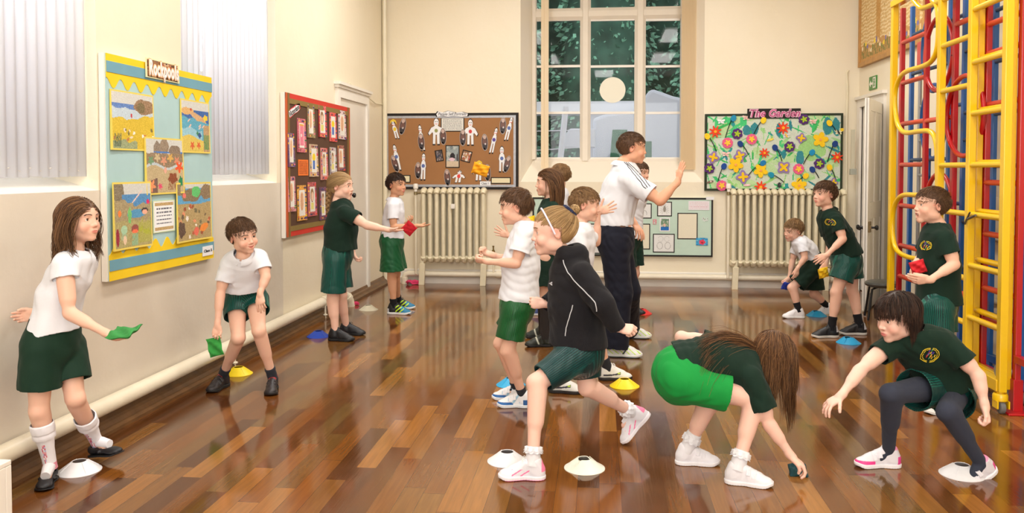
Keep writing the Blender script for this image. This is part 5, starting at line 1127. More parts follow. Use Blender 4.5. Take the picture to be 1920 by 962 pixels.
def wrinkle(X, Y, Z, seed, amp, sc=1.):
    r = np.random.RandomState(seed); o = 0
    for i in range(5):
        d = r.normal(size=3); d[2] *= .7; d /= np.linalg.norm(d); f = r.uniform(28, 75) * sc; g = r.normal(size=3); g /= np.linalg.norm(g)
        ph = X * d[0] + Y * d[1] + Z * d[2]; wv = X * g[0] + Y * g[1] + Z * g[2]
        t = np.sin(f * ph + 2.2 * np.sin(15 * wv + r.uniform(0, 6)) + r.uniform(0, 6)); gate = .5 + .5 * np.sin(r.uniform(9, 17) * wv + r.uniform(0, 6))
        o = o + (np.abs(t) ** 1.5 * -1 + .5) * gate
    return (o * amp * .5).astype(np.float32)
class Cloth:
    """a garment: an outer and an inner skin, open where it is cut"""
    def __init__(s, th=.006): s.o = []; s.x = []; s.th = th
    def add(s, pr, cut=None, k=.02): s.o.append((pr, cut, k))
    def sub(s, pr): s.x.append(pr)
    def build(s, name, m, parent, h=.0035, seed=0, wr=.003, attrs=None, col=None, wsc=1.):
        lo = np.min([p.lo for p, _, _ in s.o], 0) - .02; hi = np.max([p.hi for p, _, _ in s.o], 0) + .02
        A = Grid(lo, hi, h); B = Grid(lo, hi, h)
        for p, c, k in s.o: A.apply(cutp(p, *c) if c else p, 'add', k); B.apply(cutp(p, *[(V3(o_) + unit(n_) * (s.th + .004), n_) for o_, n_ in c]) if c else p, 'add', k)
        X, Y, Z = A.xyz()
        if wr: w = wrinkle(X, Y, Z, seed, wr, wsc); A.a += w; B.a += w
        A.a = np.maximum(A.a, -(B.a + s.th)); p0, c0, k0 = s.o[0]; T = Grid(lo, hi, h); T.apply(cutp(p0, *c0) if c0 else p0, 'add', 0); B = Grid(lo, hi, h); B.apply(p0, 'add', 0)
        if wr: T.a += w; B.a += w
        A.a = np.minimum(A.a, np.maximum(T.a, -(B.a + s.th)))
        for p in s.x: A.apply(p, 'sub', 0)
        p, q = A.mesh()
        at = attrs(p) if attrs else None; cl = col(p) if col else None
        return mkmesh(name, p, q, m, parent, col=cl, attrs=at), A, (p, q)
# ------------------------------------------------------------------ people materials
def skinmat(name, c):
    return mat(name, C(*c), .5, attr='Col', spec=.35, sss=.12)
def clothmat(name, c, rough=.85, stripe=None, sheen=.04, freq=1., weave=.12, spec=.3, sat=0):
    if name in _M: return _M[name]
    m = mat(name, C(*c), rough, bump=weave, bscale=420, sheen=sheen, spec=spec)
    if stripe:
        n = m.node_tree.nodes; L = m.node_tree.links; b = n['Principled BSDF']
        a = n.new('ShaderNodeAttribute'); a.attribute_name = 'u'
        k = n.new('ShaderNodeMath'); k.operation = 'FRACT'; L.new(a.outputs['Fac'], k.inputs[0])
        r = n.new('ShaderNodeValToRGB'); e = r.color_ramp.elements; r.color_ramp.interpolation = 'LINEAR'
        e[0].position = .0; e[0].color = C(*c); e[1].position = .55; e[1].color = C(*c)
        q = e.new(.68); q.color = C(*stripe); q = e.new(.86); q.color = C(*stripe); q = e.new(1.0); q.color = C(*c)
        L.new(k.outputs[0], r.inputs[0]); L.new(r.outputs[0], b.inputs['Base Color'])
        r2 = n.new('ShaderNodeMapRange'); r2.inputs['From Min'].default_value = .5; r2.inputs['From Max'].default_value = .75; r2.inputs['To Min'].default_value = rough; r2.inputs['To Max'].default_value = max(.25, rough - .25)
        L.new(k.outputs[0], r2.inputs[0]); L.new(r2.outputs[0], b.inputs['Roughness'])
    return m
def hairmat(name, c, c2=None):
    if name in _M: return _M[name]
    m = mat(name, C(*c), .5, spec=.3)
    n = m.node_tree.nodes; L = m.node_tree.links; b = n['Principled BSDF']
    a = n.new('ShaderNodeAttribute'); a.attribute_name = 't'
    r = n.new('ShaderNodeValToRGB'); r.color_ramp.elements[0].color = C(*c); r.color_ramp.elements[1].color = C(*(c2 or [min(255, int(x * 1.45 + 12)) for x in c]))
    L.new(a.outputs['Fac'], r.inputs[0]); L.new(r.outputs[0], b.inputs['Base Color'])
    return m
M_eyew = mat('eye_white', C(236, 232, 228), .2); M_pup = mat('pupil', C(22, 16, 14), .1); M_tooth = mat('teeth', C(238, 232, 220), .3)
M_mouth = mat('mouth_inside', C(120, 40, 40), .5)
# ------------------------------------------------------------------ head
class HeadFrame:
    def __init__(s, c, fwd, up, k=1.0):
        s.c = V3(c); s.F = unit(fwd); u = V3(up); u = unit(u - s.F * (u @ s.F)); s.U = u; s.R = np.cross(s.F, s.U); s.k = k; s.M = np.stack([s.R, s.F, s.U], 1)
    def p(s, x, y, z): return s.c + s.k * (s.R * x + s.F * y + s.U * z)
    def inv(s, P): return ((P - s.c) @ s.M) / s.k
    def rot(s, ax=0., az=0., ay=0.):   # local rotation about R (pitch), then U
        ca, sa = math.cos(ax), math.sin(ax); cz, sz = math.cos(az), math.sin(az); cy, sy = math.cos(ay), math.sin(ay)
        return s.M @ np.array([[cz, -sz, 0], [sz, cz, 0], [0, 0, 1]]) @ np.array([[1, 0, 0], [0, ca, -sa], [0, sa, ca]]) @ np.array([[cy, 0, sy], [0, 1, 0], [-sy, 0, cy]])
def head_prims(H, mouth='calm', adult=False, chub=0.):
    k = H.k; E = lambda c, r, R=None: ell(H.p(*c), [q * k for q in r], H.M if R is None else R); A = []; f = A.append
    f(('add', E((0, -.014, .030), (.0725, .090, .077)), .02)); f(('add', E((0, .020, .022), (.067, .066, .064)), .02))
    f(('add', E((0, .026, -.028), (.0545 + chub, .055, .068)), .025)); f(('add', E((0, .036, -.066), (.0365 + chub, .038, .034)), .02))
    f(('add', E((0, .066, -.089), (.018, .015, .014 + (.003 if adult else 0))), .018))
    for s in (-1, 1):
        f(('add', E((s * .034, .055, -.036), (.024, .022, .024)), .018))
        f(('add', E((s * .043, .0, -.056), (.0165 + chub, .034, .025)), .022))
        f(('add', E((s * .027, .070, .0185), (.020, .010, .0068)), .012))
        f(('sub', E((s * .0305, .0985, .001), (.020, .026, .013)), .014))
    f(('add', cap(H.p(0, .078, .008), H.p(0, .0895, -.025), .006 * k, .0085 * k), .012)); f(('add', E((0, .0925, -.029), (.0088, .009, .0078)), .006))
    for s in (-1, 1):
        f(('add', E((s * .0105, .084, -.032), (.0066, .0085, .0066)), .006)); f(('sub', E((s * .0055, .0895, -.0390), (.0030, .0042, .0028)), .002))
    f(('add', E((0, .0705, -.058), (.026, .0165, .020)), .014))
    def chain(z0, w, c, r0, r1, op, kk, dy=0., n=6):
        P = []
        for i in range(n + 1):
            x = w * (2 * i / n - 1); P.append((H.p(x, .072 + .0165 * math.sqrt(max(0, 1 - (x / .0275) ** 2)) + dy, z0 + c * (x / w) ** 2), (r0 + (r1 - r0) * abs(x / w) ** 2) * k))
        for (p, ra), (q, rb) in zip(P[:-1], P[1:]): f((op, cap(p, q, ra, rb), kk))
    if mouth == 'calm':
        chain(-.0542, .0195, .0010, .0036, .0018, 'add', .003, -.0016); chain(-.0630, .0170, .0030, .0044, .0020, 'add', .003, -.0022); chain(-.0588, .0210, .0010, .0010, .0008, 'sub', .002, .0024)
    elif mouth == 'smile':
        chain(-.0542, .0240, .0095, .0030, .0014, 'add', .003, -.0026); chain(-.0675, .0215, .0145, .0036, .0016, 'add', .003, -.0042); chain(-.0602, .0250, .0105, .0050, .0014, 'sub', .002, .0012)
        for s in (-1, 1): f(('add', E((s * .037, .060, -.036), (.018, .016, .016)), .014))
    elif mouth == 'open':
        chain(-.0520, .0205, .0030, .0038, .0020, 'add', .003, -.0006); chain(-.0800, .0175, .0150, .0044, .0022, 'add', .003, -.006); f(('add', E((0, .060, -.098), (.018, .015, .014)), .015))
        f(('sub', E((0, .087, -.0655), (.0195, .022, .0125)), .003))
    for s in (-1, 1):
        R = H.rot(-.25, s * -.35)
        f(('add', E((s * .0745, -.010, -.006), (.0075, .0165, .026), R), .006)); f(('sub', E((s * .0825, -.007, -.003), (.006, .0095, .0165), R), .003))
    for s in (-1, 1):
        f(('add', E((s * .0305, .0640, .0005), (.0168, .0146, .0142)), .006)); f(('sub', E((s * .0305, .0810, -.0006), (.0140, .0125, .0064), H.rot(0, 0, s * .10)), .0015))
    return A
def head_colour(H, P, base, lip=(196, 108, 98), blush=1., mouth='calm'):
    L = H.inv(P); col = np.tile(s2l(base), (len(P), 1)); x, y, z = L.T
    def mixin(w, c): nonlocal col; w = np.clip(w, 0, 1)[:, None]; col = col * (1 - w) + s2l(c) * w
    m = np.maximum(0, 1 - ((np.abs(x) - .040) / .024) ** 2 - ((z + .036) / .024) ** 2) * (y > .03); mixin(m * .3 * blush, (226, 128, 110))
    m = np.maximum(0, 1 - (x / .016) ** 2 - ((z + .032) / .014) ** 2) * (y > .085); mixin(m * .25 * blush, (222, 130, 112))
    cz = dict(calm=0, smile=.011, open=.008)[mouth] * (x / .02) ** 2; zc = -.059 if mouth != 'open' else -.064; hz = .0105 if mouth != 'open' else .0165
    m = (1 - ((x) / .0225) ** 2 - ((z - cz - zc) / hz) ** 2) * (y > .070); mixin(m * 1.6, lip); m2 = m * (np.hypot(x / .02, (z - cz - zc) / .006) < 1) * (y < .0805); mixin(m2 * 3 * (mouth != 'calm'), (120, 44, 44))
    m = (np.abs(x) > .068) * (np.hypot(y + .008, z + .005) < .03); mixin(m * .35, (222, 120, 100))
    return col
def head_parts(H, parent, iris=(90, 60, 40), brow=(80, 55, 38), mouth='calm', adult=False, gaze=(0, 0), surf=None):
    k = H.k; ec = lambda s: H.p(s * .0305, .0635, -.0004); EY = {s: MB().lathe([(math.sin(a) * .0130 * k, -math.cos(a) * .0130 * k) for a in np.linspace(0, math.pi, 14)], ec(s), H.F, 20).build('eye', M_eyew, parent, smooth=True) for s in (-1, 1)}
    mi = mat('iris_%d_%d_%d' % iris, C(*iris), .15)
    for s in (-1, 1):
        d = unit(H.F + H.R * (-s) * .02 + H.R * gaze[0] + H.U * gaze[1])
        mb = MB(); mp = MB(); mb.lathe([(.0064 * k, 0), (.0055 * k, .0012 * k), (0, .0019 * k)], ec(s) + d * .0113 * k, d, 18); mp.lathe([(.0031 * k, 0), (.002 * k, .0006 * k), (0, .0008 * k)], ec(s) + d * .0128 * k, d, 12)
        mb.build('iris', mi, EY[s], smooth=True); mp.build('pupil', M_pup, EY[s], smooth=True)
    rr = random.Random(5)
    L_ = H.inv(surf) if surf is not None else np.zeros((1, 3)); L_ = L_[(L_[:, 1] > .02) & (np.abs(L_[:, 2] - .02) < .025)]
    def ys(x, z, sg=1):
        d = np.hypot(L_[:, 0] - x * sg, L_[:, 2] - z); m = d < .0035
        return (float(L_[m, 1].max()) if m.any() else .06) + .0004
    for s in (-1, 1):
        mb = MB()
        for i in range(52):
            t = i / 51; x = .012 + .034 * t; z = .0200 + .0055 * math.sin(t * 2.5) - .003 * t + rr.uniform(-.0014, .0014) * (1.5 if adult else 1); x2, z2 = x + .006, z + .001 + rr.uniform(-.001, .0015)
            mb.tube([H.p(s * x, ys(x, z, s), z), H.p(s * (x + x2) / 2, ys((x + x2) / 2, z, s) + .0006, (z + z2) / 2), H.p(s * x2, ys(x2, z2, s), z2)], [.0008 * k, .0007 * k, .0002 * k], 4, caps=False)
        mb.build('eyebrow', mat('brow_%d_%d_%d' % brow, C(*brow), .6), parent, smooth=True)
    for s in (-1, 1):
        pts = [H.p(s * (.0305 + .0138 * math.cos(a)), .0635 + math.sqrt(max(0, .0142 ** 2 - (.0128 * math.cos(a)) ** 2 - (.006 * math.sin(a)) ** 2)) + .0006, -.0006 + .0066 * math.sin(a)) for a in np.linspace(.1, math.pi - .1, 11)]
        MB().tube(pts, .0009 * k, 5).build('eyelash', mat('lash', C(45, 32, 28), .6), EY[s], smooth=True)
    if mouth in ('smile', 'open'):
        z0 = -.0578 if mouth == 'smile' else -.0575; mb = MB()
        for i in range(8):
            a = (i - 3.5) / 3.5 * .75; c0 = H.p(.017 * math.sin(a) * 1.05, .0635 + .016 * math.cos(a), z0 + .004 * (a / .75) ** 2)
            mb.lathe([(0, -.0036 * k), (.0021 * k, -.0032 * k), (.0025 * k, 0), (.0022 * k, .0035 * k)], c0, H.U, 8)
        mb.build('teeth', M_tooth, parent, smooth=True)
# ------------------------------------------------------------------ hands
def hand_prims(w, d, n, thumb, k=1., curl=(.3, .3, .3, .3), spread=.12, th=(.5, .4), splay=None):
    """w wrist, d direction of the palm, n normal out of the palm side, thumb = +1/-1 side (along d x n), th = (abduction, curl)"""
    w = V3(w); d = unit(d); n = V3(n); n = unit(n - d * (n @ d)); s = np.cross(d, n)
    s = s * ((1. if s @ V3(thumb) >= 0 else -1.) if hasattr(thumb, '__len__') else thumb)  # s points to the thumb side
    P = lambda a, b, c: w + k * (d * a + s * b + n * c); A = []
    A.append((cap(P(-.012, 0, 0), P(.012, 0, 0), .0185 * k, .018 * k), .012))
    M = np.stack([d, s, n], 1)
    A.append((ell(P(.040, .000, .001), [.036 * k, .029 * k, .0125 * k], M), .012)); A.append((ell(P(.058, -.002, 0), [.018 * k, .029 * k, .0105 * k], M), .01))
    A.append((ell(P(.026, .014, .006), [.022 * k, .014 * k, .012 * k], M), .01))  # thumb mound
    base = [(.070, .0235), (.073, .0080), (.070, -.0075), (.063, -.0215)]; ln = [(.026, .017, .014), (.029, .019, .015), (.027, .018, .0145), (.021, .014, .012)]; rd = [.0076, .0079, .0074, .0065]
    for i in range(4):
        c = curl[i]; c = (c, c * 1.1, c * .8) if not hasattr(c, '__len__') else c
        ang = (spread * (1.5 - i)) if splay is None else splay[i]; fd = d * math.cos(ang) + s * math.sin(ang)
        p = P(base[i][0], base[i][1], 0); a = 0; r = rd[i] * k
        A.append((cap(P(.035, base[i][1] * .75, 0), p, .009 * k, r * 1.02), .006))
        for j in range(3):
            a += c[j]; q = p + k * ln[i][j] * (fd * math.cos(a) + n * math.sin(a)); r2 = r * (.93 if j < 2 else .86); A.append((cap(p, q, r, r2), .0015)); p, r = q, r2
    ab, cu = th; p = P(.020, .020, .006); td = d * math.cos(ab) + s * math.sin(ab); r = .0095 * k; a = 0
    for j, L in enumerate((.030, .024, .019)):
        a += cu * (.3 if j == 0 else 1); q = p + k * L * (td * math.cos(a) + unit(n * .8 - s * .5 * (1 if ab > .2 else 0)) * math.sin(a)); A.append((cap(p, q, r, r * .9), .004)); p = q; r *= .9
    return A
# ------------------------------------------------------------------ hair
def strands(name, lines, r, m, parent, tint=None, taper=.35):
    """lines: list of (n,3) arrays -> thin three-sided tubes with a per-lock tint"""
    Vs = []; Fs = []; T = []; k = 0; rr = np.random.RandomState(len(lines))
    for li, P in enumerate(lines):
        P = np.asarray(P); m_ = len(P); d = np.gradient(P, axis=0); d /= np.linalg.norm(d, axis=1, keepdims=True) + 1e-9
        ref = np.array([.31, .47, .82]) if abs(d[:, 2]).mean() < .85 else np.array([.9, .4, .1]); u = np.cross(d, ref); u /= np.linalg.norm(u, axis=1, keepdims=True) + 1e-9; w = np.cross(d, u)
        rs = r * (1 - (1 - taper) * np.linspace(0, 1, m_) ** 2); rs[0] *= .6
        ring = np.stack([P + rs[:, None] * (u * math.cos(a) + w * math.sin(a)) for a in (0, 2.094, 4.189)], 1).reshape(-1, 3); Vs.append(ring)
        i = np.arange(m_ - 1)[:, None] * 3 + k; f = np.concatenate([np.stack([i[:, 0] + a, i[:, 0] + b, i[:, 0] + 3 + b, i[:, 0] + 3 + a], 1) for a, b in ((0, 1), (1, 2), (2, 0))]); Fs.append(f)
        T.append(np.full(len(ring), rr.rand() ** 1.3)); k += len(ring)
    return mkmesh(name, np.concatenate(Vs), np.concatenate(Fs), m, parent, attrs={'t': np.concatenate(T)})
def scalp_ok(x, y, z, style):
    """hair grows here? local head coordinates on a unit direction"""
    line = .040 if style != 'fringe' else .038
    front = z > line + .020 * (abs(x) / .07) ** 2 - max(0, (.05 - y)) * 1.35
    if y > .02: return z > line - (.0 if abs(x) < .045 else .015) and z > -.0
    if y > -.012: return z > -.004 + (y + .012) * 1.2       # above and in front of the ear
    return z > (-.052 if y < -.03 else -.03)
def scalp_points(n, seed, style='short'):
    r = np.random.RandomState(seed); out = []
    while len(out) < n:
        v = r.normal(size=3); v /= np.linalg.norm(v); c = np.array([0, -.012, .026]); p = c + v * np.array([.0745, .093, .080])
        if scalp_ok(p[0], p[1], p[2], style): out.append((p, v))
    return out
SC = np.array([0, -.012, .026]); SR = np.array([.0745, .093, .080])
def push(p, e=0.0):
    """keep a strand point outside the skull (local coordinates)"""
    q = (p - SC) / (SR + e); l = np.linalg.norm(q)
    return SC + (q / l) * (SR + e) if l < 1 else p
def hair_cap(H, name, m, parent, h=.003, thick=.008, front=.042, nape=-.055, extra=None, rough=.0018, seed=1, side=0.0, puff=0.0):
    """close-lying mass of hair under the strands"""
    thick = min(thick, .0055); k = H.k; lo = H.c - .16 * k; hi = H.c + .16 * k; G = Grid(lo, hi, h)
    G.apply(ell(H.p(*SC), (SR + thick) * k, H.M), 'add', 0); G.apply(ell(H.p(0, -.032, -.004), [(.062 + thick * .4) * k, (.056 + thick * .5) * k, .056 * k], H.M), 'add', .02 * k)
    X, Y, Z = G.xyz(); P0 = [X - H.c[0], Y - H.c[1], Z - H.c[2]]
    x, y, z = [(P0[0] * H.M[0, i] + P0[1] * H.M[1, i] + P0[2] * H.M[2, i]) / k for i in range(3)]
    face = np.maximum(y + .004 - .010 * np.clip((z - .0) / .03, -1, 1), front + .012 * (x / .06) ** 2 - z)   # region in front and below the hairline: inside when <0
    keepf = np.maximum(-(y - (.004)), 0)
    d1 = np.minimum((front - .25 * (np.abs(x) - .045).clip(0)) - z, y - .006)    # >0 -> outside hair
    G.a = np.maximum(G.a, d1 * k)
    ear = np.minimum((.006 + side) - z, y + .030); G.a = np.maximum(G.a, ear * k)
    G.a = np.maximum(G.a, (nape - z) * k)
    r = np.random.RandomState(seed); an = np.arctan2(x, -y + .02); G.a += (np.sin(an * 46 + 7 * np.sin(z * 40 + seed)) * rough * k).astype(np.float32) * .35 + (np.sin(an * 17 + 3 * np.sin(z * 25)) * rough * k * .25).astype(np.float32)
    for e in (extra or []): G.apply(e, 'add', .01)
    p, q = G.mesh(); return mkmesh(name, p, q, m, parent, attrs={'t': np.full(len(p), .25)})

# ================================================================== FIGURES
def lerp(a, b, t): return V3(a) * (1 - t) + V3(b) * t
def hair_lines(H, n, seed, length, style='short', step=.006, flow=None, grav=.0, lift=.006, jit=.25, colliders=(), part=None, lo=.6, puff=.003, clump=0, follow=False):
    """grow hair from the scalp in head coordinates; gravity is the world's"""
    k = H.k; r = np.random.RandomState(seed); g = H.M.T @ np.array([0, 0, -1.]); out = []; W0 = np.array([.012, -.055, .088])
    cols = [(H.inv(V3(c)), rr / k) for c, rr in colliders]
    for p, v in scalp_points(n, seed, style):
        nrm = (p - SC) / SR ** 2; nrm /= np.linalg.norm(nrm)
        if flow: d = flow(p, r)
        else: d = p - W0
        d = d - nrm * (d @ nrm); d /= np.linalg.norm(d) + 1e-9; d = d + r.normal(size=3) * jit * .5; L = length(p, r) if callable(length) else length * r.uniform(lo, 1.05)
        gv = grav(p) if callable(grav) else grav; m_ = max(3, int(L / step)); e0 = .0035 + r.uniform(.0, lift); P_ = [push(p, .002)]; pos = p.copy(); gj = g + r.normal(size=3) * jit * .3
        for i in range(m_):
            t = (i + 1) / m_
            if follow: d = flow(pos, r); d = d / (np.linalg.norm(d) + 1e-9)
            dd = d * (1 - min(1, gv * t * 1.6)) + gj * min(1, gv * t * 1.6 + (.15 if gv else 0)); q = (pos - SC) / SR
            if np.linalg.norm(q) < 1.35:
                nn = (pos - SC) / SR ** 2; nn /= np.linalg.norm(nn); c = dd @ nn
                if c < 0: dd = dd - nn * c
            dd = dd / (np.linalg.norm(dd) + 1e-9); pos = pos + dd * (L / m_); pos = push(pos, e0 + puff * min(1, t * 2))
            for c_, rr in cols:
                w = pos - c_; l = np.linalg.norm(w)
                if l < rr: pos = c_ + w / l * rr
            d = d * .9 + dd * .1; P_.append(pos)
        P_ = np.array(P_); out.append(H.c + k * (P_ @ H.M.T))
    return out
SHOE_L = .21
def shoe(o, fwd, up, k, parent, name, colf, sole_col, kind='trainer', m=None, lab=None, mir=1, h=.0026):
    F = unit(fwd); U = V3(up); U = unit(U - F * (U @ F)); R = np.cross(F, U) * mir; o = V3(o); M = np.stack([R, F, U], 1)
    lo = np.array([-.06, -.095, -.01]); hi = np.array([.06, .145, .125]); G = Grid(lo, hi, h)
    def foot2(X, Y, e=0):
        d = None
        for (cx, cy, r) in ((0.001, -.050, .0285), (.001, -.015, .0255), (.003, .035, .0275), (.001, .075, .0345), (-.004, .098, .0275)):
            q = np.sqrt((X - cx) ** 2 + (Y - cy) ** 2) - r - e
            if d is None: d = q
            else: mm = np.maximum(.03 - np.abs(d - q), 0) / .03; d = np.minimum(d, q) - mm * mm * .0075
        return d
    # upper
    mj = kind == 'maryjane'
    U_ = [ell((0, -.045, .034), (.029, .036, .040 if not mj else .026)), ell((0, .085, .020), (.034, .043, .026 if not mj else .020)), ell((.002, .03, .028), (.029, .055, .028 if not mj else .018))]
    if not mj: U_ += [cap((0, .062, .040), (0, .005, .066), .022, .024), cap((0, -.035, .05), (0, -.035, .075 if kind != 'high' else .09), .030, .031)]
    for p in U_: G.apply(p, 'add', .02)
    X, Y, Z = G.xyz(); G.a = np.maximum(G.a, np.maximum(foot2(X, Y, .001), .012 * (not mj) + .004 * mj - Z))
    if mj:
        G.apply(ell((0, .035, .048), (.022, .040, .024)), 'sub', .004); G.apply(cap((0, -.035, .05), (0, -.02, .1), .022, .03), 'sub', .003); G.apply(cutp(cap((-.034, .018, .028), (.034, .018, .028), .0085), ), 'add', .002)
        G.apply(cap((-.03, .02, .026), (0, .022, .047), .0075), 'add', .003); G.apply(cap((0, .022, .047), (.03, .02, .026), .0075), 'add', .003)
    else:
        G.apply(cap((0, -.028, .062), (0, -.02, .12), .0235, .028), 'sub', .004)
        G.apply(cap((0, .004, .070), (0, -.004, .094), .013, .012), 'add', .006)
    p, q = G.mesh(); c = s2l(np.clip(colf(p), 0, 255)); P = o + k * (p @ M.T)
    if mir < 0: q = q[:, ::-1]
    sh = mkmesh(name, P, q, m or mat('shoe_upper', attr='Col', rough=.45, bump=.1, bscale=300), parent, col=c)
    if lab: sh['label'] = lab
    # sole
    G = Grid(lo, hi, h); X, Y, Z = G.xyz(); th = .019 if not mj else .009; spring = .010 * np.clip((Y - .08) / .04, 0, 1) ** 2
    G.a = np.maximum(foot2(X, Y, .0035), np.maximum(spring - Z + .0005, Z - th - spring * .6)).astype(np.float32)
    if not mj: G.a += (np.abs(np.sin(Y * 260)) * .0009 * (Z < .010)).astype(np.float32)
    p, q = G.mesh(); P = o + k * (p @ M.T)
    if mir < 0: q = q[:, ::-1]
    mkmesh('sole', P, q, mat('sole_paint', attr='Col', rough=.6), sh, col=s2l(sole_col(p) if callable(sole_col) else np.tile(sole_col, (len(p), 1))))
    W = lambda x, y, z: o + k * (M @ np.array([x, y, z]))
    if kind in ('trainer', 'high'):
        mb = MB()
        for i in range(5):
            y = .058 - i * .013; z = .0625 + i * .0075; mb.tube([W(-.017, y, z - .007), W(0, y + .002, z), W(.017, y, z - .007)], .0021 * k, 6)
        for s in (-1, 1): mb.tube([W(0, .004, .094), W(s * .012, .014, .099), W(s * .02, .024, .088), W(s * .010, .02, .082), W(0, .006, .093)], .0016 * k, 5)
        mb.build('laces', mat('lace_%d' % (int(colf(np.array([[0, .05, .06]]))[0][0]) // 50), C(*[min(255, v + 12) for v in colf(np.array([[0, .05, .06]]))[0]]), .8), sh, smooth=True)
    if kind == 'strap':
        for y, z in ((.046, .0665), (.022, .078)):
            mb = MB(); a = [W(-.030, y, z - .028), W(-.021, y + .002, z - .008), W(0, y + .003, z), W(.021, y + .002, z - .008), W(.030, y, z - .028)]
            for dy in (-.006, 0, .006): mb.tube([q_ + F * dy * k for q_ in a], .0042 * k, 6)
            mb.build('strap', mat('strap_%d' % int(colf(np.array([[.02, .03, .06]]))[0][0]), C(*colf(np.array([[.02, .03, .06]]))[0]), .5), sh, smooth=True)
    return sh
def flatcol(c): return lambda p: np.tile(np.array(c, float), (len(p), 1))
def figure(label, J, H, s=1., skin=(232, 186, 158), hands=None, arms_r=1., legs_r=1., mouth='calm', iris=(85, 60, 42), brow=(85, 60, 40), chub=0., h=.0042, neck_r=.037, face=True, adult=False, tights=None, group=None, lip=(204, 126, 112), gaze=(0, 0)):
    base = (lerp(J['ank'][0], J['ank'][1], .5)); t = thing('person', label, 'person', (base[0], base[1], 0))
    A = []; a = lambda pr, k=.02: A.append((pr, k)); sd = unit(V3(J['sh'][1]) - V3(J['sh'][0]))
    pel, nk = V3(J['pel']), V3(J['nk']); mid = V3(J.get('mid', lerp(pel, nk, .5)))
    a(slab([pel, mid, lerp(mid, nk, .7), nk], [(.088 * s, .066 * s), (.075 * s, .055 * s), (.082 * s, .054 * s), (.045 * s, .040 * s)], sd))
    a(cap(nk, H.p(0, -.018, -.075), neck_r * s * 1.12, neck_r * s * .96), .02); a(cap(H.p(0, -.018, -.075), H.p(0, -.01, -.03), neck_r * s * .96), .02)
    for i in (0, 1):
        sh, el, wr = V3(J['sh'][i]), V3(J['el'][i]), V3(J['wr'][i]); ar = arms_r * s * .95
        a(cap(lerp(sh, el, .12), el, .033 * ar, .0285 * ar), .012); a(cap(lerp(sh, el, .35), lerp(sh, el, .7), .0395 * ar, .0350 * ar), .02); a(cap(el, wr, .0275 * ar, .0182 * ar), .012); a(cap(lerp(el, wr, .12), lerp(el, wr, .42), .0285 * ar, .0255 * ar), .02)
        hp, kn, an = V3(J['hip'][i]), V3(J['kn'][i]), V3(J['ank'][i]); lr = legs_r * s * .93
        a(cap(hp, kn, .070 * lr, .045 * lr), .02); fwd = unit(V3(J['toe'][i]) - an)
        a(cap(kn, an, .043 * lr, .0265 * lr), .02); back = -unit(fwd - unit(an - kn) * (fwd @ unit(an - kn)))
        a(cap(lerp(kn, an, .14) + back * .010 * lr, lerp(kn, an, .48) + back * .008 * lr, .041 * lr, .034 * lr), .025)
        a(ell(kn - back * .016 * lr, [.030 * lr] * 3), .02)
        a(cap(an, an + fwd * .06 * s - np.array([0, 0, .02 * s]), .024 * s, .020 * s), .01)
    hp_ = []
    for i in (0, 1):
        hd = (hands or {}).get(i)
        if hd is None: hd = {}
        w = V3(J['wr'][i]); d = unit(hd.get('d', w - V3(J['el'][i]))); n = hd.get('n', (0, 0, -1)); kk = s * .93 * hd.get('k', 1)
        ps = hand_prims(w, d, n, hd.get('t', 1), kk, hd.get('curl', (.35, .4, .45, .5)), hd.get('spread', .06), hd.get('th', (.45, .4)), hd.get('splay'))
        for pr, k in ps: a(pr, k)
        hp_.append((w + d * .065 * kk, .105 * kk))
    allp = [p for p, _ in A]; lo = np.min([p.lo for p in allp], 0) - .02; hi = np.max([p.hi for p in allp], 0) + .02
    HP = head_prims(H, mouth, adult, chub) if face is not None else []
    hc = H.p(0, 0, -.0); hr = .128 * H.k
    balls = [(hc, hr)] + hp_
    meshes = []
    G = Grid(lo, hi, h)
    for p, k in A: G.apply(p, 'add', k)
    X, Y, Z = G.xyz(); dist = lambda c: np.sqrt((X - c[0]) ** 2 + (Y - c[1]) ** 2 + (Z - c[2]) ** 2)
    for c, r in balls: G.a = np.maximum(G.a, (r - dist(c)).astype(np.float32))
    meshes.append(G.mesh())
    for bi, (c, r) in enumerate(balls):
        hh = min(.0026 * H.k, h) if bi == 0 else min(.0026, h * .8)
        if h > .0045: hh = h * .62
        G = Grid(c - r - .01, c + r + .01, hh)
        for p, k in A: G.apply(p, 'add', k)
        if bi == 0:
            for op, p, k in HP: G.apply(p, op, k)
        X, Y, Z = G.xyz(); G.a = np.maximum(G.a, (dist(c) - r - .006).astype(np.float32))
        for c2, r2 in balls[:bi]: G.a = np.maximum(G.a, (r2 - dist(c2)).astype(np.float32))
        meshes.append(G.mesh())
    P = []; Q = []; n0 = 0
    for p, q in meshes: P.append(p); Q.append(q + n0); n0 += len(p)
    P = np.concatenate(P); Q = np.concatenate(Q); col = head_colour(H, P, skin, lip=lip, mouth=mouth)
    far = np.linalg.norm(P - hc, axis=1) > .15 * H.k; col[far] = s2l(skin)
    for i in (0, 1):   # warmer knees, elbows, finger ends
        for q_, rr in ((V3(J['kn'][i]), .05 * s), (V3(J['el'][i]), .04 * s)):
            w = np.clip(1 - np.linalg.norm(P - q_, axis=1) / rr, 0, 1)[:, None] * .3; col = col * (1 - w) + s2l((min(255, skin[0] + 2), skin[1] - 26, skin[2] - 26)) * w
    if tights:
        for i in (0, 1):
            pass
    body = mkmesh('body', P, Q, skinmat('skin', skin), t, col=col)
    if face: head_parts(H, t, iris, brow, mouth, adult, gaze, P[~far])
    return t
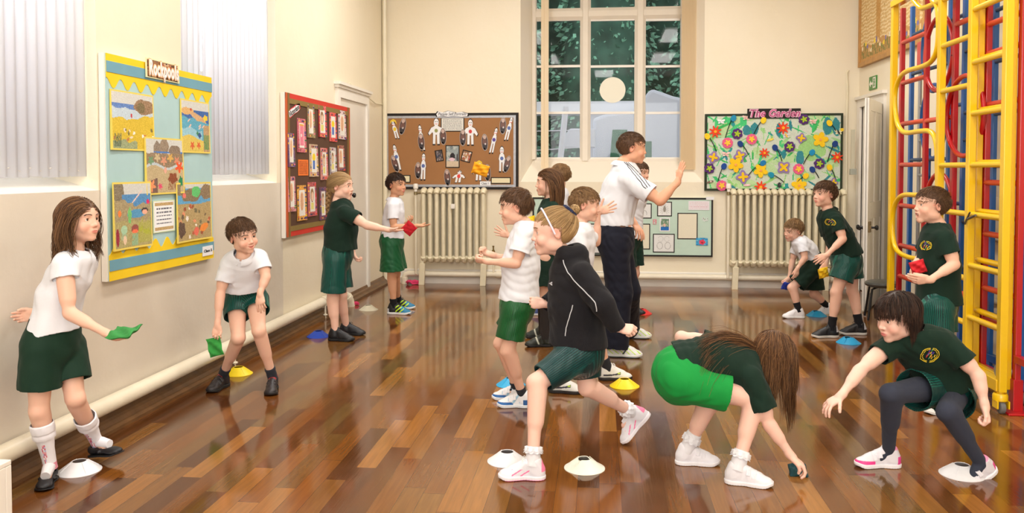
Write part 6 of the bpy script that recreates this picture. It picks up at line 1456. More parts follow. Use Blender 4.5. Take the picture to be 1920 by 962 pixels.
def tee(t, J, m, s=1., sl=.55, hem=None, hemn=None, rad=None, h=.0036, seed=0, name='tee_shirt', slr=(.062, .054), lab=None, neck=.067, wr=.0055, th=None, collar=None, hemdrop=.02, nkoff=None, col=None, sh_r=.055, slk=None, bust=0, long=False, extra=None, cuff=.036, collar_ring=True, front=None):
    """rad: [(half width, half depth)] at hem, waist, chest, shoulders, neck"""
    sd = unit(V3(J['sh'][1]) - V3(J['sh'][0])); pel, nk = V3(J['pel']), V3(J['nk']); mid = V3(J.get('mid', lerp(pel, nk, .5)))
    ax = unit(mid - pel); hem = V3(hem) if hem is not None else pel - ax * hemdrop * s
    rad = rad or [(.125, .098), (.118, .092), (.125, .092), (.110, .075), (.052, .05)]
    rad = [(a * s, b * s) for a, b in rad]; shm = lerp(J['sh'][0], J['sh'][1], .5)
    hn = V3(hemn) if hemn is not None else -ax
    th = th or max(.006, h * 1.6); c = Cloth(th); chest = lerp(mid, shm, .6)
    c.add(slab([hem + hn * .06, hem, mid, chest, lerp(shm, nk, .25), nk], [rad[0], rad[0], rad[1], rad[2], rad[3], rad[4]], sd), cut=[(hem, hn)], k=.03)
    for i in (0, 1):
        sh, el = V3(J['sh'][i]), V3(J['el'][i]); d = unit(el - sh); L = np.linalg.norm(el - sh); f = sl[i] if hasattr(sl, '__len__') else sl
        e = sh + d * L * f
        if long:
            w_ = V3(J['wr'][i]); d2 = unit(w_ - el); c.add(cap(lerp(sh, chest, .12), el, sh_r * s, slr[1] * s), k=.035); c.add(cap(el, w_ + d2 * .03, slr[1] * s, cuff * s), cut=[(w_ + d2 * .004, d2)], k=.02)
        else: c.add(cap(lerp(sh, chest, .12), sh + d * (L * f + .03), sh_r * s, slr[1] * s), cut=[(e, d)], k=.035)
    for pr, kk in (extra or []): c.add(pr, k=kk)
    nd = unit(V3(nkoff) if nkoff is not None else nk - mid)
    u_ = sd; w_ = unit(np.cross(nd, u_)); fv = V3(front) if front is not None else V3(J['toe'][0]) - V3(J['ank'][0]); fr = math.atan2(fv @ w_, fv @ u_)
    c.sub(ell(nk + nd * .030 * s, [neck * .95 * s] * 3))
    if col: pass
    o, G, mp = c.build(name, m, t, h=h, seed=seed, wr=wr, col=col)
    if lab: o['label'] = lab
    if not collar_ring: return o, mp
    # neck rib
    ring = MB(); u = sd; w = unit(np.cross(nd, u)); rr = .0535 * s; c0 = nk - nd * .011 * s
    ring.tube([c0 + (u * math.cos(q) * rr + w * math.sin(q) * rr * .96) for q in np.linspace(0, 2 * math.pi, 33)[:-1]], .0055 * s, 8, closed=True); ring.build('collar', m, o, smooth=True)
    if collar == 'polo':
        mb = MB()
        for a0, a1 in ((.14, 3.0), (3.28, 6.14)):
            n_ = 16; vs = []
            for i, q in enumerate(np.linspace(a0, a1, n_)):
                q = q + fr; d_ = u * math.cos(q) + w * math.sin(q)
                b = nk + nd * (.012 * s) + d_ * (.049 * s); e = nk - nd * (.018 * s) + d_ * (.078 * s)
                for p_ in (b, lerp(b, e, .5) + nd * .008 * s, e + nd * .003, e - nd * .002 * s, lerp(b, e, .5) + nd * .003 * s): vs.append(p_)
            fs = []
            for i in range(n_ - 1):
                for j in range(5): fs.append((i * 5 + j, (i + 1) * 5 + j, (i + 1) * 5 + (j + 1) % 5, i * 5 + (j + 1) % 5))
            fs += [(0, 1, 2, 3, 4), tuple(reversed([(n_ - 1) * 5 + j for j in range(5)]))]
            mb.add(vs, fs)
        mb.build('polo_collar', m, o, smooth=True)
    return o, mp
def shorts(t, J, m, s=1., frac=.62, r_hem=.092, r_hip=(.125, .10), r_top=None, h=.0038, seed=3, name='shorts', lab=None, wr=.0045, u=True, th=.005, waist_up=.085, drop=0., freq=95, axd=None, flat=1.0, hemn=None):
    th = max(th, h * 1.7)
    sd = unit(V3(J['sh'][1]) - V3(J['sh'][0])); hs = V3(J['hip'][1]) - V3(J['hip'][0]); sd = unit(hs) if np.linalg.norm(hs) > .04 else sd
    pel = V3(J['pel']); mid = V3(J.get('mid', lerp(pel, J['nk'], .5))); ax = unit(mid - pel); c = Cloth(th); frs = frac if hasattr(frac, '__len__') else (frac, frac)
    hc = lerp(J['hip'][0], J['hip'][1], .5); top = pel + ax * waist_up * s
    c.add(slab([top, pel, hc], [((r_top or r_hip)[0] * s * .93, (r_top or r_hip)[1] * s * .93), (r_hip[0] * s, r_hip[1] * s), (r_hip[0] * s * .92, r_hip[1] * s * .95)], sd), cut=[(top, ax)], k=.03)
    hems = []
    for i in (0, 1):
        hp, kn = V3(J['hip'][i]), V3(J['kn'][i]); d = unit(kn - hp); L = np.linalg.norm(kn - hp); e = hp + d * L * frs[i]; rh = r_hem[i] if hasattr(r_hem, '__len__') else r_hem
        n = d if hemn is None else hemn[i]
        c.add(cap(hp, hp + d * (L * frs[i] + .02), .088 * s, rh * s), cut=[(e, n)], k=.035 if i == 0 else .014); hems.append((e, d, hp))
    def at(p):
        d0 = np.linalg.norm(p - lerp(hems[0][0], hems[0][2], .3), axis=1); d1 = np.linalg.norm(p - lerp(hems[1][0], hems[1][2], .3), axis=1); out = np.zeros(len(p))
        for i, (e, d, hp) in enumerate(hems):
            uu = unit(np.array([1., 0, 0]) - d * d[0]); w = np.cross(d, uu); r_ = p - hp; x = r_ @ uu; y = r_ @ w; y = np.where(np.abs(y) < .03, -.03, y)
            an = np.arctan2(x, -y) * (.085 * s) * freq
            sel = (d0 <= d1) if i == 0 else (d1 < d0); out[sel] = an[sel]
        return {'u': out}
    o, G, mp = c.build(name, m, t, h=h, seed=seed, wr=wr, attrs=at if u else None)
    if lab: o['label'] = lab
    return o, mp
def sock(t, J, i, m, s=1., up=.06, r=.030, lab=None, frill=False, name='sock', dn=-.015):
    an, kn = V3(J['ank'][i]), V3(J['kn'][i]); d = unit(kn - an); mb = MB(); r *= s
    pts = []; rs = []; n = 14
    for j in range(n + 1):
        f = j / n; pts.append(an + d * (dn + (up - dn) * f) * s); rs.append(r * (1 + .02 * math.sin(f * 17) + (.05 if j in (n - 2, n - 1) else 0)))
    f_ = unit(V3(J['toe'][i]) - an); mb.tube(pts, rs, 24); mb.tube([an - f_ * .01, an + f_ * .03 * s, an + f_ * .07 * s], [.025 * s, .023 * s, .016 * s], 16); o = mb.build(name, m, t, smooth=True)
    if lab: o['label'] = lab
    if frill:
        fb = MB(); u_, w_ = orth(Vector(d)); u_, w_ = V3(u_), V3(w_)
        for lay, zz in enumerate((.0, .010)):
            n_ = 120; vs = []
            for j in range(n_):
                a = 2 * math.pi * j / n_; rd = u_ * math.cos(a) + w_ * math.sin(a); wob = .003 * math.sin(a * 10 + lay) * s
                b = an + d * (frill + zz) * s
                vs += [b + rd * r * .95 + d * .010 * s, b + rd * (r * 1.22 + wob) + d * (.004 * s + wob * .5), b + rd * (r * 1.32 - wob) - d * (.010 * s - wob * .6), b + rd * (r * 1.1) - d * .004 * s]
            fs = [(j * 4 + q, j * 4 + (q + 1) % 4, ((j + 1) % n_) * 4 + (q + 1) % 4, ((j + 1) % n_) * 4 + q) for j in range(n_) for q in range(4)]
            fb.add(vs, fs)
        fb.build('frill', m, o, smooth=True)
    return o
def crest(parent, mp, c, look, r, m_ring, kcol=((220, 190, 40), (200, 60, 60), (90, 60, 170), (60, 160, 120))):
    """embroidered badge lying on the cloth: stitches snapped to the garment surface nearest the viewer side 'look'"""
    P, Q = mp; look = unit(look); c = V3(c); u = unit(np.cross(look, (0, 0, 1))); v = np.cross(u, look); rel = P - c
    x, y, z = rel @ u, rel @ v, rel @ look
    def snap(a, b):
        m = (np.abs(x - a) < .006) & (np.abs(y - b) < .006)
        if not m.any(): return None
        return P[m][np.argmin(z[m])] - look * .0018
    mb = MB(); n = 22
    for i in range(n):
        q = 2 * math.pi * i / n
        if i % 11 == 5: continue
        for rr_, w in ((r, .0024), (r * .82, .0018)):
            a = snap(rr_ * math.cos(q), rr_ * math.sin(q)); b = snap(rr_ * math.cos(q + .27), rr_ * math.sin(q + .27))
            if a is None or b is None: continue
            mb.tube([a, (a + b) / 2 - look * .001, b], w * .8, 5, col=C(*kcol[0]))
    rr = random.Random(4)
    for i in range(18):
        q = rr.uniform(0, 6.28); e = r * .6 * math.sqrt(rr.random()); a = snap(e * math.cos(q), e * math.sin(q)); b = snap(e * math.cos(q) + .004, e * math.sin(q) + .010)
        if a is None or b is None: continue
        mb.tube([a, b], .0022, 5, col=C(*kcol[i % 4]))
    if mb.v: return mb.build('crest', mat('embroidery', attr='Col', rough=.6), parent)
def beanbag(c, U, V, w, h_, col, lab, m=None, th=.012, sag=.0, group=None, bend=0.):
    """soft square pouch"""
    c = V3(c); U = unit(U); V = V3(V); V = unit(V - U * (V @ U)); N = np.cross(U, V); n = 22
    vs = []; 
    for sgn in (1, -1):
        for j in range(n + 1):
            for i in range(n + 1):
                a, b = 2 * i / n - 1, 2 * j / n - 1; f = (max(0, 1 - a ** 4) * max(0, 1 - b ** 4)) ** .5; pin = 1 - .10 * (a * a) * (1 - b * b) - .0
                x = a * w / 2 * (1 - .035 * (1 - b * b) * abs(a)); y = b * h_ / 2 * (1 - .035 * (1 - a * a) * abs(b))
                z = sgn * th * f * (1 + .25 * math.sin(a * 5 + b * 3) + .15 * math.sin(b * 9 - a * 4)) + bend * (a * a - .3) + sag * b * b + .004 * math.sin(a * 4 + b * 5)
                vs.append(c + U * x + V * y + N * z)
    k = (n + 1) ** 2; fs = []
    for j in range(n):
        for i in range(n): q = j * (n + 1) + i; fs.append((q, q + 1, q + n + 2, q + n + 1)); fs.append((k + q, k + q + n + 1, k + q + n + 2, k + q + 1))
    def rim(a, b): fs.append((a, k + a, k + b, b))
    for i in range(n): rim(i, i + 1); rim((n) * (n + 1) + i + 1, (n) * (n + 1) + i); rim((i + 1) * (n + 1), i * (n + 1)); rim(i * (n + 1) + n, (i + 1) * (n + 1) + n)
    t = thing('bean_bag', lab, 'bean bag', c, group or 'bean bags being thrown and caught')
    o = MB().add(vs, fs).build('pouch', mat('beanbag_%d_%d_%d' % col, C(*col), .85, bump=.25, bscale=300, noise=.1, nscale=40), t, smooth=True)
    return t

def clump(L, nc, amt=.7, seed=0, wave=0., wf=10.):
    r = np.random.RandomState(seed); roots = np.array([p[0] for p in L]); g = r.choice(len(L), nc, replace=False); gid = np.argmin(((roots[:, None] - roots[g][None]) ** 2).sum(-1), 1); out = []
    ph = r.uniform(0, 6.28, nc)
    for i, P in enumerate(L):
        G = L[g[gid[i]]]; t = np.linspace(0, 1, len(P)); tt = t * (len(G) - 1); k = np.minimum(tt.astype(int), len(G) - 2); w = (tt - k)[:, None]; Gp = G[k] * (1 - w) + G[k + 1] * w
        Gp = Gp + (P[-1] - Gp[-1]) * t[:, None] * .25; f = (amt * t ** 1.2)[:, None]; Q = P * (1 - f) + Gp * f
        if wave: a = t[:, None]; Q = Q + np.array([1, .3, 0]) * np.sin(a * wf + ph[gid[i]]) * wave * a ** 1.2 + np.array([0, 1., 0]) * np.cos(a * wf * .9 + ph[gid[i]]) * wave * .8 * a ** 1.3
        out.append(Q)
    return out
def legwear(t, J, m, s=1., rr=((.076, .049), (.048, .031)), h=.004, name='tights', lab=None, calf=.003, seed=2, wr=.0, th=.004, legs_r=1., u=None):
    """close-fitting hose over both legs"""
    A = []; a = lambda pr, k=.02: A.append((pr, k)); lr = legs_r * s; o_ = .0035
    pel = V3(J['pel']); lr *= .93
    for i in (0, 1):
        hp, kn, an = V3(J['hip'][i]), V3(J['kn'][i]), V3(J['ank'][i]); fwd = unit(V3(J['toe'][i]) - an); sh = unit(an - kn)
        a(cap(hp, kn, .070 * lr + o_, .045 * lr + o_)); a(cap(kn, an - sh * .0, .043 * lr + o_, .0265 * lr + o_)); back = -unit(fwd - sh * (fwd @ sh))
        a(cap(lerp(kn, an, .14) + back * .010 * lr, lerp(kn, an, .48) + back * .008 * lr, .041 * lr + o_, .034 * lr + o_), .025); a(ell(kn - back * .016 * lr, [.030 * lr + o_] * 3))
        a(cap(an, an + fwd * .06 * s - np.array([0, 0, .02 * s]), .024 * s + o_, .020 * s + o_), .01)
    lo = np.min([p.lo for p, _ in A], 0) - .02; hi = np.max([p.hi for p, _ in A], 0) + .02; G = Grid(lo, hi, h)
    for p, k in A: G.apply(p, 'add', k)
    X, Y, Z = G.xyz(); G.a += wrinkle(X, Y, Z, seed, .0012, 1.5); p, q = G.mesh(); o = mkmesh(name, p, q, m, t)
    if lab: o['label'] = lab
    return o
def trousers(t, J, m, s=1., name='trousers', h=.0045, seed=4, wr=.005, r0=.105, r1=.085, r2=.075, hip=(.15, .13), lab=None, up=.07, clip=.03):
    sd = unit(V3(J['hip'][1]) - V3(J['hip'][0])); pel = V3(J['pel']); ax = unit(V3(J['mid']) - pel); top = pel + ax * up; hc = lerp(J['hip'][0], J['hip'][1], .5); c = Cloth(.006)
    c.add(slab([top, pel, hc], [(hip[0] * s * .92, hip[1] * s * .92), (hip[0] * s, hip[1] * s), (hip[0] * s * .95, hip[1] * s * .95)], sd), cut=[(top, ax)], k=.04)
    for i in (0, 1):
        hp, kn, an = V3(J['hip'][i]), V3(J['kn'][i]), V3(J['ank'][i]); d = unit(an - kn)
        c.add(cap(hp, kn, r0 * s, r1 * s), k=.04); c.add(cap(kn, an + d * .03, r1 * s, r2 * s), cut=[(an + d * clip, d)], k=.04)
    o, G, mp = c.build(name, m, t, h=h, seed=seed, wr=wr, wsc=.8)
    if lab: o['label'] = lab
    return o, mp

def crop(x0, y0, sc, D0):
    return lambda x, y, d=0.: PX(x0 + x / sc, y0 + y / sc, D0 + d)
def gnd(x0, y0, sc, z=0.):
    return lambda x, y: onZ(x0 + x / sc, y0 + y / sc, z)
def pair(a, b): return [a, b]
def shoe_at(t, J, i, yawdir, k, name, colf, sole, kind='trainer', pitch=0., mir=1, lab=None, ground=0., lift=0., h=.0026):
    """place a shoe under the ankle; pitch > 0 raises the heel"""
    f = V3(yawdir); f[2] = 0; f = unit(f); an = V3(J['ank'][i]); F = f * math.cos(pitch) - np.array([0, 0, math.sin(pitch)]); U = f * math.sin(pitch) + np.array([0, 0, math.cos(pitch)])
    o = an - U * .075 * k + F * .024 * k
    if pitch == 0: o[2] = ground + lift
    return shoe(o, F, U, k, t, name, colf, sole, kind, mir=mir, lab=lab, h=h)
HM = {}
def short_hair(t, H, m, seed=1, n=900, L=.034, cap=True, fringe=.03, front=.042, nape=-.05, lift=.008, name='hair', r=.0010, puff=.003, up=0., sweep=0., thick=.007):
    hs = hair_cap(H, name, m, t, thick=thick, front=front, nape=nape, seed=seed, h=.003 * H.k)
    def flow(p, rr):
        W0 = np.array([.010, -.060, .085]); d = p - W0
        if p[2] > .05: d = np.array([sweep * .6 + p[0] * 2., .10 + p[1] * .3, up])
        if p[1] > .04: d = np.array([sweep, .04, -.06 + up])
        if p[2] < .03 and p[1] < -.0: d = np.array([0, -.01, -.1])
        return d + rr.normal(size=3) * .012
    ln = lambda p, rr: L * (((.5 if p[1] > .045 else 1.) if abs(p[0]) < .045 else .45) if p[1] > .005 and p[2] > .03 else .42 if p[2] < .012 else .62 if abs(p[0]) > .055 else 1.) * rr.uniform(.7, 1.15)
    s = strands('strands', hair_lines(H, int(n * 1.5), seed, ln, 'short', flow=flow, grav=.15, lift=lift, puff=puff, step=.007), r * H.k, m, hs); return hs
W_ = M_polo_white = clothmat('white_cotton', (224, 225, 231), .85)
GD = clothmat('dark_green_cotton', (12, 38, 27), .9)
TEAL = clothmat('teal_striped_satin', (2, 50, 46), .5, stripe=(24, 104, 90), freq=1)
GSAT = clothmat('green_striped_satin', (4, 66, 28), .45, stripe=(26, 104, 50))
SOCKD = clothmat('charcoal_sock', (44, 46, 54), .9); SOCKB = clothmat('black_sock', (20, 20, 24), .9); SOCKW = clothmat('white_sock', (226, 225, 230), .85)
SK = (231, 184, 160); SK2 = (232, 184, 156)
H_br = hairmat('brown_hair', (64, 43, 28), (126, 90, 60)); H_dk = hairmat('dark_hair', (28, 18, 14), (80, 54, 40)); H_lt = hairmat('light_brown_hair', (104, 76, 48), (176, 138, 94)); H_bl = hairmat('blonde_hair', (140, 108, 70), (206, 172, 122))
H_ck = hairmat('chestnut_hair', (66, 42, 26), (138, 98, 62))

def sneaker(base, accent=None, sel=None):
    def f(p):
        c = np.tile(np.array(base, float), (len(p), 1))
        if accent: 
            for col, fn in accent: c[fn(*p.T)] = col
        return c
    return f
def feetJ(J, spec, z=.078):
    """spec: ground contact pixel functions -> ankle joints and toes"""
    J['toe'] = []
    for i, (g, f, lift) in enumerate(spec):
        f = unit(f); J['ank'][i] = np.array([g[0] - f[0] * .03, g[1] - f[1] * .03, z + lift]); J['toe'].append(J['ank'][i] + f * .18 - np.array([0, 0, .06]))
GRN = clothmat('bottle_green_cotton', (8, 42, 30), .85); GBR = clothmat('bright_green_cotton', (10, 138, 56), .8); DGS = clothmat('dark_green_shorts_cloth', (8, 44, 28), .75)
TEALD = clothmat('dark_teal_striped_satin', (4, 42, 44), .5, stripe=(18, 76, 74)); GREENP = clothmat('plain_green_satin', (8, 80, 42), .5)
SKIRT = clothmat('dark_green_skirt_cloth', (8, 38, 26), .8)
TIGHT = clothmat('charcoal_tights_knit', (52, 56, 70), .95, weave=.2); FLEECE = clothmat('black_fleece', (24, 23, 27), .95, weave=.2); NAVY = clothmat('navy_trouser_cloth', (15, 18, 34), .8); PIPING = mat('silver_piping', C(190, 192, 196), .4)
# ---------------------------------------------------- 1 girl leaning at the left wall
def girl_left_wall():
    q = crop(0, 340, 1.6033, 3.90); g = gnd(0, 340, 1.6033)
    J = dict(pel=q(158, 470), nk=q(222, 212), mid=q(180, 345), sh=[q(192, 250, -.10), q(262, 242, .10)], el=[q(208, 396, -.12), q(180, 345, .16)], wr=[q(322, 458, -.14), q(112, 396, .04)],
             hip=[q(122, 505, -.07), q(200, 498, .07)], kn=[q(118, 690, -.06), q(226, 652, .02)], ank=[0, 0])
    feetJ(J, [(g(146, 908), (.35, -.9, 0), 0), (g(305, 843), (1, -.25, 0), .022)])
    J['toe'][1][2] += .05
    H = HeadFrame(q(238, 116), (1, -.16, .06), (-.08, 0, 1), .97)
    t = figure('girl in white blouse and dark green shorts by the left wall holding a green bag', J, H, .98, SK,
               hands={0: dict(d=(.75, -.2, -.25), n=(0, .1, 1), t=(0, .9, .4), curl=(.5, .55, .6, .7), th=(.7, .5)), 1: dict(d=(-.8, -.1, -.2), n=(0, -1, .1), t=(0, 0, 1), curl=(.5, .55, .6, .6), th=(.5, .4))}, brow=(70, 46, 32))
    cp = hair_cap(H, 'hair', H_ck, t, thick=.010, front=.054, nape=-.06, seed=4)
    col = [(lerp(J['sh'][0], J['sh'][1], .5), .09), (J['nk'], .062), (J['sh'][0], .066), (J['sh'][1], .066)]
    def fl(p, r):
        if p[1] > .0: return np.array([np.sign(p[0]) * .7, -1.3, -.1])
        return np.array([np.sign(p[0] - .006 + 1e-6) * (1 if abs(p[0]) < .03 else .5), -.35, .0 if p[2] > .07 else -1.])
    L = hair_lines(H, 2200, 5, lambda p, r: .25 + .06 * r.rand() + (.03 if p[1] > 0 else 0), 'long', step=.009, flow=fl, grav=lambda p: 1.25 if p[1] > .0 else 2.6, lift=.006, jit=.10, colliders=col, puff=.006)
    out = clump(L, 75, .75, 1, .010, 12)
    strands('locks', out, .0013, H_ck, cp)
    tee(t, J, W_, .98, sl=.26, hem=q(162, 452), hemn=(.12, 0, -1), rad=[(.128, .108), (.112, .092), (.115, .088), (.105, .072), (.05, .048)], slr=(.06, .056), seed=11, collar='polo', name='blouse', wr=.0055)
    shorts(t, J, DGS, .98, frac=(.62, .66), r_hem=(.094, .086), r_hip=(.125, .108), seed=12, u=False, wr=.004)
    MJ = flatcol((20, 20, 26)); FL = mat('floral_sock', attr='Col', rough=.8)
    for i in (0, 1):
        an, kn = J['ank'][i], V3(J['kn'][i]); d = unit(kn - an); mb = MB(); rr = random.Random(i)
        n_, m_ = 20, 36; u_, w_ = orth(Vector(d)); u_, w_ = V3(u_), V3(w_); vs = []; fs = []
        prof = [(-.02, .030), (.03, .0295), (.06, .031), (.09, .034), (.115, .037), (.135, .040), (.138, .048), (.150, .050), (.165, .0485), (.168, .0505), (.185, .052), (.205, .0515), (.210, .047)]
        prof = [(z0 + (z1 - z0) * q / 3, r0 + (r1 - r0) * q / 3) for (z0, r0), (z1, r1) in zip(prof[:-1], prof[1:]) for q in range(3)] + [prof[-1]]
        for z, r_ in prof:
            for k in range(m_): a = 2 * math.pi * k / m_; vs.append(an + d * z + (u_ * math.cos(a) + w_ * math.sin(a)) * (r_ + .0007 * math.sin(a * 9 + z * 90)))
        cl = []
        for j in range(len(prof) - 1):
            for k in range(m_):
                side = (u_ * math.cos(2 * math.pi * k / m_) + w_ * math.sin(2 * math.pi * k / m_)) @ unit((-.55, -.83, 0)); fs.append((j * m_ + k, j * m_ + (k + 1) % m_, (j + 1) * m_ + (k + 1) % m_, (j + 1) * m_ + k))
                cl.append(C(*rr.choice([(226, 120, 140), (236, 170, 180), (210, 90, 110), (190, 190, 220), (240, 236, 240)])) if .45 < side < .9 and prof[j][0] < .11 else C(232, 150, 170) if prof[j][0] < -.0 else C(238, 236, 242))
        mb.add(vs, fs); mb.c = cl; f_ = unit(V3(J['toe'][i]) - an); mb.tube([an - f_ * .01, an + f_ * .035, an + f_ * .085], [.027, .0265, .021], 16, col=C(238, 236, 242))
        o = mb.build('sock', FL, t, smooth=True); o['label'] = 'white knee sock with pink flowers and a folded top'
        shoe_at(t, J, i, [(.35, -.9, 0), (1, -.25, 0)][i], .98, 'shoe', MJ, (14, 14, 16), 'maryjane', ground=0, lift=0 if i == 0 else .012, pitch=0 if i == 0 else -.16)
    w = V3(J['wr'][0]); beanbag(w + np.array([.115, -.055, .018]), (1, -.1, .12), (.1, .8, .25), .13, .10, (52, 140, 66), 'green bean bag in the outstretched hand of the girl at the left wall', bend=.012)
# ---------------------------------------------------- 2 boy bending
def boy_bending():
    q = crop(370, 390, 2.6, 5.45); g = gnd(370, 390, 2.6)
    J = dict(pel=q(236, 430, .10), nk=q(228, 232, -.13), mid=q(232, 335, -.01), sh=[q(146, 268, -.10), q(312, 238, -.08)], el=[q(112, 415, -.12), q(334, 335, -.12)], wr=[q(98, 568, -.16), q(306, 416, -.17)],
             hip=[q(190, 458, .08), q(284, 450, .08)], kn=[q(200, 632, -.10), q(300, 598, -.10)], ank=[0, 0])
    feetJ(J, [(g(112, 880), (-.12, -1, 0), 0), (g(366, 893), (.28, -1, 0), 0)])
    H = HeadFrame(q(222, 136, -.17), (.86, -.60, -.10), (-.20, -.08, 1), 1.02)
    t = figure('boy in white polo shirt and striped shorts bending forward by the wall', J, H, 1., SK, mouth='smile', brow=(66, 44, 32),
               hands={0: dict(d=(-.05, -.1, -1), n=(.2, -.4, 0), t=(.6, -.8, 0), curl=(.8, .8, .8, .8), th=(.3, .6)), 1: dict(d=(.12, -.18, -1), n=(0, 1, -.1), t=(-1, 0, 0), curl=(.25, .25, .3, .35), spread=.10, th=(.35, .2))})
    short_hair(t, H, H_br, 7, n=1500, L=.038, front=.043, nape=-.05, puff=.004)
    tee(t, J, W_, 1., sl=(.62, .62), hem=q(236, 390, .03), hemn=(0, .3, -1), rad=[(.128, .105), (.122, .095), (.125, .088), (.11, .075), (.05, .048)], seed=21, collar='polo', name='polo_shirt')
    shorts(t, J, TEAL, 1., frac=(.42, .36), r_hem=(.082, .082), r_hip=(.122, .105), seed=22, waist_up=.16)
    for i in (0, 1):
        sock(t, J, i, SOCKD, up=.085, r=.033)
        shoe_at(t, J, i, [(-.12, -1, 0), (.28, -1, 0)][i], 1.08, 'shoe', sneaker((38, 32, 34), [((150, 40, 45), lambda x, y, z: (z > .072) & (y < .02))]), (30, 28, 28), 'strap')
    w = V3(J['wr'][0]); beanbag(w + np.array([.0, -.03, -.135]), (.9, -.1, .25), (-.2, .1, 1), .10, .12, (50, 150, 62), 'green bean bag hanging from the bending boy\'s hand', bend=.01)
# ---------------------------------------------------- 3 girl with plait
def girl_plait():
    q = crop(560, 300, 2.671, 7.15); g = gnd(560, 300, 2.671)
    J = dict(pel=q(196, 470), nk=q(198, 205), mid=q(212, 345), sh=[q(232, 258, -.15), q(212, 248, .15)], el=[q(340, 326, -.20), q(262, 375, .17)], wr=[q(452, 350, -.22), q(272, 468, .13)],
             hip=[q(182, 505, -.09), q(200, 500, .09)], kn=[q(172, 688, -.06), q(212, 676, .08)], ank=[0, 0])
    feetJ(J, [(g(200, 905), (1, -.12, 0), 0), (g(255, 876), (1, 0, 0), 0)])
    H = HeadFrame(q(213, 132), (1, -.12, .0), (-.02, 0, 1), 1.10)
    t = figure('girl with a plait in dark green tee shirt, throwing arm stretched out', J, H, 1.08, (238, 192, 170), legs_r=1.06, arms_r=1.12, chub=.005, h=.005, mouth='open', brow=(120, 90, 60),
               hands={0: dict(d=(1, 0, -.08), n=(0, .2, 1), t=(0, -1, .2), curl=(.1, .15, .2, .25), th=(.5, .2)), 1: dict(d=(.5, 0, -.8), n=(.7, 0, .6), t=(0, -1, 0), curl=(.8, .9, .9, 1.), th=(.4, .5))})
    cp = hair_cap(H, 'hair', H_bl, t, thick=.007, front=.052, nape=-.055, seed=2, side=.012)
    tg = np.array([0, -.112, -.015]); fl = lambda p, r: tg - p
    strands('strands', hair_lines(H, 1300, 3, lambda p, r: np.linalg.norm(tg - p) * .95, 'long', flow=fl, grav=.0, lift=.004, puff=.002, jit=.02, follow=True, lo=.9), .0014, H_bl, cp)
    pb = MB(); hd = H.p(0, -.098, -.02); e = q(152, 300, .02)
    for k in range(14):
        f = k / 13; c0 = lerp(hd, e, f) + np.array([-.012 * math.sin(f * 3), 0, 0]); sg = 1 if k % 2 else -1; r0 = (.019 - .008 * f)
        M_ = ell(c0, 1)
        for s2 in (-1, 1): pb.lathe([(math.sin(a) * r0 * .8, -math.cos(a) * r0 * 1.3) for a in np.linspace(0, math.pi, 8)], c0 + np.array([s2 * sg * r0 * .55, -s2 * r0 * .5, 0]), (s2 * sg * .6, 0, -1), 10)
    po = pb.build('plait', H_bl, cp, smooth=True)
    tee(t, J, GD, 1.08, sl=.58, hem=q(208, 458), hemn=(.15, 0, -1), rad=[(.140, .128), (.138, .128), (.130, .112), (.112, .085), (.052, .05)], slr=(.066, .064), seed=31, h=.0045)
    shorts(t, J, TEAL, 1.08, frac=(.84, .80), r_hem=.100, r_hip=(.135, .118), seed=32, h=.0045)
    for i in (0, 1): shoe_at(t, J, i, [(1, -.12, 0), (1, 0, 0)][i], 1.12, 'shoe', flatcol((24, 24, 28)), (20, 20, 22), 'trainer')
    w = V3(J['wr'][0]); beanbag(w + np.array([.175, -.02, .015]), (.75, .1, -.7), (.6, -.3, .8), .10, .11, (200, 24, 40), 'red bean bag leaving the hand of the girl with the plait')
# ---------------------------------------------------- 4 boy by the left radiator
def boy_radiator():
    q = crop(560, 300, 2.671, 8.42); g = gnd(560, 300, 2.671)
    J = dict(pel=q(466, 408), nk=q(478, 192), mid=q(474, 300), sh=[q(472, 232, -.12), q(492, 228, .12)], el=[q(474, 338, -.15), q(505, 320, .16)], wr=[q(592, 330, -.16), q(540, 318, .0)],
             hip=[q(462, 432, -.08), q(474, 430, .08)], kn=[q(468, 570, -.06), q(486, 568, .06)], ank=[0, 0])
    feetJ(J, [(g(490, 772), (1, -.1, 0), 0), (g(512, 745), (1, .1, 0), 0)])
    H = HeadFrame(q(490, 124), (1, -.45, .0), (-.02, 0, 1), 1.06)
    t = figure('dark-haired boy in white polo shirt by the left radiator, palms turned up to catch', J, H, 1.06, (214, 160, 126), h=.005, brow=(30, 20, 16),
               hands={0: dict(d=(1, 0, .0), n=(0, -.1, 1), t=(.2, .3, 1), curl=(.12, .15, .2, .25), th=(.7, .2), spread=.1), 1: dict(d=(.5, -.5, .3), n=(.2, -.3, 1), t=(0, 0, 1), curl=(.5, .6, .7, .8), th=(.4, .4))})
    short_hair(t, H, H_dk, 9, n=900, L=.035, front=.042, nape=-.048, r=.0016)
    tee(t, J, W_, 1.06, sl=.60, hem=q(470, 388), rad=[(.125, .105), (.115, .098), (.12, .092), (.108, .075), (.05, .048)], seed=41, collar='polo', name='polo_shirt', h=.005)
    shorts(t, J, GREENP, 1.06, frac=(.88, .86), r_hem=.118, r_hip=(.128, .112), seed=42, u=False, h=.005, wr=.005)
    BL_ = sneaker((24, 26, 30), [((30, 120, 160), lambda x, y, z: (y > .045)), ((190, 230, 40), lambda x, y, z: (np.sin((y * .8 - z) * 190) > .35) & (y > .0) & (y < .075) & (z > .02) & (np.abs(x) > .012)), ((220, 222, 226), lambda x, y, z: (y < -.055) & (z < .05))])
    for i in (0, 1): sock(t, J, i, SOCKB, up=.075, r=.034, s=1.06); shoe_at(t, J, i, [(1, -.1, 0), (1, .1, 0)][i], 1.18, 'shoe', BL_, (226, 226, 224), 'trainer')
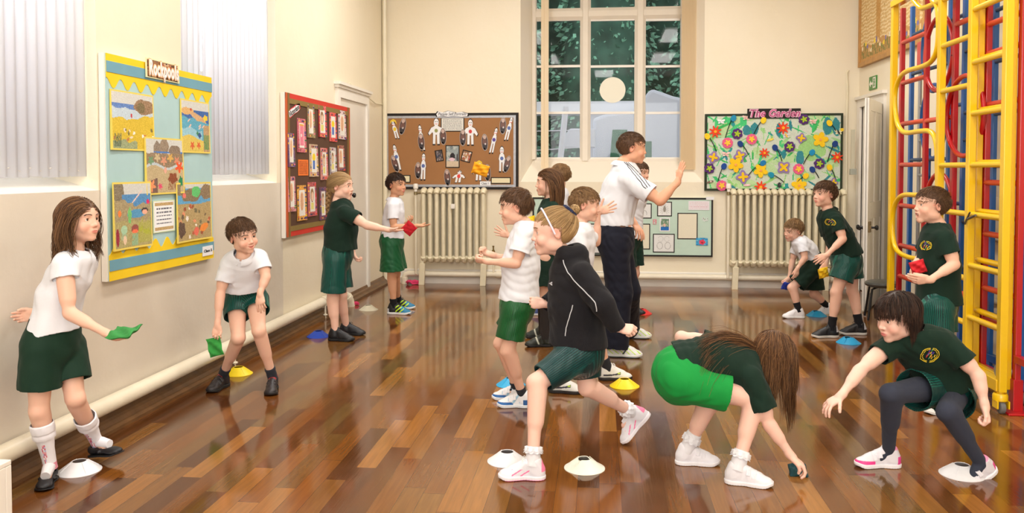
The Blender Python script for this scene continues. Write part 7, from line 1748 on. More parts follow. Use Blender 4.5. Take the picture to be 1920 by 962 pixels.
# ---------------------------------------------------- 6 girl with long brown hair
def girl_long_hair():
    q = crop(960, 230, 2.0917, 6.95); g = gnd(960, 230, 2.0917)
    J = dict(pel=q(140, 500), nk=q(150, 303), mid=q(146, 400), sh=[q(158, 335, -.12), q(146, 332, .12)], el=[q(84, 430, -.14), q(95, 420, .14)], wr=[q(-12, 444, -.10), q(48, 384, .12)],
             hip=[q(132, 530, -.08), q(142, 528, .08)], kn=[q(132, 680, -.06), q(118, 672, .07)], ank=[0, 0])
    feetJ(J, [(g(118, 878), (-1, -.15, 0), 0), (g(112, 846), (-1, .1, 0), 0)])
    H = HeadFrame(q(142, 236), (-1, -.12, .02), (0, 0, 1), 1.05)
    t = figure('girl with long brown hair in green tee shirt and skirt, standing behind the centre boy', J, H, 1.05, SK, h=.005, brow=(60, 40, 28),
               hands={0: dict(d=(-.9, 0, .35), n=(0, -1, .1), t=(.25, 0, 1), curl=(.12, .15, .18, .2), spread=.22, th=(.9, .1)), 1: dict(d=(-.6, -.3, .5), n=(0, 0, 1), t=(0, -1, 0), curl=(.7,) * 4)})
    cp = hair_cap(H, 'hair', H_ck, t, thick=.010, front=.052, nape=-.06, seed=14)
    def fl(p, r): return np.array([0, -1., .1]) if p[2] > .05 or p[1] > 0 else np.array([0, -.5, -1])
    strands('locks', clump(hair_lines(H, 1900, 15, lambda p, r: .30 + .05 * r.rand(), 'long', step=.012, flow=fl, grav=lambda p: 1.0 if p[1] > 0 else 2.2, lift=.006, jit=.07, colliders=[(lerp(J['sh'][0], J['sh'][1], .5), .10), (J['nk'], .07)], puff=.006), 60, .6, 2, .004), .0019, H_ck, cp)
    tee(t, J, GRN, 1.05, sl=.6, hem=q(140, 488), rad=[(.125, .105), (.115, .1), (.12, .095), (.108, .078), (.05, .048)], seed=61, h=.005)
    c = Cloth(.006); pel = V3(J['pel']); hem = q(128, 632); sd = np.array([0., 1, 0])
    c.add(slab([pel + np.array([0, 0, .05]), pel, lerp(pel, hem, .5), hem, hem - np.array([0, 0, .05])], [(.115, .10), (.13, .115), (.15, .135), (.165, .15), (.165, .15)], sd), cut=[(hem, (0, 0, -1)), (pel + np.array([0, 0, .06]), (0, 0, 1))], k=.03)
    c.build('skirt', SKIRT, t, h=.005, seed=62, wr=.009, wsc=.6)
    for i in (0, 1):
        sock(t, J, i, clothmat('dark_sock', (44, 38, 36), .9), up=.27, r=.043, s=1.05); shoe_at(t, J, i, [(-1, -.15, 0), (-1, .1, 0)][i], 1.12, 'shoe', sneaker((34, 40, 32), [((200, 205, 190), lambda x, y, z: (np.abs(y - .02 - z * .4) < .006) & (z > .02))]), (24, 24, 24), 'trainer')
    beanbag(q(72, 388, -.02) , (1, 0, .2), (0, .3, 1), .09, .09, (240, 200, 20), 'yellow bean bag between the centre boy and the long-haired girl')
# ---------------------------------------------------- 7 child behind
def child_behind():
    q = crop(960, 230, 2.0917, 8.3); g = gnd(960, 230, 2.0917)
    J = dict(pel=q(175, 440), nk=q(190, 258), mid=q(182, 350), sh=[q(192, 285, -.12), q(186, 285, .12)], el=[q(190, 370, -.13), q(180, 370, .13)], wr=[q(150, 430, -.10), q(140, 430, .10)],
             hip=[q(172, 462, -.08), q(172, 462, .08)], kn=[q(150, 585, -.06), q(150, 585, .06)], ank=[0, 0])
    feetJ(J, [(g(120, 755), (-1, 0, 0), 0), (g(135, 742), (-1, .05, 0), 0)])
    H = HeadFrame(q(186, 208), (-1, .1, 0), (0, 0, 1), 1.04)
    t = figure('light-haired child almost hidden behind the long-haired girl', J, H, 1.05, SK, h=.0055)
    short_hair(t, H, H_lt, 19, n=700, L=.04, front=.044, nape=-.05, r=.0018)
    tee(t, J, W_, 1.05, sl=.6, seed=71, h=.0055); shorts(t, J, DGS, 1.05, frac=.7, seed=72, u=False, h=.0055)
    for i in (0, 1): shoe_at(t, J, i, (-1, 0, 0), 1.1, 'shoe', sneaker((40, 60, 120)), (220, 222, 226), 'trainer')
# ---------------------------------------------------- 8 boy behind the hooded girl
def boy_behind_hood():
    q = crop(960, 230, 2.0917, 5.62); g = gnd(900, 370, 1.7486)
    J = dict(pel=q(255, 660), nk=q(268, 398), mid=q(262, 530), sh=[q(262, 440, -.13), q(285, 432, .13)], el=[q(270, 560, -.16), q(330, 470, .22)], wr=[q(250, 640, -.10), q(338, 350, .20)],
             hip=[q(250, 700, -.08), q(265, 695, .08)], kn=[q(230, 850, -.07), q(330, 830, .07)], ank=[0, 0])
    feetJ(J, [(g(270, 640), (1, -.1, 0), 0), (g(432, 598), (1, .05, 0), .0)])
    H = HeadFrame(q(288, 322), (1, -.02, -.12), (.12, 0, 1), 1.03)
    t = figure('boy in white polo shirt behind the hooded girl, open hand raised', J, H, 1.03, SK, h=.005, mouth='smile', brow=(110, 80, 56),
               hands={1: dict(d=(.8, 0, .25), n=(.1, -1, .2), t=(-.2, -.2, 1), curl=(.1, .12, .15, .25), spread=.20, th=(.95, .1), k=1.05), 0: dict(curl=(.8,) * 4)})
    short_hair(t, H, H_lt, 23, n=1200, L=.036, front=.044, nape=-.048, r=.0014)
    tee(t, J, W_, 1.03, sl=.6, hem=q(255, 640), seed=81, h=.0045, collar='polo', name='polo_shirt'); shorts(t, J, GRN, 1.03, frac=.7, seed=82, u=False, h=.005)
    NK = sneaker((232, 232, 228), [((44, 46, 60), lambda x, y, z: (np.abs(z - .034 - np.clip(y, 0, .1) * .22) < .0045 + np.clip(y - .02, 0, .05) * .10) & (np.abs(x) > .012) & (y > -.05) & (y < .055)), ((190, 220, 70), lambda x, y, z: (np.abs(z - .046) < .005) & (np.abs(y - .045) < .008))])
    for i in (0, 1): sock(t, J, i, SOCKD, up=.085, r=.034, s=1.03); shoe_at(t, J, i, [(1, -.1, 0), (1, .05, 0)][i], 1.12, 'shoe', NK, (40, 36, 36), 'trainer')
# ---------------------------------------------------- 9 girl in the black hooded top
def girl_hood():
    q = crop(900, 370, 1.7486, 4.15); g = gnd(900, 370, 1.7486)
    J = dict(pel=q(325, 505), nk=q(288, 196), mid=q(315, 350), sh=[q(338, 250, -.14), q(262, 240, .14)], el=[q(402, 350, -.20), q(262, 330, .20)], wr=[q(450, 428, -.18), q(214, 350, .16)],
             hip=[q(312, 520, -.07), q(340, 515, .07)], kn=[q(186, 608, -.16), q(352, 622, .06)], ank=[0, q(500, 706, .26)])
    J['toe'] = [0, 0]; g0 = g(142, 922); J['ank'][0] = np.array([g0[0] + .045, g0[1], .078]); J['toe'][0] = J['ank'][0] + np.array([-.18, 0, -.06]); J['toe'][1] = J['ank'][1] + unit((-.62, 0, -.8)) * .16
    H = HeadFrame(q(240, 112), (-1, -.16, -.06), (-.14, 0, 1), 1.10)
    t = figure('girl in black hooded top striding left, with blonde bun and pale headband', J, H, 1.04, (233, 190, 172), h=.0042, mouth='smile', brow=(150, 116, 84), iris=(90, 110, 130), lip=(216, 132, 126),
               hands={0: dict(d=(.8, -.2, -.05), n=(.1, .6, -.6), t=(.2, -.2, .9), curl=(.9, 1., 1.1, 1.2), th=(.3, .5)), 1: dict(d=(-.9, -.1, .1), n=(.1, .95, -.2), t=(0, 0, 1), curl=(1.2, 1.3, 1.3, 1.3), th=(.3, .7))})
    cp = hair_cap(H, 'hair', H_bl, t, thick=.006, front=.056, nape=-.055, seed=3, side=.014, rough=.001)
    bun = H.p(0, -.092, .092)
    def fl(p, r): tgt = np.array([0, -.092, .088]); return tgt - p
    L = hair_lines(H, 2600, 31, lambda p, r: min(.16, np.linalg.norm(np.array([0, -.080, .080]) - p) * 1.0), 'long', flow=fl, grav=0, lift=.004, jit=.02, puff=.002, lo=.9, step=.008, follow=True); strands('strands', L, .0010, H_bl, cp)
    bb = []; rr = np.random.RandomState(2)
    for i in range(160):
        a = rr.uniform(0, 6.28); ph = rr.uniform(0, 6.28); w = np.linspace(0, 3.6, 14); ax = unit(rr.normal(size=3)); u = unit(np.cross(ax, (0, .3, 1))); v = np.cross(ax, u); R_ = rr.uniform(.018, .026)
        bb.append(bun - H.F * .012 + (u[None] * np.cos(w + ph)[:, None] + v[None] * np.sin(w + ph)[:, None]) * R_ + ax * rr.uniform(-.008, .008))
    strands('bun', bb, .0018, H_bl, cp)
    sc_ = MB()
    for k in range(3):
        sc_.tube([H.p(0, -.070, .076) + (H.U - H.F) * (.006 * k) + (H.R * math.cos(a) + (H.U + H.F) * .7071 * math.sin(a)) * (.029 + .004 * math.sin(a * 7 + k * 2)) for a in np.linspace(0, 6.283, 41)[:-1]], .0115, 8, closed=True)
    o = sc_.build('scrunchie', mat('navy_towelling', C(28, 34, 66), .95, bump=.4, bscale=200), t, smooth=True)
    hb = MB(); pts = [H.p(.084 * math.cos(a), .006 + .042 * math.sin(a), .004 + .103 * math.sin(a)) for a in np.linspace(-.12, math.pi + .12, 33)]
    hb.tube(pts, .0045, 8); hb.build('headband', mat('lilac_band', C(226, 216, 234), .5), t, smooth=True)
    nk = V3(J['nk']); up = unit(nk - V3(J['mid'])); hood = [(cap(nk + np.array([-.02, -.05, .022]), nk + np.array([.055, -.03, .012]), .036, .042), .03), (cap(nk + np.array([.055, -.03, .012]), nk + np.array([.05, .06, .018]), .044, .040), .03), (cap(nk + np.array([-.03, .05, .015]), nk + np.array([.05, .06, .018]), .034, .040), .03)]
    o, mp = tee(t, J, FLEECE, 1.04, long=True, hem=q(322, 482), hemn=(-.06, 0, -1), rad=[(.138, .132), (.138, .128), (.13, .11), (.112, .085), (.06, .055)], sh_r=.062, slr=(.06, .054), cuff=.036, seed=91, name='hooded_top', wr=.006, extra=hood, neck=.046, collar_ring=False)
    P, Qd = mp
    def onsurf(x, y, off_=.001):   # lay piping on the cloth surface towards the viewer
        r = ray(900 + x / 1.7486, 370 + y / 1.7486); v = P - CAM; tt = v @ r / (r @ r); dist = np.linalg.norm(v - tt[:, None] * r, axis=1); m = dist < .006
        return (P[m][np.argmin(tt[m])] if m.any() else None)
    def pipe(pts):
        out = []
        for (a, b) in zip(pts[:-1], pts[1:]):
            for k in range(6):
                p_ = onsurf(a[0] + (b[0] - a[0]) * k / 6, a[1] + (b[1] - a[1]) * k / 6)
                if p_ is not None: out.append(p_)
        if len(out) > 3:
            out = np.array(out); sm = out.copy(); sm[1:-1] = (out[:-2] + out[1:-1] * 2 + out[2:]) / 4; MB().tube(list(sm - FW * .001), .0026, 6).build('piping', PIPING, o, smooth=True)
    pipe([(270, 208), (283, 240), (305, 275), (345, 315), (375, 345), (382, 384)]); pipe([(301, 356), (292, 395), (280, 430), (275, 460)])
    p_ = onsurf(232, 283)
    if p_ is not None:
        u, v = RT, UP; lg = MB()
        for sc2, w in ((1, .0012),): lg.tube([p_ - FW * .002 + u * a + v * b for a, b in ((-.014, .002), (0, .008), (.018, -.004), (.0, -.008))], w, 5, closed=True); lg.tube([p_ - FW * .002 + u * a * .55 + v * b * .5 for a, b in ((-.014, .002), (0, .008), (.018, -.004), (.0, -.008))], w * 1.3, 5, closed=True)
        lg.build('logo', mat('white_stitch', C(235, 235, 238), .6), o)
    shorts(t, J, TEALD, 1.04, frac=(.84, .70), r_hem=(.066, .070), r_hip=(.118, .118), seed=92, wr=.002, freq=90)
    TR = sneaker((224, 222, 229), [((240, 110, 160), lambda x, y, z: (np.abs(np.sin((y * .6 + z) * 120)) > .93) & (np.abs(x) > .014) & (y > -.01) & (y < .07) & (z < .05) & (z > .022)), ((245, 130, 170), lambda x, y, z: (y < -.062) & (z > .04))])
    for i in (0, 1):
        sock(t, J, i, SOCKW, up=.068, r=.033, s=1.04, frill=.052)
        if i == 0: shoe_at(t, J, 0, (-1, -.08, 0), 1.06, 'shoe', TR, lambda p: np.where((p[:, 2:3] < .006), np.array([[240., 150, 190]]), np.array([[232., 230, 236]])), 'trainer')
        else: shoe_at(t, J, 1, (-1, -.1, 0), 1.04, 'shoe', TR, (236, 232, 238), 'trainer', pitch=.86)
# ---------------------------------------------------- 10 the man
def man():
    q = crop(960, 230, 2.0917, 6.62); g = gnd(960, 230, 2.0917)
    J = dict(pel=q(400, 440), nk=q(438, 160), mid=q(410, 320), sh=[q(462, 222, -.18), q(428, 214, .18)], el=[q(580, 306, -.26), q(440, 330, .25)], wr=[q(650, 232, -.26), q(480, 395, .12)],
             hip=[q(402, 478, -.09), q(412, 472, .09)], kn=[q(420, 668, -.10), q(452, 660, .10)], ank=[0, 0])
    feetJ(J, [(g(425, 918), (1, -.08, 0), 0), (g(470, 845), (1, .05, 0), 0)], z=.09)
    H = HeadFrame(q(472, 100), (1, .06, -.06), (0, 0, 1), 1.12)
    t = figure('man in white polo shirt with black shoulder stripes, one palm raised', J, H, 1.34, (226, 170, 138), h=.005, adult=True, arms_r=1.08, mouth='calm', brow=(50, 36, 28), lip=(180, 104, 90),
               hands={0: dict(d=(.25, 0, 1), n=(.9, .4, -.1), t=(-.3, .2, .3), curl=(.04, .04, .06, .1), spread=.12, th=(.8, .1), k=.95)})
    short_hair(t, H, H_br, 33, n=1500, L=.024, front=.050, nape=-.045, r=.0011, puff=.002, thick=.006)
    o, mp = tee(t, J, W_, 1.32, sl=.70, hem=q(402, 402), hemn=(.05, 0, -1), rad=[(.120, .106), (.122, .112), (.130, .112), (.115, .088), (.048, .046)], slr=(.064, .060), sh_r=.06, seed=101, name='polo_shirt', collar='polo', h=.005, wr=.006)
    P, Qd = mp
    sh, el = V3(J['sh'][0]), V3(J['el'][0]); nk = V3(J['nk'])
    for k in range(3):
        px0 = [(440 + k * 8, 150 + k * 1), (466 + k * 9, 180 - k * 2), (500 + k * 10, 222 - k * 4), (530 + k * 9, 264 - k * 5)]; out = []
        for a, b in zip(px0[:-1], px0[1:]):
            for j in range(5):
                x, y = a[0] + (b[0] - a[0]) * j / 5, a[1] + (b[1] - a[1]) * j / 5; r = ray(960 + x / 2.0917, 230 + y / 2.0917); v = P - CAM; tt = v @ r / (r @ r); dd = np.linalg.norm(v - tt[:, None] * r, axis=1); m = dd < .01
                if m.any(): out.append(P[m][np.argmin(tt[m])])
        if len(out) > 3: MB().tube(list(np.array(out) - FW * .001), .003, 6).build('stripe', mat('black_tape', C(24, 24, 30), .7), o, smooth=True)
    trousers(t, J, NAVY, 1.3, r0=.088, r1=.076, r2=.072, hip=(.135, .118))
    AS = sneaker((228, 228, 226), [((190, 225, 60), lambda x, y, z: (np.abs(np.sin((y + z * 1.2) * 95)) > .93) & (np.abs(x) > .012) & (z > .022)), ((44, 56, 70), lambda x, y, z: (np.abs(y - .0 - z * .7) < .005) & (z > .02))])
    for i in (0, 1): shoe_at(t, J, i, [(1, -.08, 0), (1, .05, 0)][i], 1.30, 'shoe', AS, lambda p: np.where((p[:, 2:3] < .008), np.array([[70., 84, 90]]), np.array([[226., 228, 226]])), 'trainer')
# ---------------------------------------------------- 11 boy behind the man
def boy_behind_man():
    q = crop(960, 230, 2.0917, 8.37); g = gnd(960, 230, 2.0917)
    J = dict(pel=q(458, 450), nk=q(494, 250), mid=q(474, 350), sh=[q(470, 280, -.10), q(512, 276, .08)], el=[q(456, 360, -.10), q(498, 350, .1)], wr=[q(466, 430, -.10), q(480, 420, .0)],
             hip=[q(448, 470, -.05), q(478, 470, .06)], kn=[q(455, 600, -.05), q(482, 590, .06)], ank=[0, 0])
    feetJ(J, [(g(436, 762), (.9, -.4, 0), 0), (g(470, 750), (.95, -.3, 0), 0)])
    H = HeadFrame(q(502, 196), (.8, -.6, -.1), (0, 0, 1), 1.0)
    t = figure('boy mostly hidden behind the man, brown hair and one eye showing', J, H, 1.03, SK, h=.0055)
    short_hair(t, H, H_br, 43, n=700, L=.036, front=.040, nape=-.05, r=.0018)
    tee(t, J, W_, 1.03, sl=.6, hem=q(470, 452), seed=111, h=.0055); shorts(t, J, GRN, 1.03, frac=.75, seed=112, u=False, h=.0055)
    for i in (0, 1): sock(t, J, i, SOCKB, up=.2, r=.042); shoe_at(t, J, i, (.95, -.35, 0), 1.1, 'shoe', flatcol((30, 30, 32)), (26, 26, 28), 'trainer')
# ---------------------------------------------------- 12 girl bending to the floor
def girl_bending():
    q = crop(1210, 600, 2.915, 4.02); g = gnd(1210, 600, 2.915)
    J = dict(pel=q(190, 290), nk=q(592, 232), mid=q(370, 215), sh=[q(596, 330, -.11), q(452, 150, .13)], el=[q(676, 568, -.13), q(196, 92, .17)], wr=[q(796, 742, -.15), q(215, 190, .22)],
             hip=[q(196, 332, -.08), q(196, 320, .08)], kn=[q(606, 436, -.10), q(352, 452, .06)], ank=[0, 0])
    feetJ(J, [(g(540, 898), (1, -.22, 0), 0), (g(262, 788), (1, .02, 0), 0)])
    H = HeadFrame(q(704, 196, .0), (.80, .04, -.62), (.60, 0, .78), 1.04)
    t = figure('girl in dark green tee shirt and bright green shorts bending to touch the floor', J, H, 1.04, (233, 190, 172), h=.0042, brow=(70, 48, 34),
               hands={0: dict(d=(.75, -.1, -.62), n=(-.2, 0, -1), t=(-.3, -1, 0), curl=((.55, .7, .5),) * 4, th=(.35, .5), spread=.12)})
    cp = hair_cap(H, 'hair', H_ck, t, thick=.009, front=.050, nape=-.06, seed=24)
    tc, bk = lerp(J['pel'], J['nk'], .55), V3(J['mid'])
    def fl(p, r): return np.array([np.sign(p[0]) * 1., -.2, -.5]) if p[2] > .06 else np.array([0, -.4, -1])
    L1 = hair_lines(H, 2200, 25, lambda p, r: .15 + .24 * r.rand() ** 1.2, 'long', step=.010, flow=fl, grav=2.2, lift=.006, jit=.10, colliders=[], puff=.006)
    strands('locks', clump(L1, 55, .85, 3, .007, 7), .0013, H_ck, cp)
    back = []; rr = np.random.RandomState(8)   # ponytail lying along the back
    s0 = H.p(.0, -.10, .03); e_ = [q(600, 160, .02), q(520, 108, .02), q(420, 86, .0), q(330, 108, -.04), q(290, 130, -.06)]
    ctrl = [s0] + e_
    for i in range(800):
        sp = rr.normal(size=3) * np.array([.5, 1.1, .9]); sp2 = rr.normal(size=3); L_ = rr.uniform(.55, 1.); P_ = []
        n_ = 26
        for j in range(n_):
            f = j / (n_ - 1) * L_ * (len(ctrl) - 1); k = min(int(f), len(ctrl) - 2); w = f - k; c0 = ctrl[k] * (1 - w) + ctrl[k + 1] * w
            P_.append(c0 + sp * (.006 + .018 * j / n_) + np.array([0, -.05 * abs(sp2[0]) * (j / n_) ** 1.5, -.055 * abs(sp2[0]) * (j / n_) ** 2]) + (sp2[1] > 2.2) * np.array([0, -.06, -.12]) * (j / n_) ** 2.2)
        P_ = np.array(P_); P_[1:-1] = (P_[:-2] + 2 * P_[1:-1] + P_[2:]) / 4; back.append(P_)
    strands('ponytail', back, .0012, H_ck, cp)
    tie = MB(); tie.tube([H.p(0, -.098, .04) + (H.R * math.cos(a) + H.U * math.sin(a)) * .017 for a in np.linspace(0, 6.283, 21)[:-1]], .005, 8, closed=True); tie.build('hair_tie', mat('teal_tie', C(20, 70, 70), .8), t, smooth=True)
    tee(t, J, GD, 1.04, sl=(.66, .55), hem=q(205, 262), hemn=(-.93, 0, -.42), rad=[(.130, .112), (.122, .105), (.122, .095), (.110, .080), (.052, .05)], slr=(.062, .062), seed=121, wr=.006)
    shorts(t, J, GBR, 1.04, frac=(.62, .52), r_hem=(.088, .080), r_hip=(.128, .124), seed=122, u=False, wr=.005, waist_up=.09)
    for i in (0, 1):
        sock(t, J, i, SOCKW, up=.085 if i else .075, r=.034, s=1.04, frill=.050); shoe_at(t, J, i, [(1, -.22, 0), (1, .02, 0)][i], 1.04, 'shoe', flatcol((225, 223, 229)), (232, 230, 234), 'strap')
    w = V3(J['wr'][0]); b = onZ(1210 + 834 / 2.915, 600 + 822 / 2.915, .018); beanbag(b, (1, -.1, 0.05), (0, 1, .25), .085, .09, (16, 66, 72), 'dark teal bean bag pressed on the floor by the bending girl', th=.018)
# ---------------------------------------------------- 13 small boy stooping
def boy_small():
    q = crop(1440, 320, 2.83, 8.25); g = gnd(1440, 320, 2.83)
    J = dict(pel=q(238, 492), nk=q(168, 362), mid=q(208, 425), sh=[q(182, 388, -.10), q(158, 378, .10)], el=[q(196, 462, -.14), q(130, 480, .12)], wr=[q(156, 520, -.14), q(112, 570, .08)],
             hip=[q(245, 515, -.07), q(240, 510, .07)], kn=[q(128, 620, -.06), q(245, 655, .06)], ank=[0, q(312, 728, .1)])
    J['toe'] = [0, 0]; g0 = g(140, 782); J['ank'][0] = np.array([g0[0] + .04, g0[1], .075]); J['toe'][0] = J['ank'][0] + np.array([-.16, 0, -.06]); J['ank'][1][2] = max(J['ank'][1][2], .09); J['toe'][1] = J['ank'][1] + np.array([-.13, 0, -.10])
    H = HeadFrame(q(134, 316), (-.9, -.42, -.18), (.34, 0, 1), 1.0)
    t = figure('small boy in white tee shirt and dark green shorts stooping by the long radiator', J, H, .95, SK, h=.005, brow=(120, 88, 60),
               hands={0: dict(d=(-.2, 0, -1), n=(-.3, .8, 0), t=(-1, 0, 0), curl=(.3,) * 4), 1: dict(d=(-.5, 0, -.8), n=(-.3, .5, 0), t=(0, -1, 0), curl=(.9,) * 4)})
    short_hair(t, H, H_lt, 53, n=900, L=.036, front=.040, nape=-.05, r=.0016)
    tee(t, J, W_, .95, sl=.62, hem=q(232, 482), rad=[(.125, .105), (.12, .1), (.12, .092), (.108, .078), (.05, .048)], seed=131, h=.0045)
    shorts(t, J, SKIRT, .95, frac=(.80, .85), r_hem=(.105, .11), r_hip=(.125, .12), seed=132, u=False, h=.0048, wr=.007)
    WS = flatcol((232, 230, 232))
    for i in (0, 1): sock(t, J, i, SOCKB, up=.08, r=.032); shoe_at(t, J, i, (-1, -.05 + .1 * i, 0), 1.02, 'shoe', WS, (228, 226, 224), 'trainer', pitch=0 if i == 0 else .35)
    beanbag(q(94, 612, .06), (.3, -.5, 1), (1, .2, 0), .09, .08, (36, 60, 170), 'blue bean bag in the stooping small boy\'s hand')
# ---------------------------------------------------- 14 taller boy in green
def boy_tall():
    q = crop(1440, 320, 2.83, 7.30); g = gnd(1440, 320, 2.83)
    J = dict(pel=q(418, 480), nk=q(318, 208), mid=q(376, 345), sh=[q(362, 262, -.12), q(290, 252, .12)], el=[q(398, 362, -.18), q(330, 400, .13)], wr=[q(312, 448, -.20), q(308, 492, .06)],
             hip=[q(412, 505, -.08), q(438, 500, .08)], kn=[q(362, 645, -.08), q(448, 640, .08)], ank=[0, 0])
    feetJ(J, [(g(318, 885), (-1, -.15, 0), 0), (g(466, 870), (-1, -.05, 0), 0)])
    H = HeadFrame(q(300, 126), (-.9, -.42, .04), (-.02, 0, 1), 1.04)
    t = figure('tall boy in dark green polo shirt and striped shorts near the open door', J, H, 1.08, SK, h=.005, brow=(90, 62, 42),
               hands={0: dict(d=(-.9, -.1, -.35), n=(-.2, .9, -.4), t=(-.3, -.2, -1), curl=(.4, .45, .5, .55), spread=.16, th=(.6, .3)), 1: dict(d=(-.3, 0, -1), n=(-.5, -.7, 0), t=(-1, 0, 0), curl=(.8,) * 4, th=(.4, .6))})
    short_hair(t, H, H_br, 63, n=1300, L=.040, front=.042, nape=-.05, r=.0015, puff=.006)
    o, mp = tee(t, J, GD, 1.08, sl=.60, hem=q(420, 452), hemn=(.30, 0, -1), rad=[(.135, .118), (.125, .105), (.125, .095), (.112, .08), (.05, .048)], seed=141, h=.0045, collar='polo', name='polo_shirt')
    crest(o, mp, q(312, 272, -.06), FW, .030, None)
    shorts(t, J, TEAL, 1.08, frac=(.52, .50), r_hem=(.098, .098), r_hip=(.132, .118), seed=142, h=.0045)
    BK = sneaker((28, 28, 30), [((200, 200, 205), lambda x, y, z: (y < -.05) & (z > .045) & (np.abs(x) > .012))])
    for i in (0, 1): sock(t, J, i, SOCKB, up=.10, r=.034, s=1.05); shoe_at(t, J, i, [(-1, -.15, 0), (-1, -.05, 0)][i], 1.14, 'shoe', BK, (200, 196, 188) , 'trainer')
    beanbag(q(294, 542, .03), (1, .1, .3), (.2, -.2, 1), .09, .095, (236, 190, 20), 'yellow bean bag in the lower hand of the tall boy in green', th=.022)
# ---------------------------------------------------- 15 boy by the yellow frame
def boy_frame():
    q = crop(1440, 320, 2.83, 5.02); g = gnd(1520, 520, 2.289)
    J = dict(pel=q(905, 700), nk=q(902, 292), mid=q(905, 500), sh=[q(938, 356, -.13), q(858, 345, .13)], el=[q(990, 498, -.17), q(812, 470, .16)], wr=[q(858, 580, -.22), q(788, 488, .0)],
             hip=[q(900, 730, -.08), q(915, 725, .08)], kn=[q(890, 940, -.06), q(920, 930, .06)], ank=[0, 0])
    feetJ(J, [(g(580, 582), (-1, -.2, 0), 0), (g(520, 546), (-1, .1, 0), 0)])
    J['ank'][1][0] += .10; J['toe'][1][0] += .10
    H = HeadFrame(q(866, 184), (-1, -.08, .05), (-.02, 0, 1), .98)
    t = figure('laughing boy in dark green tee shirt beside the yellow climbing frame', J, H, 1.04, SK, h=.0042, mouth='open', brow=(110, 74, 48),
               hands={0: dict(d=(-1, -.05, .02), n=(0, .9, .3), t=(-.1, -.1, 1), curl=(.12, .3, .45, .6), th=(.25, .2)), 1: dict(d=(-.55, -.3, -.85), n=(.3, -.2, -.5), t=(.4, -.8, 0), curl=(.3, .35, .4, .5), th=(.5, .4))})
    short_hair(t, H, H_br, 73, n=1900, L=.028, front=.046, nape=-.048, puff=.004, up=.02)
    o, mp = tee(t, J, GD, 1.04, sl=.60, hem=q(905, 706), rad=[(.132, .118), (.128, .110), (.128, .098), (.112, .08), (.052, .05)], seed=151)
    crest(o, mp, q(832, 398, -.08), unit(FW + RT * .5), .030, None)
    shorts(t, J, TEAL, 1.04, frac=(.62, .62), r_hem=(.09, .09), r_hip=(.115, .10), seed=152)
    for i in (0, 1): sock(t, J, i, SOCKD, up=.06, r=.033); shoe_at(t, J, i, [(-1, -.2, 0), (-1, .1, 0)][i], 1.1, 'shoe', sneaker((52, 54, 60), [((230, 230, 228), lambda x, y, z: y > .09)]), (232, 232, 228), 'trainer')
    beanbag(q(796, 512, -.06), (1, -.2, .35), (.1, .1, 1), .085, .08, (200, 24, 36), 'red bean bag clutched by the laughing boy beside the yellow frame', th=.02)
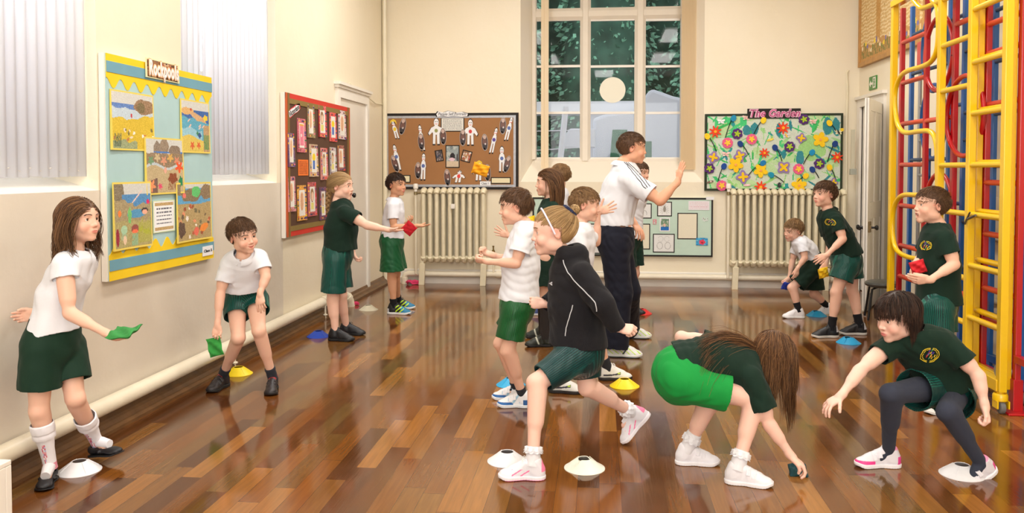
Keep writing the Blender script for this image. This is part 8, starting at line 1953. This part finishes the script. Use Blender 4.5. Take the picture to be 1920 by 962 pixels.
# ---------------------------------------------------- 16 girl crouching at the right
def girl_crouch():
    q = crop(1520, 520, 2.289, 4.0); g = gnd(1520, 520, 2.289)
    J = dict(pel=q(590, 452, .10), nk=q(462, 262, -.02), mid=q(530, 360, .05), sh=[q(352, 278, .02), q(582, 272, -.08)], el=[q(214, 398, -.06), q(718, 420, -.14)], wr=[q(130, 508, -.12), q(748, 552, -.18)],
             hip=[q(538, 470, .06), q(628, 482, .10)], kn=[q(344, 500, -.10), q(588, 576, -.14)], ank=[0, q(722, 790, -.02)])
    J['toe'] = [0, 0]; g0 = g(292, 812); J['ank'][0] = np.array([g0[0] + .045, g0[1], .078]); J['toe'][0] = J['ank'][0] + np.array([-.18, -.02, -.06])
    J['ank'][1] = q(730, 796, -.06); J['toe'][1] = J['ank'][1] + unit((-.72, -.35, -.6)) * .16
    H = HeadFrame(q(372, 168, -.03), (-.92, -.34, -.22), (-.10, -.05, 1), 1.06)
    t = figure('girl with dark bobbed hair and grey tights crouching at the right', J, H, 1.02, (233, 190, 172), h=.0042, brow=(50, 34, 28), lip=(212, 122, 118),
               hands={0: dict(d=(-.8, -.1, -.55), n=(.1, .2, -1), t=(-.2, -1, -.3), curl=(.35, .4, .35, .35), spread=.26, th=(.95, .25)), 1: dict(d=(.15, -.2, -1), n=(-1, .3, -.1), t=(-.4, -1, 0), curl=(1., 1.1, 1.2, 1.3), th=(.35, .3))})
    cp = hair_cap(H, 'hair', H_dk, t, thick=.013, front=.034, nape=-.06, seed=34, side=-.02)
    def fl(p, r):
        if p[1] > .02 and p[2] > .03: return np.array([p[0] * 3, 1., -.1])
        return np.array([np.sign(p[0]) * .8, -.1, -.6])
    L = hair_lines(H, 2900, 35, lambda p, r: ((.052 if p[2] > .05 else .03) if (p[1] > .03) else .07 if p[1] > .0 else .105 + .02 * r.rand()), 'long', step=.008, flow=fl, grav=1.8, lift=.006, jit=.07, colliders=[(J['nk'], .05)], puff=.006)
    strands('locks', clump(L, 110, .45, 4, .002, 5), .0012, H_dk, cp)
    o, mp = tee(t, J, GD, 1.02, sl=(.45, .62), hem=q(592, 448, .06), hemn=(.42, .25, -.85), rad=[(.135, .118), (.128, .108), (.125, .092), (.112, .078), (.052, .05)], seed=161, wr=.006)
    crest(o, mp, q(505, 338, -.1), FW, .037, None)
    shorts(t, J, TEAL, 1.02, frac=(.50, .52), r_hem=(.098, .098), r_hip=(.13, .12), seed=162, wr=.005, waist_up=.08)
    legwear(t, J, TIGHT, 1.02)
    PK = sneaker((224, 220, 227), [((228, 60, 140), lambda x, y, z: (z < .034) & (y > .045)), ((228, 70, 150), lambda x, y, z: (y < -.055) & (z < .055)), ((240, 150, 190), lambda x, y, z: (y < -.03) & (z > .085))])
    shoe_at(t, J, 0, (-1, -.06, 0), 1.06, 'shoe', PK, (236, 232, 236), 'strap'); shoe_at(t, J, 1, (-.9, -.42, 0), 1.06, 'shoe', PK, (236, 232, 236), 'strap', pitch=.55)

# ---------------------------------------------------- boy in the centre, white tee, green satin shorts, in profile facing left
def boy_centre():
    D0 = 5.08; q = crop(860, 330, 2.091, D0)
    J = dict(pel=q(232, 505), nk=q(258, 188), mid=q(244, 345), sh=[q(258, 224, -.13), q(268, 222, .13)], el=[q(226, 343, -.15), q(205, 335, .13)], wr=[q(112, 335, -.06), q(128, 308, .06)],
             hip=[q(222, 528, -.075), q(238, 528, .075)], kn=[q(193, 684, -.075), q(166, 655, .075)], ank=[q(250, 858, -.09), q(228, 832, .07)])
    for i, (x, y) in enumerate(((250, 906), (226, 878))):
        g = onZ(860 + x / 2.091, 330 + y / 2.091, 0); J['ank'][i] = np.array([g[0], g[1], .078])
    J['toe'] = [J['ank'][0] + np.array([-.18, -.01, -.06]), J['ank'][1] + np.array([-.18, 0, -.06])]
    H = HeadFrame(q(222, 122), (-1, -.10, -.08), (-.06, 0, 1), 1.0)
    fist = dict(curl=((1.3, 1.5, .9),) * 4, th=(.2, .9), spread=.0)
    t = figure('boy in white tee shirt and shiny green shorts standing in the centre, fists raised', J, H, 1.0, SK, hands={0: dict(fist, n=(0, .6, .8), t=1, d=(-1, .1, .15)), 1: dict(fist, n=(0, -.5, .8), t=-1, d=(-1, 0, .3))}, mouth='smile', brow=(70, 48, 34))
    short_hair(t, H, H_br, 3, L=.045, front=.036, nape=-.052, puff=.006, thick=.009)
    tee(t, J, W_, 1., sl=.62, hem=q(236, 486), rad=[(.135, .118), (.135, .112), (.125, .098), (.110, .078), (.050, .05)], slr=(.062, .066), seed=5)
    shorts(t, J, GSAT, 1., frac=(.70, .60), r_hem=.088, r_hip=(.12, .105), seed=8)
    for i in (0, 1):
        sock(t, J, i, SOCKD, up=.05)
        def cf(p):
            c = np.tile([236., 236, 240], (len(p), 1)); x, y, z = p.T
            c[(z < .034) & (y > .03)] = (30, 100, 170); c[(y < -.03) & (z < .05)] = (40, 90, 150); c[(np.sin((y + z * .7) * 150) > .45) & (z > .028) & (np.abs(x) > .018) & (y > -.01) & (y < .06)] = (160, 200, 226)
            return c
        shoe_at(t, J, i, (-1, -.03 + .1 * i, 0), 1.02, 'shoe', cf, (225, 228, 232), 'strap', mir=1)
    return t

import time as _t
for _f in (girl_left_wall, boy_bending, girl_plait, boy_radiator, boy_centre, girl_long_hair, child_behind, boy_behind_hood, girl_hood, man, boy_behind_man, girl_bending, boy_small, boy_tall, boy_frame, girl_crouch):
    _f()
# orange bean bag in flight
c_ = PX(901, 318, 8.6)
beanbag(c_, (.95, .1, -.3), (.3, .1, 1), .17, .12, (238, 160, 10), 'orange bean bag flying through the air in front of the brown pinboard', th=.02, bend=.012)
